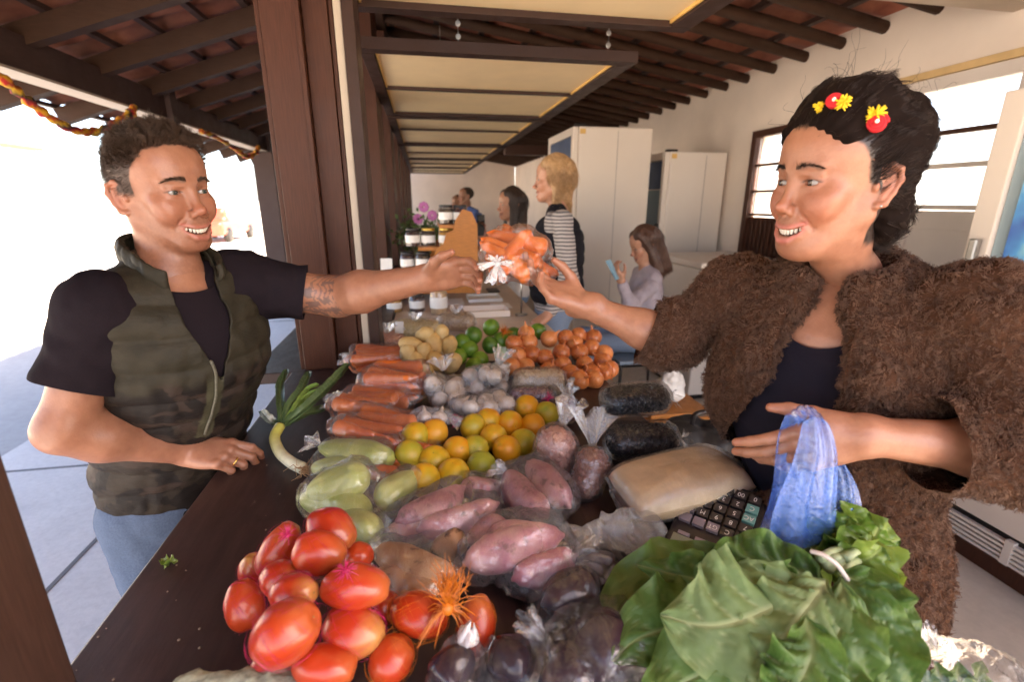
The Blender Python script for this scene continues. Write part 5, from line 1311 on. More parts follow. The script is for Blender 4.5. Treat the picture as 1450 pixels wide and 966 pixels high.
def hand(s, wrist, fdir, pn, right, curls, spread=.06, thumb=((.55, .75, .2), (.8, .5, .25), (.95, .2, .2)), sc=1.0, side=0.0):
    """palm, four separate fingers and a thumb; curls = per finger three bend angles"""
    f = nrm(fdir); n = nrm(np.asarray(pn)-f*(np.asarray(pn)@f)); t = np.cross(f, n)*(1 if right else -1); w = np.asarray(wrist, float); K = []
    kn = [(.027, .086), (.008, .091), (-.011, .086), (-.029, .077)]
    for a, b in kn:
        p = w+(f*b+t*a)*sc; K.append(p)
        s.rc(w+(f*.004+t*a*.48)*sc, p, .0155*sc, .0110*sc, .014)
    s.ell(w+(f*.048+t*.003)*sc, np.array([.040, .036, .0155])*sc, np.array([f, t, n]), k=.014)
    s.ell(w+(f*.034+t*.022+n*.009)*sc, np.array([.030, .017, .015])*sc, np.array([nrm(f+.5*t), nrm(t-.5*f), n]), k=.014)
    s.ell(w+(f*.036-t*.022+n*.006)*sc, np.array([.032, .013, .013])*sc, np.array([f, t, n]), k=.012)
    ph = [(.043, .026, .021), (.047, .030, .022), (.043, .028, .022), (.034, .021, .019)]; tips = []
    for i in range(4):
        a0 = (1.4-i)*spread+side; d0 = f*math.cos(a0)+t*math.sin(a0); p = K[i]; ang = 0; r = [.0102, .0092, .0083, .0068] if i < 3 else [.0090, .0080, .0072, .0058]
        s.ell(p-n*.004*sc, np.array([.011, .010, .010])*sc, np.array([f, t, n]), k=.006)
        for j in range(3):
            ang += curls[i][j]; d = d0*math.cos(ang)+n*math.sin(ang); e = p+d*ph[i][j]*sc
            s.rc(p, e, r[j]*sc, r[j+1]*sc, .0025 if j else .005); p = e
        tips.append(p)
    p = w+(f*.018+t*.020+n*.008)*sc
    for j, (L, r0, r1) in enumerate(((.044, .0150, .0122), (.033, .0118, .0102), (.026, .0100, .0072))):
        a = thumb[j]; d = nrm(f*a[0]+t*a[1]+n*a[2]); e = p+d*L*sc; s.rc(p, e, r0*sc, r1*sc, .008 if j == 0 else .004); p = e
    tips.append(p); return K, tips, t
def nail_paint(v, c, tips, n, col): pass
def limb_region(pts, pad=.06): P = np.array(pts); return P.min(0)-pad, P.max(0)+pad
def strands(P, N, D, L, seg, curl, seed, r0, r1=.3, clump=0, freq=25, rise=.35, jit=.25, grav=0.0, cl=.75, hug=0.0):
    """strand points from roots P, normals N, comb directions D"""
    g = np.random.default_rng(seed); m = len(P); L = np.asarray(L).reshape(-1, 1) if np.ndim(L) else np.full((m, 1), L)
    d = D+g.normal(size=(m, 3))*jit
    T = np.linspace(0, 1, seg); out = np.zeros((m, seg, 3))
    for i, t in enumerate(T):
        p = P+N*L*rise*(1-(1-t)**2)+d*L*t
        w = np.stack([vnoise(P*1.0+t*.03+7, freq, seed+1), vnoise(P+t*.03+3, freq, seed+2), vnoise(P+t*.03+11, freq, seed+3)], 1)
        out[:, i] = p+w*curl*t*L+V(0, 0, -1)*grav*L*t*t-N*L*hug*t*t
    if clump:
        from mathutils.kdtree import KDTree
        gi = g.choice(m, min(clump, m), replace=False); kd = KDTree(len(gi))
        for j, i in enumerate(gi): kd.insert(P[i], j)
        kd.balance(); near = np.array([gi[kd.find(p)[1]] for p in P])
        w = (T**.8*cl)[None, :, None]; out = out*(1-w)+out[near]*w
    R = np.repeat(np.linspace(r0, r0*r1, seg)[None], m, 0); return out, R
# =================================================================== the man
SKM = V(.325, .146, .090)
M_HAIRM = hair_mat('man_hair', (.030, .017, .011), (.075, .043, .028)); M_HAIRG = hair_mat('man_side_hair', (.045, .030, .024), (.105, .076, .062))
for _m in (M_HAIRM, M_HAIRG): _m.node_tree.nodes['Principled BSDF'].inputs['Specular IOR Level'].default_value = .25
mO = atD(232, 272, .97); mM = np.diag([.97, .92, 1.0])@local_frame(gd(-21)+V(0, 0, -.02), roll=-.05, pitch=.02)
RSH = atD(150, 440, .91); LSH = atD(336, 404, 1.12)
REL = atD(90, 608, .90); RWR = atD(266, 640, 1.09); LEL = atD(478, 420, 1.20); LWR = atD(604, 394, 1.10)
sl = LSH-RSH; sl[2] = 0; sl = nrm(sl); fw = V(sl[1], -sl[0], 0); BM = np.array([sl, fw, V(0, 0, 1)])       # along shoulders, forward, up
SC = (RSH+LSH)/2; HIP = V(-.665, 1.235, .80); WAI = V(-.655, 1.235, 1.05)
man = thing('person', 'man in an olive quilted vest reaching across the counter', 'person', (HIP[0], HIP[1], 0))
def toM(p): return np.linalg.solve(mM.T, np.asarray(p)-mO)
NB = SC+V(0, 0, .035)-fw*.015
v, q = head_mesh(.0017, [(toM(mO+V(0, 0, -.085)-mM[1]*.022), .053, toM(NB), .062), (toM(NB), .062, toM(NB-V(0, 0, .10)), .08)], True, dict(SM, jawx=.96))
def man_scalp(v):
    x, y, z = v[:, 0], v[:, 1], v[:, 2]; ax = np.abs(x)
    low = np.interp(y, [-.2, -.05, -.034, -.016, -.004, .014, .026, .040, .056, .10], [-.055, -.055, -.03, .004, -.006, -.006, .028, .056, .081, .086])+.006*fbm(v, 60, 2, 2)
    return sstep(-.004, .006, z-low)*(1-(ax > .0795)*(y > -.045)*(z < .03))
hm = man_scalp(v); side = 1-sstep(.035, .075, v[:, 2])
c = head_paint(v, SKM, stubble=.40, lip=(.40, .13, .10), brow=(.06, .035, .025), scalp=(.055, .034, .026), hairmask=hm*.9)
hv = v.copy(); hq = q
parts = [(mO+v@mM, q, c)]
# chest and arms
h = .003
s = Sdf(*limb_region([NB, SC-V(0, 0, .16)], .19), .005); s.rc(NB, NB-V(0, 0, .1), .062, .085, .03); s.ell(SC-V(0, 0, .09), (.15, .09, .13), BM, .04); v, q = s.mesh(); parts.append((v, q, SKM))
def arm(sh, el, wr, fd, pn, right, curls, spread, thumb, sc, r=(.052, .042, .045, .028), side=0.0):
    s = Sdf(*limb_region([el, wr, wr+nrm(fd)*.18, sh], .075), .0021)
    s.rc(sh, el, r[0], r[1], .01); m = el+(wr-el)*.28
    s.chain([el, m, wr], [r[1]*.92, r[2], r[3]], .03)
    n = nrm(np.asarray(pn)); s.ell(wr, (.030, .026, .022), np.array([nrm(fd), nrm(np.cross(n, fd)), n]), .02)
    K, tips, t = hand(s, wr, fd, pn, right, curls, spread, thumb, sc, side); v, q = s.mesh(); return v, q, K, tips
def armpaint(v, K, tips, base, tat=None):
    c = np.repeat(base[None], len(v), 0)*(1+.06*fbm(v, 40, 5, 3))[:, None]
    for k in K:
        m = np.exp(-np.sum((v-k)**2, 1)/.012**2)[:, None]*.35; c = c*(1-m)+base*V(1.0, .72, .66)*m
    for k in tips:
        m = np.exp(-np.sum((v-k)**2, 1)/.014**2)[:, None]*.45; c = c*(1-m)+base*V(1.08, .78, .74)*m
    return np.clip(c, 0, 1)
fdR = nrm(GX*1.0+GY*.05+V(0, 0, -.08)); pnR = nrm(GY*.45+V(0, 0, -.85))
v, q, K, tp = arm(RSH, REL, RWR, fdR, pnR, True, [(.35, .75, .5), (.55, .95, .7), (.7, 1.1, .8), (.8, 1.2, .9)], .02, ((.6, .35, .7), (.85, .1, .5), (.9, -.1, .4)), 1.0)
parts.append((v, q, armpaint(v, K, tp, SKM)))
ringp = K[2]+(fdR*math.cos(.7)+pnR*math.sin(.7))*.022; ringd = nrm(fdR*math.cos(.7)+pnR*math.sin(.7))
fdL = nrm(GX*.92-GY*.22+V(0, 0, .22)); pnL = nrm(-GY*.85+GX*-.15+V(0, 0, -.42))
v, q, K, tp = arm(LSH, LEL, LWR, fdL, pnL, False, [(.45, .45, .25), (.55, .5, .3), (.55, .55, .3), (.45, .45, .3)], .05, ((.62, .62, .32), (.86, .42, .25), (.97, .22, .1)), .98, (.053, .048, .047, .030))
c = armpaint(v, K, tp, SKM)
ax = nrm(LWR-LEL); t = (v-LEL)@ax; rel = v-LEL-t[:, None]*ax; uu = rel@nrm(-cF-ax*(-cF@ax)); vv = rel@np.cross(ax, nrm(-cF-ax*(-cF@ax)))
n1 = fbm(np.stack([t*1.0, vv*1.6, t*0], 1), 70, 8, 3); band = (t > -.075)*(t < .035)*(uu > -.01)
ring = np.abs(np.sin(t*330+np.sin(vv*160)*1.2)) > .80; inkm = band*np.clip((n1 > .30)*1.0+ring*(t > -.012)*(np.abs(n1) < .55)*.8, 0, 1)
c = c*(1-.62*inkm[:, None])+V(.035, .04, .05)*.62*inkm[:, None]
parts.append((v, q, c))
v, q, c = join(parts); part('body', man, v, q, M_SKIN, True, c)
eyes(man, mO, mM, nrm(mM@nrm(atD(1160, 250, .70)-mO)), (.05, .06, .05)); teeth(man, mO, mM)
brows(man, mO, mM, M_HAIRM, 170, .009, .00024, 1, hv)
rg = MB(); rgM = frame_from(ringd); rg.lathe([(.0098, -.0022), (.0108, -.002), (.0108, .002), (.0098, .0022)], ringp, 24, rgM); rg.part('ring', man, Mat('gold').set(color=(.8, .5, .15), metal=1, rough=.25).m, True)
# hair: short curly top, clipped sides
P, N = sample(hv, hq, 9000, hm*(hv[:, 2] > .045), 2)
w_ = sstep(.045, .085, P[:, 2]); D = np.stack([P[:, 0]*3, .55+0*P[:, 0], .25+0*P[:, 0]], 1)+N*.25
S, R = strands(P-N*.001, N, D, .006+.015*w_, 7, .5, 3, .00036, .35, freq=60, rise=.40, jit=.25, clump=1500, cl=.65); hair('hair', man, mO+S@mM, R, M_HAIRM)
P, N = sample(hv, hq, 6500, hm*(hv[:, 2] < .065), 4)
S, R = strands(P-N*.0005, N, np.stack([P[:, 0]*0, -.5+0*P[:, 0], -.5+0*P[:, 0]], 1)+N*.4, .0075, 4, .3, 5, .00024, .4, freq=80, rise=.4, jit=.25); hair('side_hair', man, mO+S@mM, R, M_HAIRG)

# t-shirt
M_TEE = vcol('dark_cotton', .9, .25, 300, .15, 400, .0008, spec=.08)
TEE = V(.013, .009, .012)
def sleeve(sh, el, top_r, end_r, frac, seed, wr=.004, inner=None, h=.004, extra=None):
    a = nrm(el-sh); L = np.linalg.norm(el-sh); e = sh+a*L*(frac+.12)
    s = Sdf(*limb_region([sh, e], .11), h); s.rc(sh, e, top_r, end_r, .02)
    if inner is not None: s.rc(inner, sh, .075, top_r, .05)
    if extra: extra(s)
    v, q = s.mesh(); n = vnormals(v, q)
    t = (v-sh)@a
    w = fbm(v, 16, seed, 3)*wr+np.sin(t*90+fbm(v, 14, seed+2, 2)*3)*wr*.35
    v = v+n*w[:, None]; v, q, u = cutf(v, q, (v-sh)@a-L*frac+.006*fbm(v, 9, seed, 1)); return v, q
v1, q1 = sleeve(RSH, REL, .066, .068, .64, 1, inner=SC-V(0, 0, .05)-sl*.03); v2, q2 = sleeve(LSH, LEL, .072, .064, .66, 2, inner=SC-V(0, 0, .04)+sl*.03)
s = Sdf(*limb_region([SC, WAI], .22), .006); s.ell(SC-V(0, 0, .09), (.160, .105, .15), BM, .05); s.rc(SC-V(0, 0, .1), WAI, .10, .10, .06); s.rc(NB-V(0, 0, .06), NB-V(0, 0, .1), .075, .10, .04); v3, q3 = s.mesh()
v3, q3, _ = cutf(v3, q3, .074-np.linalg.norm((v3-NB)-fw*.02, axis=1))
v, q, c = join([(v1, q1, TEE), (v2, q2, TEE), (v3, q3, TEE)]); thicken(part('tshirt', man, v, q, M_TEE, True, c))

# quilted vest
def _vest_mat():
    m = Mat('vest_nylon'); n = m.noise(14, 3, .5, dist=.6); n2 = m.noise(9, 3, .5, m.mapping((1, 1, 1), (1, 2, .5)), .8)
    a = m.attr(); sp = m.node('ShaderNodeSeparateColor'); m.l.new(a, sp.inputs[0])
    camo = m.mix(m.ramp(n, [(.47, 0.0), (.50, 1.0)]), (.026, .019, .014), (.012, .009, .008)); camo = m.mix(m.ramp(n2, [(.56, 0.0), (.59, 1.0)]), camo, (.036, .024, .019))
    top = m.ramp(m.noise(30, 4), [(.3, (.020, .017, .011)), (.7, (.034, .028, .018))])
    m.set(color=m.mix(sp.outputs[0], top, m.mix(sp.outputs[1], camo, (.055, .05, .03))), rough=.58, spec=.18)
    m.bump(m.noise(70, 5, .6, m.mapping((1, 1, 2.5)), .5), .35, .004); return m.m
M_VEST = _vest_mat()
s = Sdf(*limb_region([SC+V(0, 0, .02), HIP], .25), .005)
s.ell(SC-V(0, 0, .105)-fw*.005, (.172, .125, .165), BM, .06)
s.rc(RSH-V(0, 0, .012)+sl*.020, NB-sl*.03+V(0, 0, -.005), .066, .066, .05); s.rc(LSH-V(0, 0, .012)-sl*.045, NB+sl*.03+V(0, 0, -.005), .060, .066, .05)
s.ell((SC-V(0, 0, .2)+WAI)/2, (.158, .108, .18), BM, .10); s.ell(WAI-V(0, 0, .02), (.156, .106, .16), BM, .10); s.ell(HIP+V(0, 0, .10), (.158, .112, .10), BM, .08); s.ell(HIP-V(0, 0, .02), (.156, .112, .11), BM, .08)
v, q = s.mesh(); n = vnormals(v, q)
L = (v-SC)@BM.T; wob = fbm(v, 9, 3, 2)*.006
zq = (L[:, 2]+wob)/.066-.10*np.abs(L[:, 0])/.1
puff = np.abs(np.sin(PI*zq))**.55
bel = L[:, 2] < -.30
wr_ = np.sin(L[:, 0]*150+fbm(v, 10, 8, 2)*3.5)*.5+fbm(v, 38, 6, 3)
zp = np.abs(L[:, 0]+.012-.02*L[:, 2]); zf = (L[:, 1] > .02)*np.exp(-(zp/.016)**4)
v = v+n*((puff*.0085+wr_*.0014*(.4+puff))*(1-zf)+zf*.006)[:, None]
nk = v-(NB+V(0, 0, .05)+fw*.035); L2 = nk@BM.T
f1 = np.minimum(1-np.sqrt((L2[:, 0]/.062)**2+(L2[:, 1]/.075)**2), (L2[:, 2]+.13)*10)*.06
f2 = np.minimum(np.minimum(.044*np.clip((L[:, 2]+.17)/.13, 0, 1)-np.abs(L[:, 0]+.004), L[:, 1]-.02), L[:, 2]+.17)
rem = np.maximum(np.maximum(f1, f2), -.635-L[:, 2])
v, q, u = cutf(v, q, rem); L = L[u]; zf = zf[u]
col = np.stack([sstep(-.14, -.17, L[:, 2]+.012*fbm(v, 20, 4, 2)), zf > .4, zf*0], 1)
vs_ = thicken(part('vest', man, v, q, M_VEST, True, col), .006)
zl = MB(); zk = v[(zf > .93)]
if len(zk):
    zs = []
    for z0 in np.arange(zk[:, 2].min()+.01, zk[:, 2].max(), .012):
        m_ = zk[np.abs(zk[:, 2]-z0) < .007]
        if len(m_): zs.append(m_.mean(0)+fw*.004)
    zl.tube(spline(zs, 2), .0032, 6); zl.part('zipper', vs_, plain('zip', (.09, .085, .06), .5, .3, 200), True)
# standing collar, open at the front
CN = NB+V(0, 0, .040)+fw*.012; nu, nv = 72, 22
A = np.linspace(math.radians(-150), math.radians(150), nu)[:, None]; T = np.linspace(0, 1, nv)[None]
rr = (.080+.010*np.cos(2*A))*(1-.03*T)+.012*sstep(1.7, 2.5, np.abs(A))*T+.007*np.abs(np.sin(PI*T*2))**.7
zz_ = -.030+.085*T-.034*(1-np.cos(A))*.75-.016*sstep(1.9, 2.6, np.abs(A))*T
dirs = -fw*np.cos(A)[..., None]+sl*np.sin(A)[..., None]
Pc = CN+dirs*rr[..., None]+V(0, 0, 1)*zz_[..., None]
wob_ = fbm(np.stack([A*2.4+0*T, T*1.2+0*A, 0*A*T], -1), 5, 3, 3)*.0030+np.sin(A*23+T*2+fbm(np.stack([A+0*T, T+0*A, 0*A*T], -1), 3, 2, 2)*3)*.0010
Pc = Pc+dirs*wob_[..., None]
I = np.arange(nu*nv).reshape(nu, nv); qc = np.stack([I[:-1, :-1], I[1:, :-1], I[1:, 1:], I[:-1, 1:]], -1).reshape(-1, 4)
oc = part('collar', vs_, Pc.reshape(-1, 3), qc, M_VEST, True, np.zeros((nu*nv, 3))); m_ = oc.modifiers.new('thickness', 'SOLIDIFY'); m_.thickness = .013; m_.offset = 0
m_ = oc.modifiers.new('smooth', 'SUBSURF'); m_.levels = 1; m_.render_levels = 1
# jeans and shoes
M_JEAN = vcol('denim', .85, .3, 300, .15, 250, .001, spec=.15)
s = Sdf((-.95, .75, .05), (-.35, 1.5, .98), .008); JC = V(.085, .12, .19)
s.ell(HIP+V(0, 0, .02), (.165, .120, .13), BM, .05)
feet = []
for e in (-1, 1):
    hp = HIP+sl*e*.085; kn = V(hp[0]+.0, hp[1], .47)+fw*.02+sl*e*.02; an_ = V(hp[0]-.02, hp[1], .08)+sl*e*.04; s.chain([hp, kn, an_], [.092, .066, .056], .04); feet.append(an_)
v, q = s.mesh(); n = vnormals(v, q); v = v+n*(fbm(v, 22, 5, 3)*.004)[:, None]; part('jeans', man, v, q, M_JEAN, True, np.broadcast_to(JC, (len(v), 3)))
for a in feet:
    s = Sdf(*limb_region([a-V(0, 0, .08), a+fw*.18], .08), .005); s.ell(a+fw*.06-V(0, 0, .035), (.047, .135, .045), BM, .02); s.ell(a-V(0, 0, .01), (.045, .05, .06), BM, .03); v, q = s.mesh(); v[:, 2] = np.maximum(v[:, 2], .003); part('shoe', man, v, q, M_DARK, True)
# =================================================================== the woman
SKW = V(.370, .170, .106)
M_HAIRW = hair_mat('woman_hair', (.009, .005, .004), (.026, .013, .009), .55)
M_HAIRW.node_tree.nodes['Principled BSDF'].inputs['Specular IOR Level'].default_value = .22
wO = atD(1182, 256, .745); wM = np.diag([.94, .87, .985])@local_frame(-GX*.975-GY*.20+V(0, 0, -.02), roll=.03, pitch=-.02)
wRS = atD(1046, 418, .97); wLS = atD(1375, 455, .72)
wRE = atD(945, 480, 1.0); wRW = atD(826, 432, 1.02); wLE = atD(1452, 642, .665); wLW = atD(1222, 617, .66)
wsl = wLS-wRS; wsl[2] = 0; wsl = nrm(wsl); wfw = V(wsl[1], -wsl[0], 0); WB = np.array([wsl, wfw, V(0, 0, 1)]); wSC = (wRS+wLS)/2
wWAI = atD(1178, 600, .87); wHIP = wWAI+V(.02, .0, -.25)
wom = thing('person', 'smiling woman in a brown teddy coat holding out carrots', 'person', (wHIP[0], wHIP[1], 0))
def toW(p): return np.linalg.solve(wM.T, np.asarray(p)-wO)
wNB = wSC+V(0, 0, .045)-wfw*.02
PW = dict(SM, female=True, fat=.003, jawx=.94, nose=.985)
v, q = head_mesh(.0017, [(toW(wO+V(0, 0, -.085)-wM[1]*.02), .045, toW(wNB), .052), (toW(wNB), .052, toW(wNB-V(0, 0, .12)+wfw*.02), .085)], True, PW)
def wscalp(v):
    x, y, z = v[:, 0], v[:, 1], v[:, 2]; ax = np.abs(x)
    low = np.interp(y, [-.2, -.024, -.012, .004, .024, .045, .062, .10], [-.1, -.1, -.025, -.004, .030, .054, .074, .080])+.005*fbm(v, 70, 2, 2)
    return sstep(-.003, .010, z-low)*(1-(ax > .0772)*(y > -.05)*(z < .03))
whm = wscalp(v)
c = head_paint(v, SKW, True, lip=(.55, .17, .15), brow=(.07, .035, .025), scalp=(.03, .018, .014), hairmask=whm, cheek=.85)
whv = v.copy(); whq = q; parts = [(wO+v@wM, q, c)]
s = Sdf(*limb_region([wNB, wSC-V(0, 0, .2)], .2), .004); s.rc(wNB, wNB-V(0, 0, .1)+wfw*.02, .052, .08, .04); s.ell(wSC-V(0, 0, .10), (.165, .095, .14), WB, .05)
for e in (-1, 1): s.rc(wNB-V(0, 0, .03)+wfw*.05+wsl*e*.018, wSC+wsl*e*.14+V(0, 0, .012)+wfw*.04, .008, .008, .018)      # collar bones
v, q = s.mesh(); parts.append((v, q, SKW))
fdR = nrm(-GX*.88+GY*.0+V(0, 0, .40)); pnR = nrm(V(0, 0, .72)-GX*.25-GY*.30+V(0, 0, .1))
v, q, K, tp = arm(wRS, wRE, wRW, fdR, pnR, True, [(.25, .35, .25), (.3, .4, .3), (.35, .45, .3), (.45, .5, .35)], .05, ((.7, .55, .45), (.9, .1, .4), (.95, -.15, .3)), .93, (.044, .040, .037, .025))
parts.append((v, q, armpaint(v, K, tp, SKW*V(.97, .96, .95))))
fdL = nrm(-GX*.95+GY*.12+V(0, 0, -.30)); pnL = nrm(GY*.95+V(0, 0, -.1))
v, q, KL, tpL = arm(wLS, wLE, wLW, fdL, pnL, False, [(.15, .25, .15), (.35, .35, .2), (.55, .45, .3), (.65, .5, .3)], .13, ((.85, .5, .2), (.9, .4, .15), (.95, .3, .1)), .93, (.044, .040, .037, .025), side=-.32)
v = v
parts.append((v, q, armpaint(v, KL, tpL, SKW*V(.95, .93, .92))))
v, q, c = join(parts); part('body', wom, v, q, M_SKIN, True, c)
eyes(wom, wO, wM, nrm(nrm(wM@nrm(atD(270, 268, .94)-wO))*.45+V(0, .62, 0)), (.045, .025, .015)); teeth(wom, wO, wM); brows(wom, wO, wM, M_HAIRW, 120, .008, .00022, 2, whv)
er = MB(); p = V(-.0815, -.012, -.036); er.sphere(wO+p@wM, (.0022,)*3, 10, 6); er.part('earring', wom, M_STEEL, True)
# hair: combed back from the forehead, swept up, flicked out at the nape
s = Sdf((-.15, -.24, -.17), (.15, .13, .24), .0035)
s.ell((0, -.028, .050), (.083, .100, .080), k=.04); s.ell((0, -.050, .015), (.084, .076, .085), k=.04); s.ell((0, -.060, .070), (.062, .056, .046), k=.04); s.ell((0, -.034, .094), (.050, .044, .028), k=.04); s.ell((.03, -.10, .03), (.035, .03, .04), k=.03); s.ell((-.04, -.085, .06), (.035, .03, .04), k=.03)
s.ell((0, -.085, -.055), (.064, .042, .050), k=.04); s.rc((-.01, -.10, -.070), (-.02, -.150, -.055), .030, .010, .03); s.rc((.02, -.10, -.075), (.03, -.135, -.09), .028, .010, .03)
s.rc((0, .058, .078), (0, .035, .105), .022, .03, .03)
for e in (-1, 1): s.rc((e*.030, .054, .077), (e*.027, .020, .106), .021, .03, .03)
for e in (-1, 1): s.rc((e*.055, .045, .070), (e*.050, .0, .105), .018, .03, .03)
# open the face and the ears
s.ell((0, .135, -.010), (.098, .105, .098), k=.010, op='s')
for e in (-1, 1): s.ell((e*.095, -.004, -.022), (.040, .022, .050), np.array([[1, 0, 0], [0, math.cos(.35), math.sin(.35)], [0, -math.sin(.35), math.cos(.35)]]), k=.010, op='s')
v, q = s.mesh(); n = vnormals(v, q)
flow = np.stack([v[:, 0]*.5, -np.ones(len(v)), .25*np.ones(len(v))], 1)
gr = np.sin(np.arctan2(v[:, 0], v[:, 2]-.02)*30+fbm(v, 14, 2, 2)*7)*.0012+fbm(v, 26, 5, 3)*.0045
v = v+n*gr[:, None]; hb = part('hair', wom, wO+v@wM, q, plain('hair_base_dark', (.010, .006, .005), .85, .2, 40, spec=.05), True)
P, N = sample(v, q, 40000, None, 6)
D = np.stack([P[:, 0]*1.5, -.9+0*P[:, 0], .12-1.0*sstep(.02, -.08, P[:, 2])+0*P[:, 0]+.35*sstep(-.02, .06, P[:, 1])], 1); nap = (P[:, 2] < -.05)*(P[:, 1] < -.09); D[nap] = V(-.1, -1, .25)
D = D-N*(np.sum(D*N, 1))[:, None]
S, R = strands(P-N*.001, N, D, .020+.020*np.random.default_rng(1).random(len(P)), 8, .32, 8, .00038, .35, freq=28, rise=-.02, jit=.06, clump=6000, cl=.45, hug=.42); hair('hair_strands', hb, wO+S@wM, R, M_HAIRW)
fr = whm*(whv[:, 1] > -.04)*(whv[:, 2] > -.03); P, N = sample(whv, whq, 12000, fr, 16)
D = np.stack([P[:, 0]*1.2, -.85+0*P[:, 0], .55-0*P[:, 0]], 1); D = D-N*(np.sum(D*N, 1))[:, None]
S, R = strands(P-N*.0005, N, D, .030+.02*np.random.default_rng(3).random(len(P)), 8, .16, 18, .00026, .4, freq=30, rise=.08, jit=.12, hug=.2); hair('hairline', hb, wO+S@wM, R, M_HAIRW)
P, N = sample(v, q, 110, (v[:, 2] > .06)*1.0+.25*(v[:, 1] < -.08), 9)
S, R = strands(P, N, N*.3+V(0, -.4, .1), .012+.022*np.random.default_rng(2).random(len(P)), 8, .8, 10, .00022, .4, freq=35, rise=.5, jit=.5); hair('flyaway_hair', hb, wO+S@wM, R, M_HAIRW)
# red and yellow felt flowers in the hair
from mathutils.bvhtree import BVHTree
_hv = wO+v@wM; HBV = BVHTree.FromPolygons([tuple(x) for x in _hv], [tuple(int(y) for y in x) for x in q])
def onhair(px, py, d):
    r = ray(px, py); h = HBV.ray_cast(Vector(CAM), Vector(nrm(r)))
    return np.array(h[0]) if h[0] is not None else atD(px, py, d)
M_FRED = plain('red_felt', (.55, .012, .02), .8, .2, 90); M_FYEL = plain('yellow_felt', (.80, .55, .03), .8, .2, 90)
def rosette(px, py, d, r, mat, label):
    p = onhair(px, py, d); n_ = nrm(CAM-p+cU*.25); p = p+n_*.004; Mr = frame_from(n_); m = MB(); t = np.linspace(0, 1, 60)
    for lay in range(1):
        pts = [p+(Mr[0]*math.cos(a*22)+Mr[1]*math.sin(a*22))*r*(1-a)*.92+n_*(.006+a*.007) for a in t]
        m.tube(pts, .0026, 6)
    m.sphere(p, (r*.9, r*.9, .006), 14, 8, Mr); o = m.part('hair_flower', wom, mat, True, label=label); b = MB(); b.sphere(p+n_*.0145, (.0028,)*3, 8, 6); b.part('bead', o, Mat('pearl_bead').set(color=(.85, .8, .7), rough=.2).m, True)
def tuft(px, py, d, r, label):
    p = onhair(px, py, d); p = p+nrm(CAM-p)*.006; m = MB()
    for i in range(46): u = nrm(rng.normal(size=3)+nrm(CAM-p)*.5); m.tube([p, p+u*r*.6, p+u*r+rng.normal(size=3)*.001], [.002, .0017, .0008], 5)
    m.part('hair_flower', wom, M_FYEL, True, label=label)
FD = .655
rosette(1242, 177, FD, .0125, M_FRED, 'red rosette above the ear'); tuft(1240, 161, FD, .0125, 'yellow tuft above the ear rosette')
rosette(1181, 146, FD+.035, .010, M_FRED, 'red rosette at the front of the hair'); tuft(1194, 144, FD+.035, .011, 'yellow tuft beside the front rosette'); tuft(1160, 151, FD+.05, .008, 'small yellow tuft at the hairline')
# black top
M_TOP = vcol('black_jersey', .85, .2, 300, .1, 300, .0008, spec=.10); TC = V(.012, .010, .017)
s = Sdf(*limb_region([wSC, wHIP], .24), .005)
s.ell(wSC-V(0, 0, .11), (.175, .108, .16), WB, .05)
for e in (-1, 1): s.ell(wSC-V(0, 0, .155)+wfw*.062+wsl*e*.070, (.078, .070, .075), WB, .05)
s.ell(wWAI+wfw*.028+V(0, 0, -.02), (.150, .104, .17), WB, .06); s.ell(wHIP, (.165, .118, .15), WB, .06)
v, q = s.mesh(); n = vnormals(v, q); L = (v-wSC)@WB.T
v = v+n*((fbm(v, 18, 4, 3)*.0032+np.sin(L[:, 2]*70+L[:, 0]*60+fbm(v, 9, 2, 2)*4)*.0016*(L[:, 2] < -.2)))[:, None]
rem = np.maximum(L[:, 2]+.010, np.minimum(L[:, 1]+.02, (1-np.sqrt((L[:, 0]/.075)**2+((L[:, 2]-.02)/.075)**2))*.07))
v, q, u = cutf(v, q, rem); part('top', wom, v, q, M_TOP, True, np.broadcast_to(TC, (len(v), 3)))
nl = MB()
for k in range(3): nl.sphere(wSC-V(0, 0, .118+k*.022)+wfw*(.118+k*.012)-wsl*.004, (.0035, .0035, .0035), 8, 6)
nl.part('button', wom, M_DARK, True)
# teddy coat
M_COAT = vcol('teddy_base', .95, .5, 160, .25, 90, .004, spec=.05); CC = V(.06, .027, .016)
M_FUR = hair_mat('teddy_fur', (.060, .026, .015), (.170, .084, .050), .8)
M_HBASE = plain('hair_base', (.012, .007, .006), .8, .2, 40, spec=.1)
coatv = []
s = Sdf(*limb_region([wSC+V(0, 0, .04), wHIP-V(0, 0, .32)], .30), .006)
s.ell(wSC-V(0, 0, .10)-wfw*.005, (.190, .138, .165), WB, .05)
for e in (-1, 1): s.rc((wRS if e < 0 else wLS)-wsl*e*.03-V(0, 0, .012), wNB+wsl*e*.045-V(0, 0, .012), .066, .052, .06)
s.ell(wWAI-wfw*.005, (.172, .148, .22), WB, .10); s.ell(wHIP-V(0, 0, .02), (.200, .160, .22), WB, .10); s.ell(wHIP-V(0, 0, .20), (.205, .165, .2), WB, .10)
for e in (-1, 1): s.ell(wSC-V(0, 0, .17)+wfw*.055+wsl*e*.095, (.085, .085, .10), WB, .05)
v, q = s.mesh(); n = vnormals(v, q); L = (v-wSC)@WB.T
v = v+n*(fbm(v, 8, 3, 2)*.008+fbm(v, 60, 9, 2)*.0022+np.sin(np.arctan2(L[:, 1], L[:, 0])*17+fbm(v, 4, 6, 2)*3)*.006*sstep(-.25, -.5, L[:, 2]))[:, None]
z = L[:, 2]; lft = -.045-.10*sstep(-.08, -.35, z)-.02*sstep(-.35, -.6, z); rgt = .058+.012*np.exp(-((z+.2)/.12)**2)-.150*sstep(-.20, -.42, z)
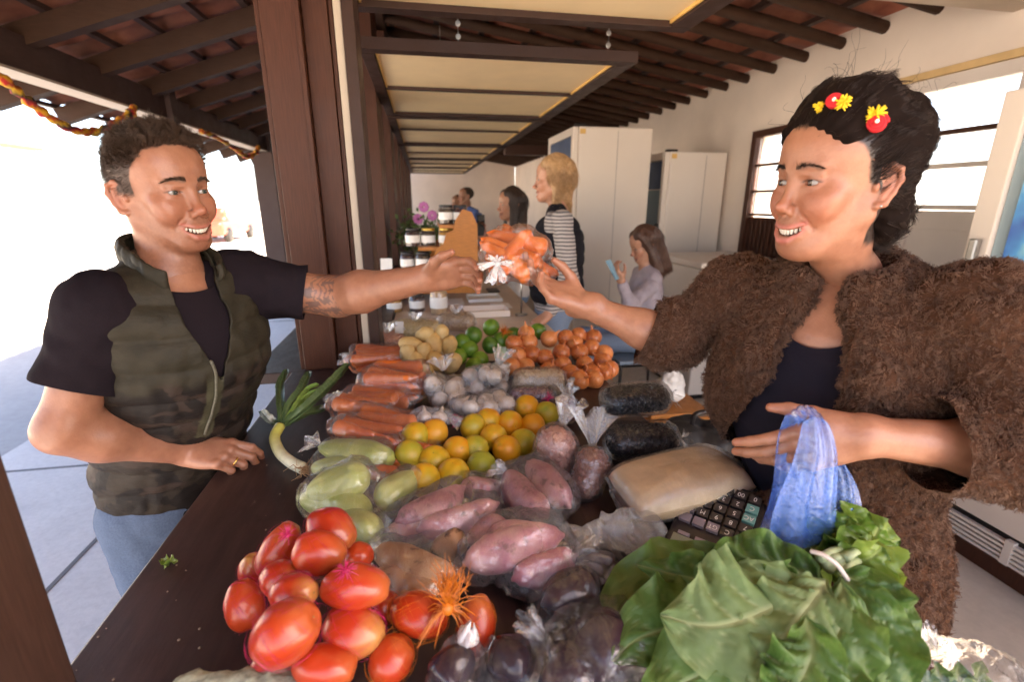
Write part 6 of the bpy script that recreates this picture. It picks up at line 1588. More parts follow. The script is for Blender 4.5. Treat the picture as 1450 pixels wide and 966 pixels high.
rem = np.maximum(np.maximum(np.minimum(L[:, 1], np.minimum(L[:, 0]-lft, rgt-L[:, 0])), -.80-z), np.minimum((1-np.sqrt(((((v-wNB)@WB.T[:, :2])/V(.074, .080))**2).sum(1)))*.07, z+.06))
v, q, u = cutf(v, q, rem); coatv.append((v, q))
def wsleeve(sh, el, wr, r0, r1, frac, seed, pad):
    a = nrm(wr-el); Lf = np.linalg.norm(wr-el)
    e = el+a*Lf*frac; e2 = el+a*(Lf*frac+.05)
    s = Sdf(*limb_region([sh, el, e2], .13), .005); s.rc(pad, sh, .085, r0, .06); s.chain([sh, el, e2], [r0, r1*1.03, r1*.97], .05)
    v, q = s.mesh(); n = vnormals(v, q); t = (v-sh)@nrm(el-sh)
    v = v+n*(fbm(v, 10, seed, 3)*.007+fbm(v, 60, 9, 2)*.0022+np.sin(t*62+fbm(v, 9, seed+1, 2)*3)*.004)[:, None]
    b = nrm(el-sh); ta = np.clip((v-sh)@b, 0, np.linalg.norm(el-sh)); du = np.linalg.norm(v-sh-ta[:, None]*b, axis=1)
    v, q, u = cutf(v, q, np.minimum(np.minimum((v-el)@a-Lf*frac, .14-np.linalg.norm(v-e, axis=1)), du-r1*1.28)); return v, q
coatv.append(wsleeve(wRS, wRE, wRW, .070, .054, .24, 4, wSC-V(0, 0, .06)-wsl*.04)); coatv.append(wsleeve(wLS, wLE, wLW, .076, .062, .58, 7, wSC-V(0, 0, .06)+wsl*.04))
# collar and lapels
s = Sdf(*limb_region([wNB, wSC-V(0, 0, .22)], .22), .005); ring = []
for a in np.linspace(math.radians(-150), math.radians(150), 30):
    d = -wfw*math.cos(a)+wsl*math.sin(a); ring.append(wNB+V(0, 0, .030-.040*(1-math.cos(a))*.5)+d*(.074+.010*abs(math.sin(a)))+wfw*.015)
s.chain(ring, [.019]*30, .02); lo_ = [p-V(0, 0, .030)+nrm(p-wNB)*.016 for p in ring]; s.chain(lo_, [.019]*30, .02)
eA, eB = ring[0], ring[-1]
s.chain([eA, wSC-V(0, 0, .085)+wfw*.125-wsl*.072, wSC-V(0, 0, .125)+wfw*.150-wsl*.062], [.020, .025, .012], .02)
s.chain([eB, wSC-V(0, 0, .085)+wfw*.125+wsl*.092, wSC-V(0, 0, .120)+wfw*.150+wsl*.090], [.020, .028, .013], .02)
s.chain([wSC-V(0, 0, .13)+wfw*.145+wsl*.075, wSC-V(0, 0, .24)+wfw*.150+wsl*.098, wSC-V(0, 0, .40)+wfw*.155+wsl*.085], [.014, .020, .012], .02)
v, q = s.mesh(); n = vnormals(v, q); v = v+n*(fbm(v, 22, 5, 3)*.005)[:, None]; cl = (v, q)
v, q, c = join([(a, b, CC) for a, b in coatv]); ct_ = part('coat', wom, v, q, M_COAT, True, c)
co2 = part('collar', ct_, cl[0], cl[1], M_COAT, True, np.broadcast_to(CC, (len(cl[0]), 3)))
def fur(parent, v, q, m, seed, L=.0052):
    P, N = sample(v, q, m, None, seed); vis = (np.sum((CAM-P)*N, 1)/np.linalg.norm(CAM-P, axis=1)) > -.5; P, N = P[vis], N[vis]
    D = V(0, 0, -.5)+np.stack([vnoise(P, 90, 1), vnoise(P, 90, 2), vnoise(P, 90, 3)], 1)*1.3; D = D-N*np.minimum(0, np.sum(D*N, 1))[:, None]
    S, R = strands(P-N*.001, N, D, L*(.7+.6*np.random.default_rng(seed).random(len(P))), 5, 1.0, seed, .00036, .6, freq=150, rise=.6, jit=.3, clump=len(P)//4, cl=.38); return hair('fur', parent, S, R, M_FUR, 'stuff')
fur(ct_, v, q, 170000, 11); fur(co2, cl[0], cl[1], 34000, 12, .0056)
# trousers and shoes
s = Sdf(*limb_region([wHIP, V(wHIP[0], wHIP[1], .0)], .26), .009); s.ell(wHIP-V(0, 0, .03), (.165, .115, .13), WB, .05); feet = []
for e in (-1, 1):
    hp = wHIP+wsl*e*.085-V(0, 0, .06); kn = V(hp[0], hp[1], .46)+wfw*.02; an_ = V(hp[0], hp[1], .08); s.chain([hp, kn, an_], [.088, .062, .05], .04); feet.append(an_)
v, q = s.mesh(); part('trousers', wom, v, q, M_TOP, True, np.broadcast_to(V(.02, .02, .028), (len(v), 3)))
for a in feet:
    s = Sdf(*limb_region([a-V(0, 0, .08), a+wfw*.18], .08), .006); s.ell(a+wfw*.055-V(0, 0, .035), (.042, .12, .042), WB, .02); s.ell(a-V(0, 0, .01), (.04, .045, .055), WB, .03); v, q = s.mesh(); v[:, 2] = np.maximum(v[:, 2], .008); part('shoe', wom, v, q, M_DARK, True)
# blue carrier bag over her fingers
bt = KL[1]+fdL*.010; bb_ = thing('carrier_bag', 'thin blue plastic carrier bag hanging from her fingers', 'plastic bag', atD(1145, 760, .66))
def sheet(top, w0, bot, w1, off, seed, nu=50, nv=40):
    u = np.linspace(0, 1, nu)[:, None]; w = np.linspace(-1, 1, nv)[None]; ph = np.random.default_rng(seed).uniform(0, 6, 4)
    wid = w0+(w1-w0)*u**.8; base = top+(bot-top)*u[..., None] if False else None
    X = w*wid; amp = .0050*(1-.25*u); pl = (np.sin(w*6+ph[0]+u*1.0)*.7+np.sin(w*15+ph[1]-u*2)*.22)*amp+off*np.minimum(1, u*4)*(1-w**2*.8)
    ctr = top[None, None]+(bot-top)[None, None]*u[..., None]+cU*(-.012*np.abs(w)**2*(1-u))[..., None]
    p = ctr+cR*(X+.006*np.sin(u*5+ph[2]))[..., None]-cF*pl[..., None]
    I = np.arange(nu*nv).reshape(nu, nv); q = np.stack([I[:-1, :-1], I[1:, :-1], I[1:, 1:], I[:-1, 1:]], -1).reshape(-1, 4); return p.reshape(-1, 3), q
top = atD(1150, 590, .635); bot = atD(1142, 778, .665)
v1, q1 = sheet(top, .017, bot, .052, .012, 1); v2, q2 = sheet(top+cF*.030, .018, bot+cF*.030, .052, -.012, 2)
part('front_sheet', bb_, v1, q1, M_BLUEF, True); part('back_sheet', bb_, v2, q2, M_BLUEF, True)
# strap over the fingers joining both sheets
u = np.linspace(0, 1, 14); w = np.linspace(-1, 1, 24); st = []
for a in u:
    for b in w: st.append(top+cF*(.030*a)+cU*(.013*math.sin(PI*a)-.012*b*b)+cR*b*(.018+.002*a)+cU*.0015*math.sin(b*14))
I = np.arange(14*24).reshape(14, 24); part('handle', bb_, np.array(st), np.stack([I[:-1, :-1], I[1:, :-1], I[1:, 1:], I[:-1, 1:]], -1).reshape(-1, 4), M_BLUEF, True)
v, q = sheet(atD(1185, 640, .68), .012, atD(1185, 775, .69), .045, .004, 4); part('second_handle', bb_, v, q, M_BLUEF, True)
# the carrots handed over
hc = atD(730, 368, 1.035); cont = []; pl_ = []
spec = [((760, 375), (700, 345), 1.00), ((750, 392), (690, 350), .985), ((702, 392), (735, 340), .985), ((772, 352), (715, 335), 1.02), ((738, 330), (765, 375), 1.03), ((720, 345), (775, 380), 1.05), ((690, 372), (750, 352), 1.04), ((735, 385), (720, 340), 1.06)]
for i, (a, b, d) in enumerate(spec):
    A = atD(a[0], a[1], d); B = atD(b[0], b[1], d+.025); L = min(.135, np.linalg.norm(B-A)*1.0+.05); u = nrm(B-A); pl_.append((A, u, L)); cont.append((A+u*.012, .020, A+u*L*.8, .013))
hb_ = thing('carrot_bag', 'knotted clear bag of carrots held between both hands', 'bag of carrots', hc)
v, q = hull_film(cont, .003, .03, .0032, .0040, 77, None); part('film', hb_, v, q, film('held_film', gl=.05, haze=.008, sc=60), True)
for i, (A, u, L) in enumerate(pl_):
    k = child('carrot', hb_, CARROTS[i % 4], A, euler_to(u, i), (1.05, 1.05, L/.15)); st_ = bpy.data.objects.new('stem', STEMD); COL.objects.link(st_); st_.parent = k; st_.rotation_euler = (PI, 0, 0); st_.location = (0, 0, -.005)
kc = atD(704, 374, .962); tw = MB(); tw.sphere(kc, (.007, .007, .007), 10, 6); kn_ = tw.part('knot', hb_, M_FILMM, True)
for j, (dx, dy, L) in enumerate(((1, .35, .032), (-1, .1, .036), (-.5, -1, .03), (.55, -.9, .026), (-.6, .9, .03), (.2, 1, .026))):
    v, q = ruffle(kc, nrm(cR*dx+cU*dy-cF*.35), L, .010, seed=j, neck=.003, fold=4, n=24); part('gathered_end', hb_, v, q, M_FILMM, True)
# =================================================================== the next stall and the people behind
sc_ = thing('stall_counter', 'pale topped counter of the next stall with papers and jars', 'counter', (.2, 4, 0))
MB().box((-.185, 1.80, .89), (.62, 9.5, .925), .004).part('counter_top', sc_, plain('pale_counter', (.58, .47, .38), .5, .1, 4))
MB().box((.56, 1.85, .01), (.60, 9.4, .889)).part('front_panel', sc_, M_BROWNY)
ZC = .925
def onc(px, py, z=ZC): return atZ(px, py, z)
M_PAPER = plain('white_paper', (.80, .78, .75), .6, .03, 5); M_ORWOOD = wood_mat('orange_wood', (.45, .17, .04), .4, (4, 4, 40), (.5, .25, .1), .8)
# dry goods
for px, py, w, lab, mt, sz in ((588, 468, .16, 'clear bag of pale pasta behind the potatoes', M_GRAIN, (.006, .011)), (646, 457, .10, 'smaller clear bag of grain right of the pasta bag', M_BEANTAN, (.005, .007)), (549, 486, .05, 'bag of beans half hidden by the tall pillar', M_BEANRED, (.006, .008))):
    p = onc(px, py, .985); bean_bag('grain_bag', lab, 'bag of grain', [(p-GX*w*.5, .045, p+GX*w*.5, .045), (p-GX*w*.4+GY*.05, .04, p+GX*w*.4+GY*.05, .04)], mt, sz, 420, [(p+V(0, 0, .04), V(.1, .2, 1), .05, .03)], 'bags of dry goods on the next counter', 90+px % 7, 'grains')
def jar(p, r, h, content, lid, label, fill=.85):
    j = thing('jar', label, 'jar', p, 'preserve jars on the next stall'); p = np.asarray(p)
    MB().lathe([(r*.9, .002), (r*.93, .006), (r*.93, h*fill), (r*.9, h*fill+.001)], p, 22).part('contents', j, content, True)
    g = MB(); g.lathe([(r*.97, 0), (r, .006), (r, h*.84), (r*.82, h*.93), (r*.82, h*.95)], p, 24); g.part('glass', j, M_JARG, True)
    l = MB(); l.lathe([(r*.86, h*.93), (r*.9, h*.935), (r*.9, h*1.06), (r*.85, h*1.08)], p, 24); l.part('lid', j, lid, True)
    b = MB(); b.lathe([(r*1.005, h*.25), (r*1.006, h*.26), (r*1.006, h*.66), (r*1.005, h*.67)], p, 24); b.part('paper_label', j, M_PAPER, True)
M_JARG = film('jar_glass', (.96, .97, .95), .04, .02, bump=.02)
M_JAM = plain('dark_jam', (.05, .012, .012), .3, .3, 30); M_MARM = plain('marmalade', (.55, .26, .04), .35, .2, 30); M_COOK = plain('cookies', (.62, .38, .2), .8, .3, 70, .6, 80); M_BLKLID = Mat('black_lid').set(color=(.02, .018, .02), rough=.35).m; M_GOLD = Mat('gold_lid').set(color=(.75, .5, .12), metal=.8, rough=.35).m; M_DKP = plain('dark_pickle', (.06, .035, .02), .3, .4, 30)
jar(onc(559, 441), .045, .085, M_MARM, M_GOLD, 'short jar of orange marmalade with gold lid by the pillar'); jar(onc(591, 441), .045, .10, M_JAM, M_BLKLID, 'jar of dark red jam between marmalade and cookies'); jar(onc(622, 444), .050, .15, M_COOK, M_PAPER, 'tall clear jar filled with pale cookies', .95)
# stepped rack
rk = thing('display_rack', 'orange wooden stepped rack holding jars on the next stall', 'rack', onc(650, 412))
ry0, ry1 = 2.95, 3.45
def rackside(y):
    prof = [atY(x, q_, 2.95) for x, q_ in ((602, 415), (678, 415), (676, 318), (668, 300), (655, 296), (645, 312), (642, 326), (632, 330), (628, 346), (618, 352), (612, 372), (606, 380))]
    a = np.array(prof); a[:, 1] = y; b = a+V(0, .022, 0); n = len(a)
    return np.concatenate([a, b]), [tuple(range(n)), tuple(range(2*n-1, n-1, -1))]+[(i, i+n, (i+1) % n+n, (i+1) % n) for i in range(n)]
for y in (ry0, ry1): v, f = rackside(y); part('side_panel', rk, v, f, M_ORWOOD)
for (xa, xb, yy) in ((562, 640, 412), (572, 640, 383), (592, 655, 350), (622, 668, 318)):
    a = atY(xa, yy, 3.0); b = atY(xb, yy, 3.0); MB().box((a[0], ry0+.024, a[2]-.02), (b[0], ry1-.002, a[2])).part('shelf', rk, M_ORWOOD)
k = 0
jl = ['black lidded jar on the top step of the rack', 'jar with yellow lid on the upper middle step', 'second black lidded jar on the top step of the rack', 'dark jar at the left end of the middle step', 'dark jar in the middle of the third step', 'dark jar at the left end of the lowest step', 'jar with gold lid beside the rack side panel', 'jar right of the gold lidded one on the lowest step']
for px, py, c_, l_ in ((632, 317, M_DKP, M_BLKLID), (607, 349, M_DKP, M_GOLD), (652, 317, M_JAM, M_BLKLID), (585, 349, M_JAM, M_BLKLID), (600, 382, M_DKP, M_BLKLID), (578, 382, M_JAM, M_BLKLID), (632, 349, M_MARM, M_GOLD), (590, 411, M_JAM, M_BLKLID)):
    jar(atY(px, py, 3.12 if k % 2 else 3.06), .046, .105, c_, l_, jl[k]); k += 1
# flower pot
fp = onc(600, 352); fp = atY(600, 350, 3.75); pt = thing('flower_pot', 'pot of green plant with pink flowers behind the rack', 'plant', (fp[0], fp[1], ZC))
MB().lathe([(.06, 0), (.085, .16), (.09, .16), (.09, .18), (.08, .18)], (fp[0], fp[1], ZC+.001), 20).part('pot', pt, M_TILE, True)
g = np.random.default_rng(8); P = V(fp[0], fp[1], ZC+.37)+g.normal(0, 1, (700, 3))*V(.10, .10, .07); A = g.normal(size=P.shape); A *= .022/np.linalg.norm(A, axis=1)[:, None]; B = g.normal(size=P.shape); B *= .014/np.linalg.norm(B, axis=1)[:, None]
part('foliage', pt, np.stack([P-A, P+B, P+A, P-B], 1).reshape(-1, 3), np.arange(len(P)*4).reshape(-1, 4), plain('pot_leaf', (.10, .17, .05), .6, .4, 30))
st = MB()
for i in range(14): e = V(fp[0], fp[1], ZC+.42)+g.normal(0, .08, 3); st.tube([(fp[0], fp[1], ZC+.17), (V(fp[0], fp[1], ZC+.17)+e)/2+g.normal(0, .02, 3), e], .004, 5)
st.part('stems', pt, M_GREENSTEM)
for i, (px, py) in enumerate(((600, 293), (612, 305), (592, 310))):
    c0 = atY(px, py, 3.68); m = MB()
    for a in np.arange(0, 2*PI, PI/4): m.sphere(c0+GX*.022*math.cos(a)+V(0, 0, 1)*.022*math.sin(a), (.017, .008, .017), 8, 5)
    m.part('flower', pt, plain('pink_petal', (.70, .22, .55), .6) if i == 0 else bpy.data.materials['pink_petal'], True)
# white cards, papers, trays
def card(px, py, w, h, Y, lab, lean=.15):
    p = atY(px, py, Y); o = thing('price_card', lab, 'card', p, 'white cards on the stalls')
    MB().obox(p+V(0, 0, h/2), np.array([GX, nrm(GY+V(0, 0, -lean)), nrm(V(0, 0, 1)+GY*lean)]), (w/2, .0015, h/2)).part('card', o, M_PAPER); MB().obox(p+GY*.02+V(0, 0, .01), np.array([GX, GY, V(0, 0, 1)]), (w*.4, .02, .006)).part('foot', o, M_PAPER)
card(548, 388, .075, .10, 3.2, 'small white card standing beside the second pillar'); card(566, 472, .035, .05, 1.98, 'white price card in the pasta bag', .3)
def tray(px, py, w, d, h, lab, mt, name='tray'):
    p = onc(px, py); o = thing(name, lab, name.replace('_', ' '), p, None); b = MB(); b.box(p+V(-w/2, 0, .002), p+V(w/2, d, .006)); 
    for lo, hi in (((-w/2, 0, .006), (-w/2+.006, d, h)), ((w/2-.006, 0, .006), (w/2, d, h)), ((-w/2+.006, 0, .006), (w/2-.006, .006, h)), ((-w/2+.006, d-.006, .006), (w/2-.006, d, h))): b.box(p+np.array(lo), p+np.array(hi), 0)
    b.part('shell', o, mt)
tray(690, 450, .26, .17, .035, 'flat pale plastic tray on the next counter', M_WHITE); tray(688, 428, .22, .2, .02, 'thin white tray farther back on the next counter', M_PAPER)
for px, py, w, d, lab, mt in ((640, 432, .16, .2, 'sheet of white paper beside the cookie jar', M_PAPER), (712, 437, .12, .15, 'sheet of paper near the edge of the next counter', M_PAPER)):
    p = onc(px, py); solo('paper_sheet', lab, 'paper', p, *(lambda m: (m.v, m.f))(MB().box(p+V(-w/2, 0, .001), p+V(w/2, d, .003))), mt, group='papers on the next counter')
p = onc(700, 419); ph = thing('phone', 'dark phone lying on the next counter', 'phone', p); MB().box(p+V(-.04, 0, .022), p+V(.04, .14, .031), .003).part('body', ph, M_DARK); MB().box(p+V(-.036, .006, .0312), p+V(.036, .134, .0318)).part('screen', ph, M_BLKLID)
p = onc(738, 446); po = thing('sign_stand', 'thin steel post with foot on the edge of the next counter', 'stand', p); MB().lathe([(.005, .01), (.005, .30)], p, 10).part('post', po, M_STEEL, True); MB().lathe([(.035, .001), (.035, .008), (.01, .012)], p, 16).part('foot', po, M_STEEL, True)

# ------------------------------------------------------------------ people of the background
def stripes(name, a, b, per):
    m = Mat(name); s_ = m.node('ShaderNodeSeparateXYZ'); m.l.new(m.co(), s_.inputs[0]); w_ = m.math('SINE', m.math('MULTIPLY', m.math('ADD', s_.outputs[2], m.math('MULTIPLY', m.noise(6), .02)), 2*PI/per))
    m.set(color=m.ramp(m.math('ADD', m.math('MULTIPLY', w_, .5), .5), [(.42, a), (.58, b)]), rough=.85); return m.m
def bg_person(label, O, fd, bf, hairm, hair_prims, skin, topm, top_extra=None, arms=(), hip=None, waist_r=(.15, .11), sh_w=.165, female=True, legs=None, legm=None, group='people at the stalls behind', h=.005, roll=0, pitch=0, nhair=5000, vest=None, hl=.05):
    M = local_frame(fd, roll=roll, pitch=pitch); B = local_frame(bf); O = np.asarray(O, float)
    nb = O+V(0, 0, -.165)-B[1]*.035; sc = nb-V(0, 0, .055); hip = sc+V(0, 0, -.50) if hip is None else np.asarray(hip, float)
    o = thing('person', label, 'person', (hip[0], hip[1], 0), group)
    tl = lambda p: M@(np.asarray(p)-O)
    v, q = head_mesh(.0035, [(tl(O+V(0, 0, -.085)-M[1]*.022), .045, tl(nb), .052), (tl(nb), .052, tl(nb-V(0, 0, .10)), .07)], True, dict(SM, female=female, jawx=.98 if female else 1.02))
    c = head_paint(v, skin, female, brow=(.06, .035, .025)); parts = [(O+v@M, q, c)]
    s = Sdf(*limb_region([sc, hip], .26), h); s.ell(sc-V(0, 0, .09), (sh_w, .10, .15), B, .05); s.ell((sc+hip)/2, (waist_r[0], waist_r[1], .2), B, .1); s.ell(hip+V(0, 0, .04), (waist_r[0]+.01, waist_r[1]+.01, .13), B, .08)
    for e in (-1, 1): s.rc(nb-V(0, 0, .02)+B[0]*e*.04, sc+B[0]*e*sh_w*.82, .05, .052, .04)
    if female:
        for e in (-1, 1): s.ell(sc-V(0, 0, .15)+B[1]*.075+B[0]*e*.06, (.065, .055, .06), B, .04)
    tv, tq = s.mesh(); tn = vnormals(tv, tq); tv = tv+tn*(fbm(tv, 14, 3, 3)*.006)[:, None]; tops = [(tv, tq, (1, 1, 1))]
    for (sh, el, wr, fdh, pn, right, curls) in arms:
        sh, el, wr = map(lambda p: np.asarray(p, float), (sh, el, wr)); a = nrm(wr-el)
        s = Sdf(*limb_region([sh, el, wr], .09), h); s.chain([sh, el, wr-a*.03], [.058, .048, .036], .04); v, q = s.mesh(); n = vnormals(v, q); tops.append((v+n*(fbm(v, 22, 5, 3)*.005)[:, None], q, (1, 1, 1)))
        s = Sdf(*limb_region([sh, el, sc, wr, wr+nrm(fdh)*.18], .06), .0035); s.chain([sc-V(0, 0, .02), sh, el, wr], [.05, .042, .036, .026], .02); hand(s, wr, fdh, pn, right, curls, .04, ((.6, .6, .3), (.8, .4, .3), (.9, .2, .2)), .92); v, q = s.mesh(); parts.append((v, q, skin))
    v, q, c = join(parts); part('body', o, v, q, M_SKIN, True, c)
    v, q, c = join(tops); part('top', o, v, q, topm, True)
    if vest is not None:
        s = Sdf(*limb_region([sc, hip], .3), h); s.ell(sc-V(0, 0, .10), (sh_w*.98, .125, .15), B, .05); s.ell((sc+hip)/2, (waist_r[0]+.022, waist_r[1]+.022, .22), B, .1); s.ell(hip+V(0, 0, .10), (waist_r[0]+.025, waist_r[1]+.025, .12), B, .08)
        for e in (-1, 1): s.rc(nb-V(0, 0, .0)+B[0]*e*.055, sc+B[0]*e*sh_w*.62+V(0, 0, .01), .045, .042, .04)
        v, q = s.mesh(); n = vnormals(v, q); v = v+n*(.009*np.abs(np.sin((v[:, 2])*PI/.07))**.5+fbm(v, 20, 3, 2)*.003)[:, None]; part('vest', o, v, q, vest, True, np.broadcast_to(V(.016, .015, .019), (len(v), 3)))
    if legs:
        allp = np.array([p for l in legs for p in l]); s = Sdf(*limb_region(list(allp)+[hip], .14), .008); s.ell(hip-V(0, 0, .0), (waist_r[0]+.005, waist_r[1]+.005, .12), B, .05)
        for l in legs: s.chain(l, [.085, .062, .05], .04)
        v, q = s.mesh(); part('trousers', o, v, q, legm, True, np.broadcast_to(V(.20, .26, .36), (len(v), 3)))
        for l in legs:
            a = np.asarray(l[-1]); s = Sdf(*limb_region([a-V(0, 0, .08), a+B[1]*.16], .07), .007); s.ell(a+B[1]*.05-V(0, 0, .035), (.04, .115, .04), B, .02); s.ell(a-V(0, 0, .01), (.04, .045, .055), B, .03); v, q = s.mesh(); v[:, 2] = np.maximum(v[:, 2], .008); part('shoe', o, v, q, M_DARK, True)
    s = Sdf((-.16, -.24, -.36), (.16, .15, .18), .0045); s.ell((0, -.024, .044), (.083, .103, .084), k=.04)
    for pr in hair_prims: s.rc(*pr[:2], pr[2], pr[3], .04)
    s.ell((0, .130, -.040), (.088, .098, .118), k=.008, op='s')
    v, q = s.mesh(); n = vnormals(v, q); v = v+n*(fbm(v*V(1, 1, .35), 45, 3, 2)*.005)[:, None]; hb = part('hair', o, O+v@M, q, hairm, True)
    P, N = sample(v, q, nhair, None, 5); D = np.stack([P[:, 0]*1, -.25+0*P[:, 0], -1+1.0*sstep(.05, .10, P[:, 2])], 1); D = D-N*(np.sum(D*N, 1))[:, None]
    S, R = strands(P, N, D, hl, 6, .12, 4, .0005, .5, freq=22, rise=.02, jit=.06, hug=.25); hair('hair_strands', hb, O+S@M, R, hairm)
    if female is not None:
        eyes(o, O, M, nrm(V(0, 1, -.05)), (.05, .03, .02))
    return o, M, B, sc, hip
M_BLOND = hair_mat('blond_hair', (.30, .16, .07), (.55, .34, .17)); M_DKBR = hair_mat('dark_brown_hair', (.018, .010, .008), (.05, .027, .02)); M_AUB = hair_mat('auburn_hair', (.05, .022, .015), (.12, .055, .035))
M_STRIPE = stripes('striped_jersey', (.46, .42, .40), (.13, .12, .13), .019); M_LILAC = plain('lilac_knit', (.44, .38, .43), .9, .1, 20, .3, 120); M_WKNIT = plain('white_knit', (.66, .62, .60), .9, .08, 20, .3, 120); M_BLUESH = plain('blue_shirt', (.08, .14, .36), .8, .1, 20)
SKB = V(.52, .27, .18)
relax = [(.3, .3, .2)]*4
# blonde woman
O = atY(783, 255, 2.72); bf = nrm(-GX*.95+GY*.25); lb = np.array([(.0, -.055, .02)])
shl = atY(796, 312, 2.535); ell_ = atY(806, 400, 2.47); wrl = atY(776, 446, 2.40)
bl = bg_person('blonde woman in black vest over striped top facing the pillars', O, -GX*.97+GY*.10, bf, M_BLOND, [((0, -.06, .02), (0, -.070, -.105), .062, .040), ((.055, -.015, .03), (.066, -.020, -.115), .032, .020), ((-.055, -.015, .03), (-.066, -.020, -.115), .032, .020), ((.05, .03, .085), (.02, -.02, .10), .03, .035), ((-.05, .03, .085), (-.02, -.02, .10), .03, .035)], SKB, M_STRIPE,
    arms=[(shl, ell_, wrl, nrm(-GX*.8-V(0, 0, .5)-GY*.3), nrm(V(0, 0, -1)-GX*.4), False, relax)], waist_r=(.15, .12), sh_w=.175, legs=[[O+V(.0, -.09, -.80), O+V(.02, -.09, -1.15), V(O[0]+.02, O[1]-.09, .09)], [O+V(.0, .09, -.80), O+V(.02, .09, -1.15), V(O[0]+.02, O[1]+.09, .09)]], legm=M_JEAN, vest=M_TOP, hl=.085, nhair=9000)
# dark haired woman
O = atY(723, 290, 3.9); bf = nrm(-GX*.85-GY*.5)
s1 = O+V(0, 0, -.25)+nrm(V(bf[1], -bf[0], 0))*-.16; 
dk = bg_person('long dark haired woman in white sweater holding up a phone', O, -GX*.92-GY*.35, bf, M_DKBR, [((0, -.07, .02), (0, -.095, -.26), .072, .045), ((.058, -.005, .04), (.074, .0, -.26), .032, .035), ((-.058, -.005, .04), (-.074, .0, -.26), .032, .035), ((.045, .035, .085), (.0, -.02, .10), .028, .035), ((-.045, .035, .085), (.0, -.02, .10), .028, .035)], SKB, M_WKNIT,
    arms=[(O+V(-.02, -.16, -.27), atY(700, 368, 3.62), atY(684, 340, 3.50), nrm(V(0, 0, 1)-GX*.2), nrm(GX*.3-GY*.9), False, [(.6, .7, .4)]*4)], legs=[[O+V(0, -.09, -.8), O+V(0, -.09, -1.15), V(O[0], O[1]-.09, .09)], [O+V(0, .09, -.8), O+V(0, .09, -1.15), V(O[0], O[1]+.09, .09)]], legm=M_JEAN, hl=.07)
p = atY(681, 319, 3.47); ph = thing('phone', 'dark phone raised by the long haired woman', 'phone', p); MB().obox(p, np.array([nrm(GX*.6+GY*.8), nrm(-GX*.8+GY*.6), V(0, 0, 1)]), (.036, .005, .072)).part('body', ph, M_DARK)
# far man and his neighbour
O = atY(659, 278, 7.2); bg_person('far man in blue shirt at the end of the stalls', O, nrm(-GX-GY*.4), nrm(-GX*.6-GY*.8), M_DKBR, [], SKB*.85, M_BLUESH, arms=[(O+V(-.19, -.02, -.28), O+V(-.24, -.1, -.52), O+V(-.1, -.3, -.6), nrm(-GX*.4-GY), V(0, 0, -1), True, relax), (O+V(.19, -.02, -.28), O+V(.25, -.05, -.55), O+V(.16, -.25, -.7), nrm(-GY), V(0, 0, -1), False, relax)], female=False, sh_w=.19, legs=[[O+V(-.09, 0, -.82), O+V(-.09, 0, -1.2), V(O[0]-.09, O[1], .09)], [O+V(.09, 0, -.82), O+V(.09, 0, -1.2), V(O[0]+.09, O[1], .09)]], legm=M_JEAN, nhair=1500, hl=.02)
O = atY(648, 287, 8.0); bg_person('person half hidden behind the far man in blue', O, nrm(-GX-GY*.6), nrm(-GX*.6-GY*.8), M_AUB, [((0, -.07, .02), (0, -.08, -.08), .065, .05)], SKB*.85, M_DARK, arms=[(O+V(-.17, -.02, -.28), O+V(-.22, -.1, -.52), O+V(-.1, -.3, -.6), nrm(-GX*.4-GY), V(0, 0, -1), True, relax)], legs=[[O+V(-.09, 0, -.8), O+V(-.09, 0, -1.15), V(O[0]-.09, O[1], .09)], [O+V(.09, 0, -.8), O+V(.09, 0, -1.15), V(O[0]+.09, O[1], .09)]], legm=M_JEAN, nhair=1500, hl=.03)
# seated girl on a chair
O = atY(912, 347, 3.25); bf = nrm(-GX*.96-GY*.15); hp = O+V(.02, 0, -.66); hp[2] = .56
sg = bg_person('seated girl in lilac sweater looking at a pale blue phone', O, nrm(-GX*.95-GY*.1+V(0, 0, -.25)), bf, M_AUB, [((0, -.07, .02), (0, -.105, -.20), .070, .05), ((.058, -.005, .04), (.070, -.03, -.20), .032, .035), ((-.058, -.005, .04), (-.070, -.03, -.20), .032, .035), ((.045, .035, .085), (.0, -.02, .10), .028, .035), ((-.045, .035, .085), (.0, -.02, .10), .028, .035)], SKB, M_LILAC, hip=hp,
    arms=[(O+V(.01, -.15, -.27), atY(893, 432, 3.0), atY(880, 398, 2.98), nrm(V(0, 0, .8)-GX*.55), nrm(GX*.5+GY*.6+V(0, 0, .4)), False, [(.7, .8, .4)]*4)], legs=[[hp-B_*.09+V(-.03, 0, 0), V(hp[0]-.42, hp[1]-.12, .57), V(hp[0]-.46, hp[1]-.12, .10)] for B_ in (nrm(V(0, 1, 0)),)]+[[hp+V(-.03, .09, 0), V(hp[0]-.42, hp[1]+.10, .57), V(hp[0]-.44, hp[1]+.10, .10)]], legm=M_JEAN, hl=.06, pitch=-.10)
p = atY(868, 382, 2.96); ph = thing('phone', 'pale blue phone in the hand of the seated girl', 'phone', p); MB().obox(p, np.array([nrm(GX*.5+GY*.85), nrm(GX*.75-GY*.45+V(0, 0, .5)), nrm(V(0, 0, .85)-GX*.5)]), (.036, .005, .072)).part('body', ph, Mat('blue_case').set(color=(.25, .48, .62), rough=.4).m)
ch = thing('chair', 'dark metal framed chair under the seated girl', 'chair', (hp[0], hp[1], .01))
MB().box((hp[0]-.24, hp[1]-.22, .425), (hp[0]+.2, hp[1]+.22, .452), .01).part('seat', ch, plain('blue_seat', (.28, .36, .44), .6)); MB().box((hp[0]+.20, hp[1]-.2, .62), (hp[0]+.222, hp[1]+.2, .86), .01).part('backrest', ch, bpy.data.materials['blue_seat'])
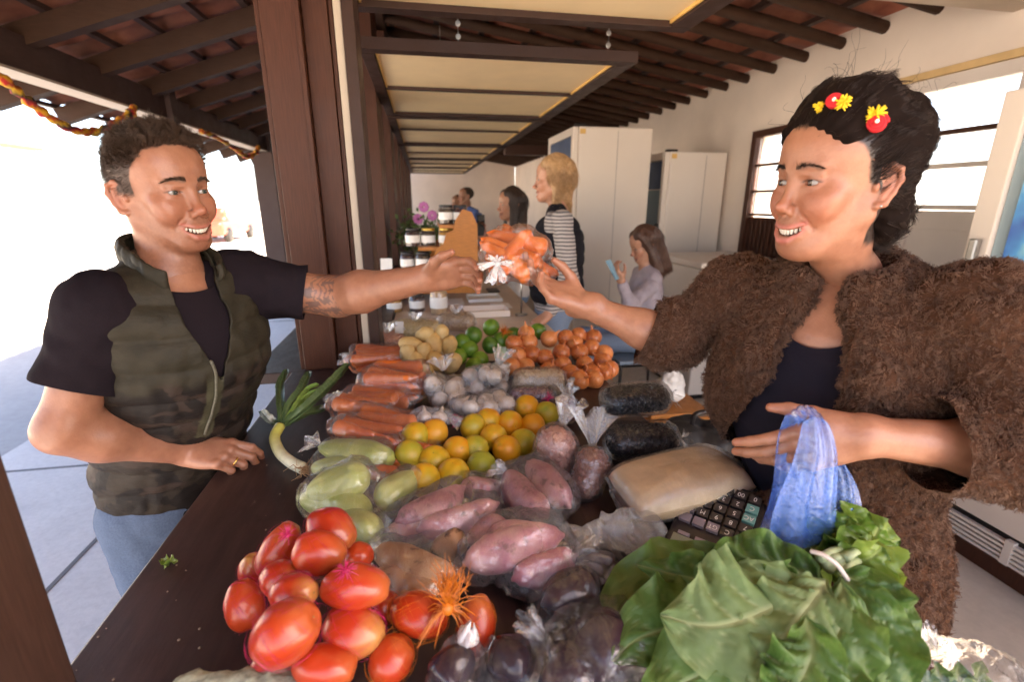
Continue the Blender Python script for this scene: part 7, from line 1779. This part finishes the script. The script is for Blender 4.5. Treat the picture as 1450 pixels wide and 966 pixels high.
for sx in (-.22, .19):
    for sy in (-.2, .2): MB().tube([(hp[0]+sx*1.08, hp[1]+sy*1.05, .006), (hp[0]+sx, hp[1]+sy, .424)], .011, 8).part('leg', ch, M_DARK, True)
fr = MB(); 
for sy in (-.2, .2): fr.tube([(hp[0]-.22, hp[1]+sy, .26), (hp[0]+.19, hp[1]+sy, .26)], .008, 8); fr.tube([(hp[0]+.20, hp[1]+sy, .42), (hp[0]+.215, hp[1]+sy, .86)], .010, 8)
fr.part('frame', ch, M_DARK, True)
# black bag and white plastic bag behind the counter
p = atZ(985, 640, .62); s = Sdf(p-V(.2, .2, .62), p+V(.22, .3, .35), .007); s.box(p-V(0, 0, .08), (.13, .10, .20), np.array([gd(-25), np.cross((0, 0, 1), gd(-25)), V(0, 0, 1)]), .07, .03); v, q = s.mesh(); n = vnormals(v, q); v = v+n*(fbm(v, 12, 3, 3)*.012)[:, None]
bg_ = thing('backpack', 'slumped black backpack standing behind the black beans', 'bag', (p[0], p[1], p[2]-.28)); part('body', bg_, v, q, plain('black_nylon', (.014, .013, .015), .6, .2, 40, .3, 60), True)
hd = MB(); hd.tube(spline([p+V(-.03, 0, .11), p+V(-.03, -.02, .17), p+V(.05, -.02, .17), p+V(.05, 0, .11)], 8), .010, 8); hd.part('handle', bg_, M_BLKLID, True)
sk = thing('stool', 'small dark stool carrying the black backpack', 'stool', (p[0], p[1], 0.006)); zt = p[2]-.283
MB().box((p[0]-.18, p[1]-.16, zt-.03), (p[0]+.18, p[1]+.16, zt), .006).part('seat', sk, M_BROWN)
for sx in (-.15, .15):
    for sy in (-.13, .13): MB().box((p[0]+sx-.015, p[1]+sy-.015, .008), (p[0]+sx+.015, p[1]+sy+.015, zt-.031)).part('leg', sk, M_BROWN)
p = atY(950, 535, 2.25); s = Sdf(p-V(.15, .12, .2), p+V(.15, .12, .2), .006); s.rc(p-V(0, 0, .06), p+V(0, 0, .05), .075, .04, .02); v, q = s.mesh(); n = vnormals(v, q); v = v+n*(fbm(v, 22, 3, 3)*.016)[:, None]
wp = thing('plastic_bag', 'bright white plastic bag beside the black beans', 'plastic bag', (p[0], p[1], p[2]-.14)); part('film', wp, v, q, plain('white_plastic', (.85, .83, .80), .35), True)
sb = thing('crate', 'brown wooden crate standing under the white plastic bag', 'crate', (p[0], p[1], .006)); zt = p[2]-.15
MB().box((p[0]-.17, p[1]-.14, zt-.02), (p[0]+.17, p[1]+.14, zt), .003).part('lid', sb, M_ORWOOD)
for k in range(4):
    z0 = .01+k*(zt-.03)/4
    for yy in (-.14, .125): MB().box((p[0]-.17, p[1]+yy, z0), (p[0]+.17, p[1]+yy+.015, z0+(zt-.03)/4-.012), .002).part('slat', sb, M_ORWOOD)
# =================================================================== light, sky, camera
w = bpy.data.worlds.new('World'); scene.world = w; w.use_nodes = True
nt = w.node_tree; bg = nt.nodes['Background']; sky = nt.nodes.new('ShaderNodeTexSky'); sky.sky_type = 'NISHITA'; sky.sun_disc = False
SUN_EL, SUN_AZ = math.radians(45), math.radians(128)      # azimuth clockwise from +Y
sky.sun_elevation = SUN_EL; sky.sun_rotation = SUN_AZ; sky.air_density = 0.7; sky.dust_density = 1.8; sky.ozone_density = 1.0
nt.links.new(sky.outputs[0], bg.inputs[0]); bg.inputs[1].default_value = 0.15
ld = bpy.data.lights.new('sun', 'SUN'); ld.energy = 4.5; ld.angle = math.radians(.5); ld.color = (1, .93, .82)
lo = bpy.data.objects.new('sun', ld); COL.objects.link(lo)
sd = V(math.sin(SUN_AZ)*math.cos(SUN_EL), math.cos(SUN_AZ)*math.cos(SUN_EL), math.sin(SUN_EL))
lo.rotation_euler = Vector(-sd).to_track_quat('-Z', 'Y').to_euler(); lo.location = (0, 0, 8)
cd = bpy.data.cameras.new('camera'); cam = bpy.data.objects.new('camera', cd); COL.objects.link(cam); scene.camera = cam
cd.sensor_width = 36; cd.lens = 36*FPX/1450; cd.clip_start = .02; cd.clip_end = 15000
cam.matrix_world = Matrix(((cR[0], cU[0], -cF[0], CAM[0]), (cR[1], cU[1], -cF[1], CAM[1]), (cR[2], cU[2], -cF[2], CAM[2]), (0, 0, 0, 1)))
cd.dof.use_dof = True; cd.dof.focus_distance = .98; cd.dof.aperture_fstop = 3.2
vs = scene.view_settings; vs.view_transform = 'Standard'; vs.look = 'None'; vs.gamma = 1; vs.exposure = 2.85; vs.use_curve_mapping = False
vs.use_white_balance = True; vs.white_balance_temperature = 7800; vs.white_balance_tint = 14
scene.render.engine = 'CYCLES'; cy = scene.cycles
cy.use_denoising = True
try: cy.denoiser = 'OPENIMAGEDENOISE'
except Exception: pass
cy.max_bounces = 8; cy.diffuse_bounces = 7; cy.glossy_bounces = 3; cy.transmission_bounces = 4; cy.transparent_max_bounces = 28
cy.caustics_reflective = False; cy.caustics_refractive = False; cy.sample_clamp_indirect = 6
cy.use_adaptive_sampling = True; cy.adaptive_threshold = .015
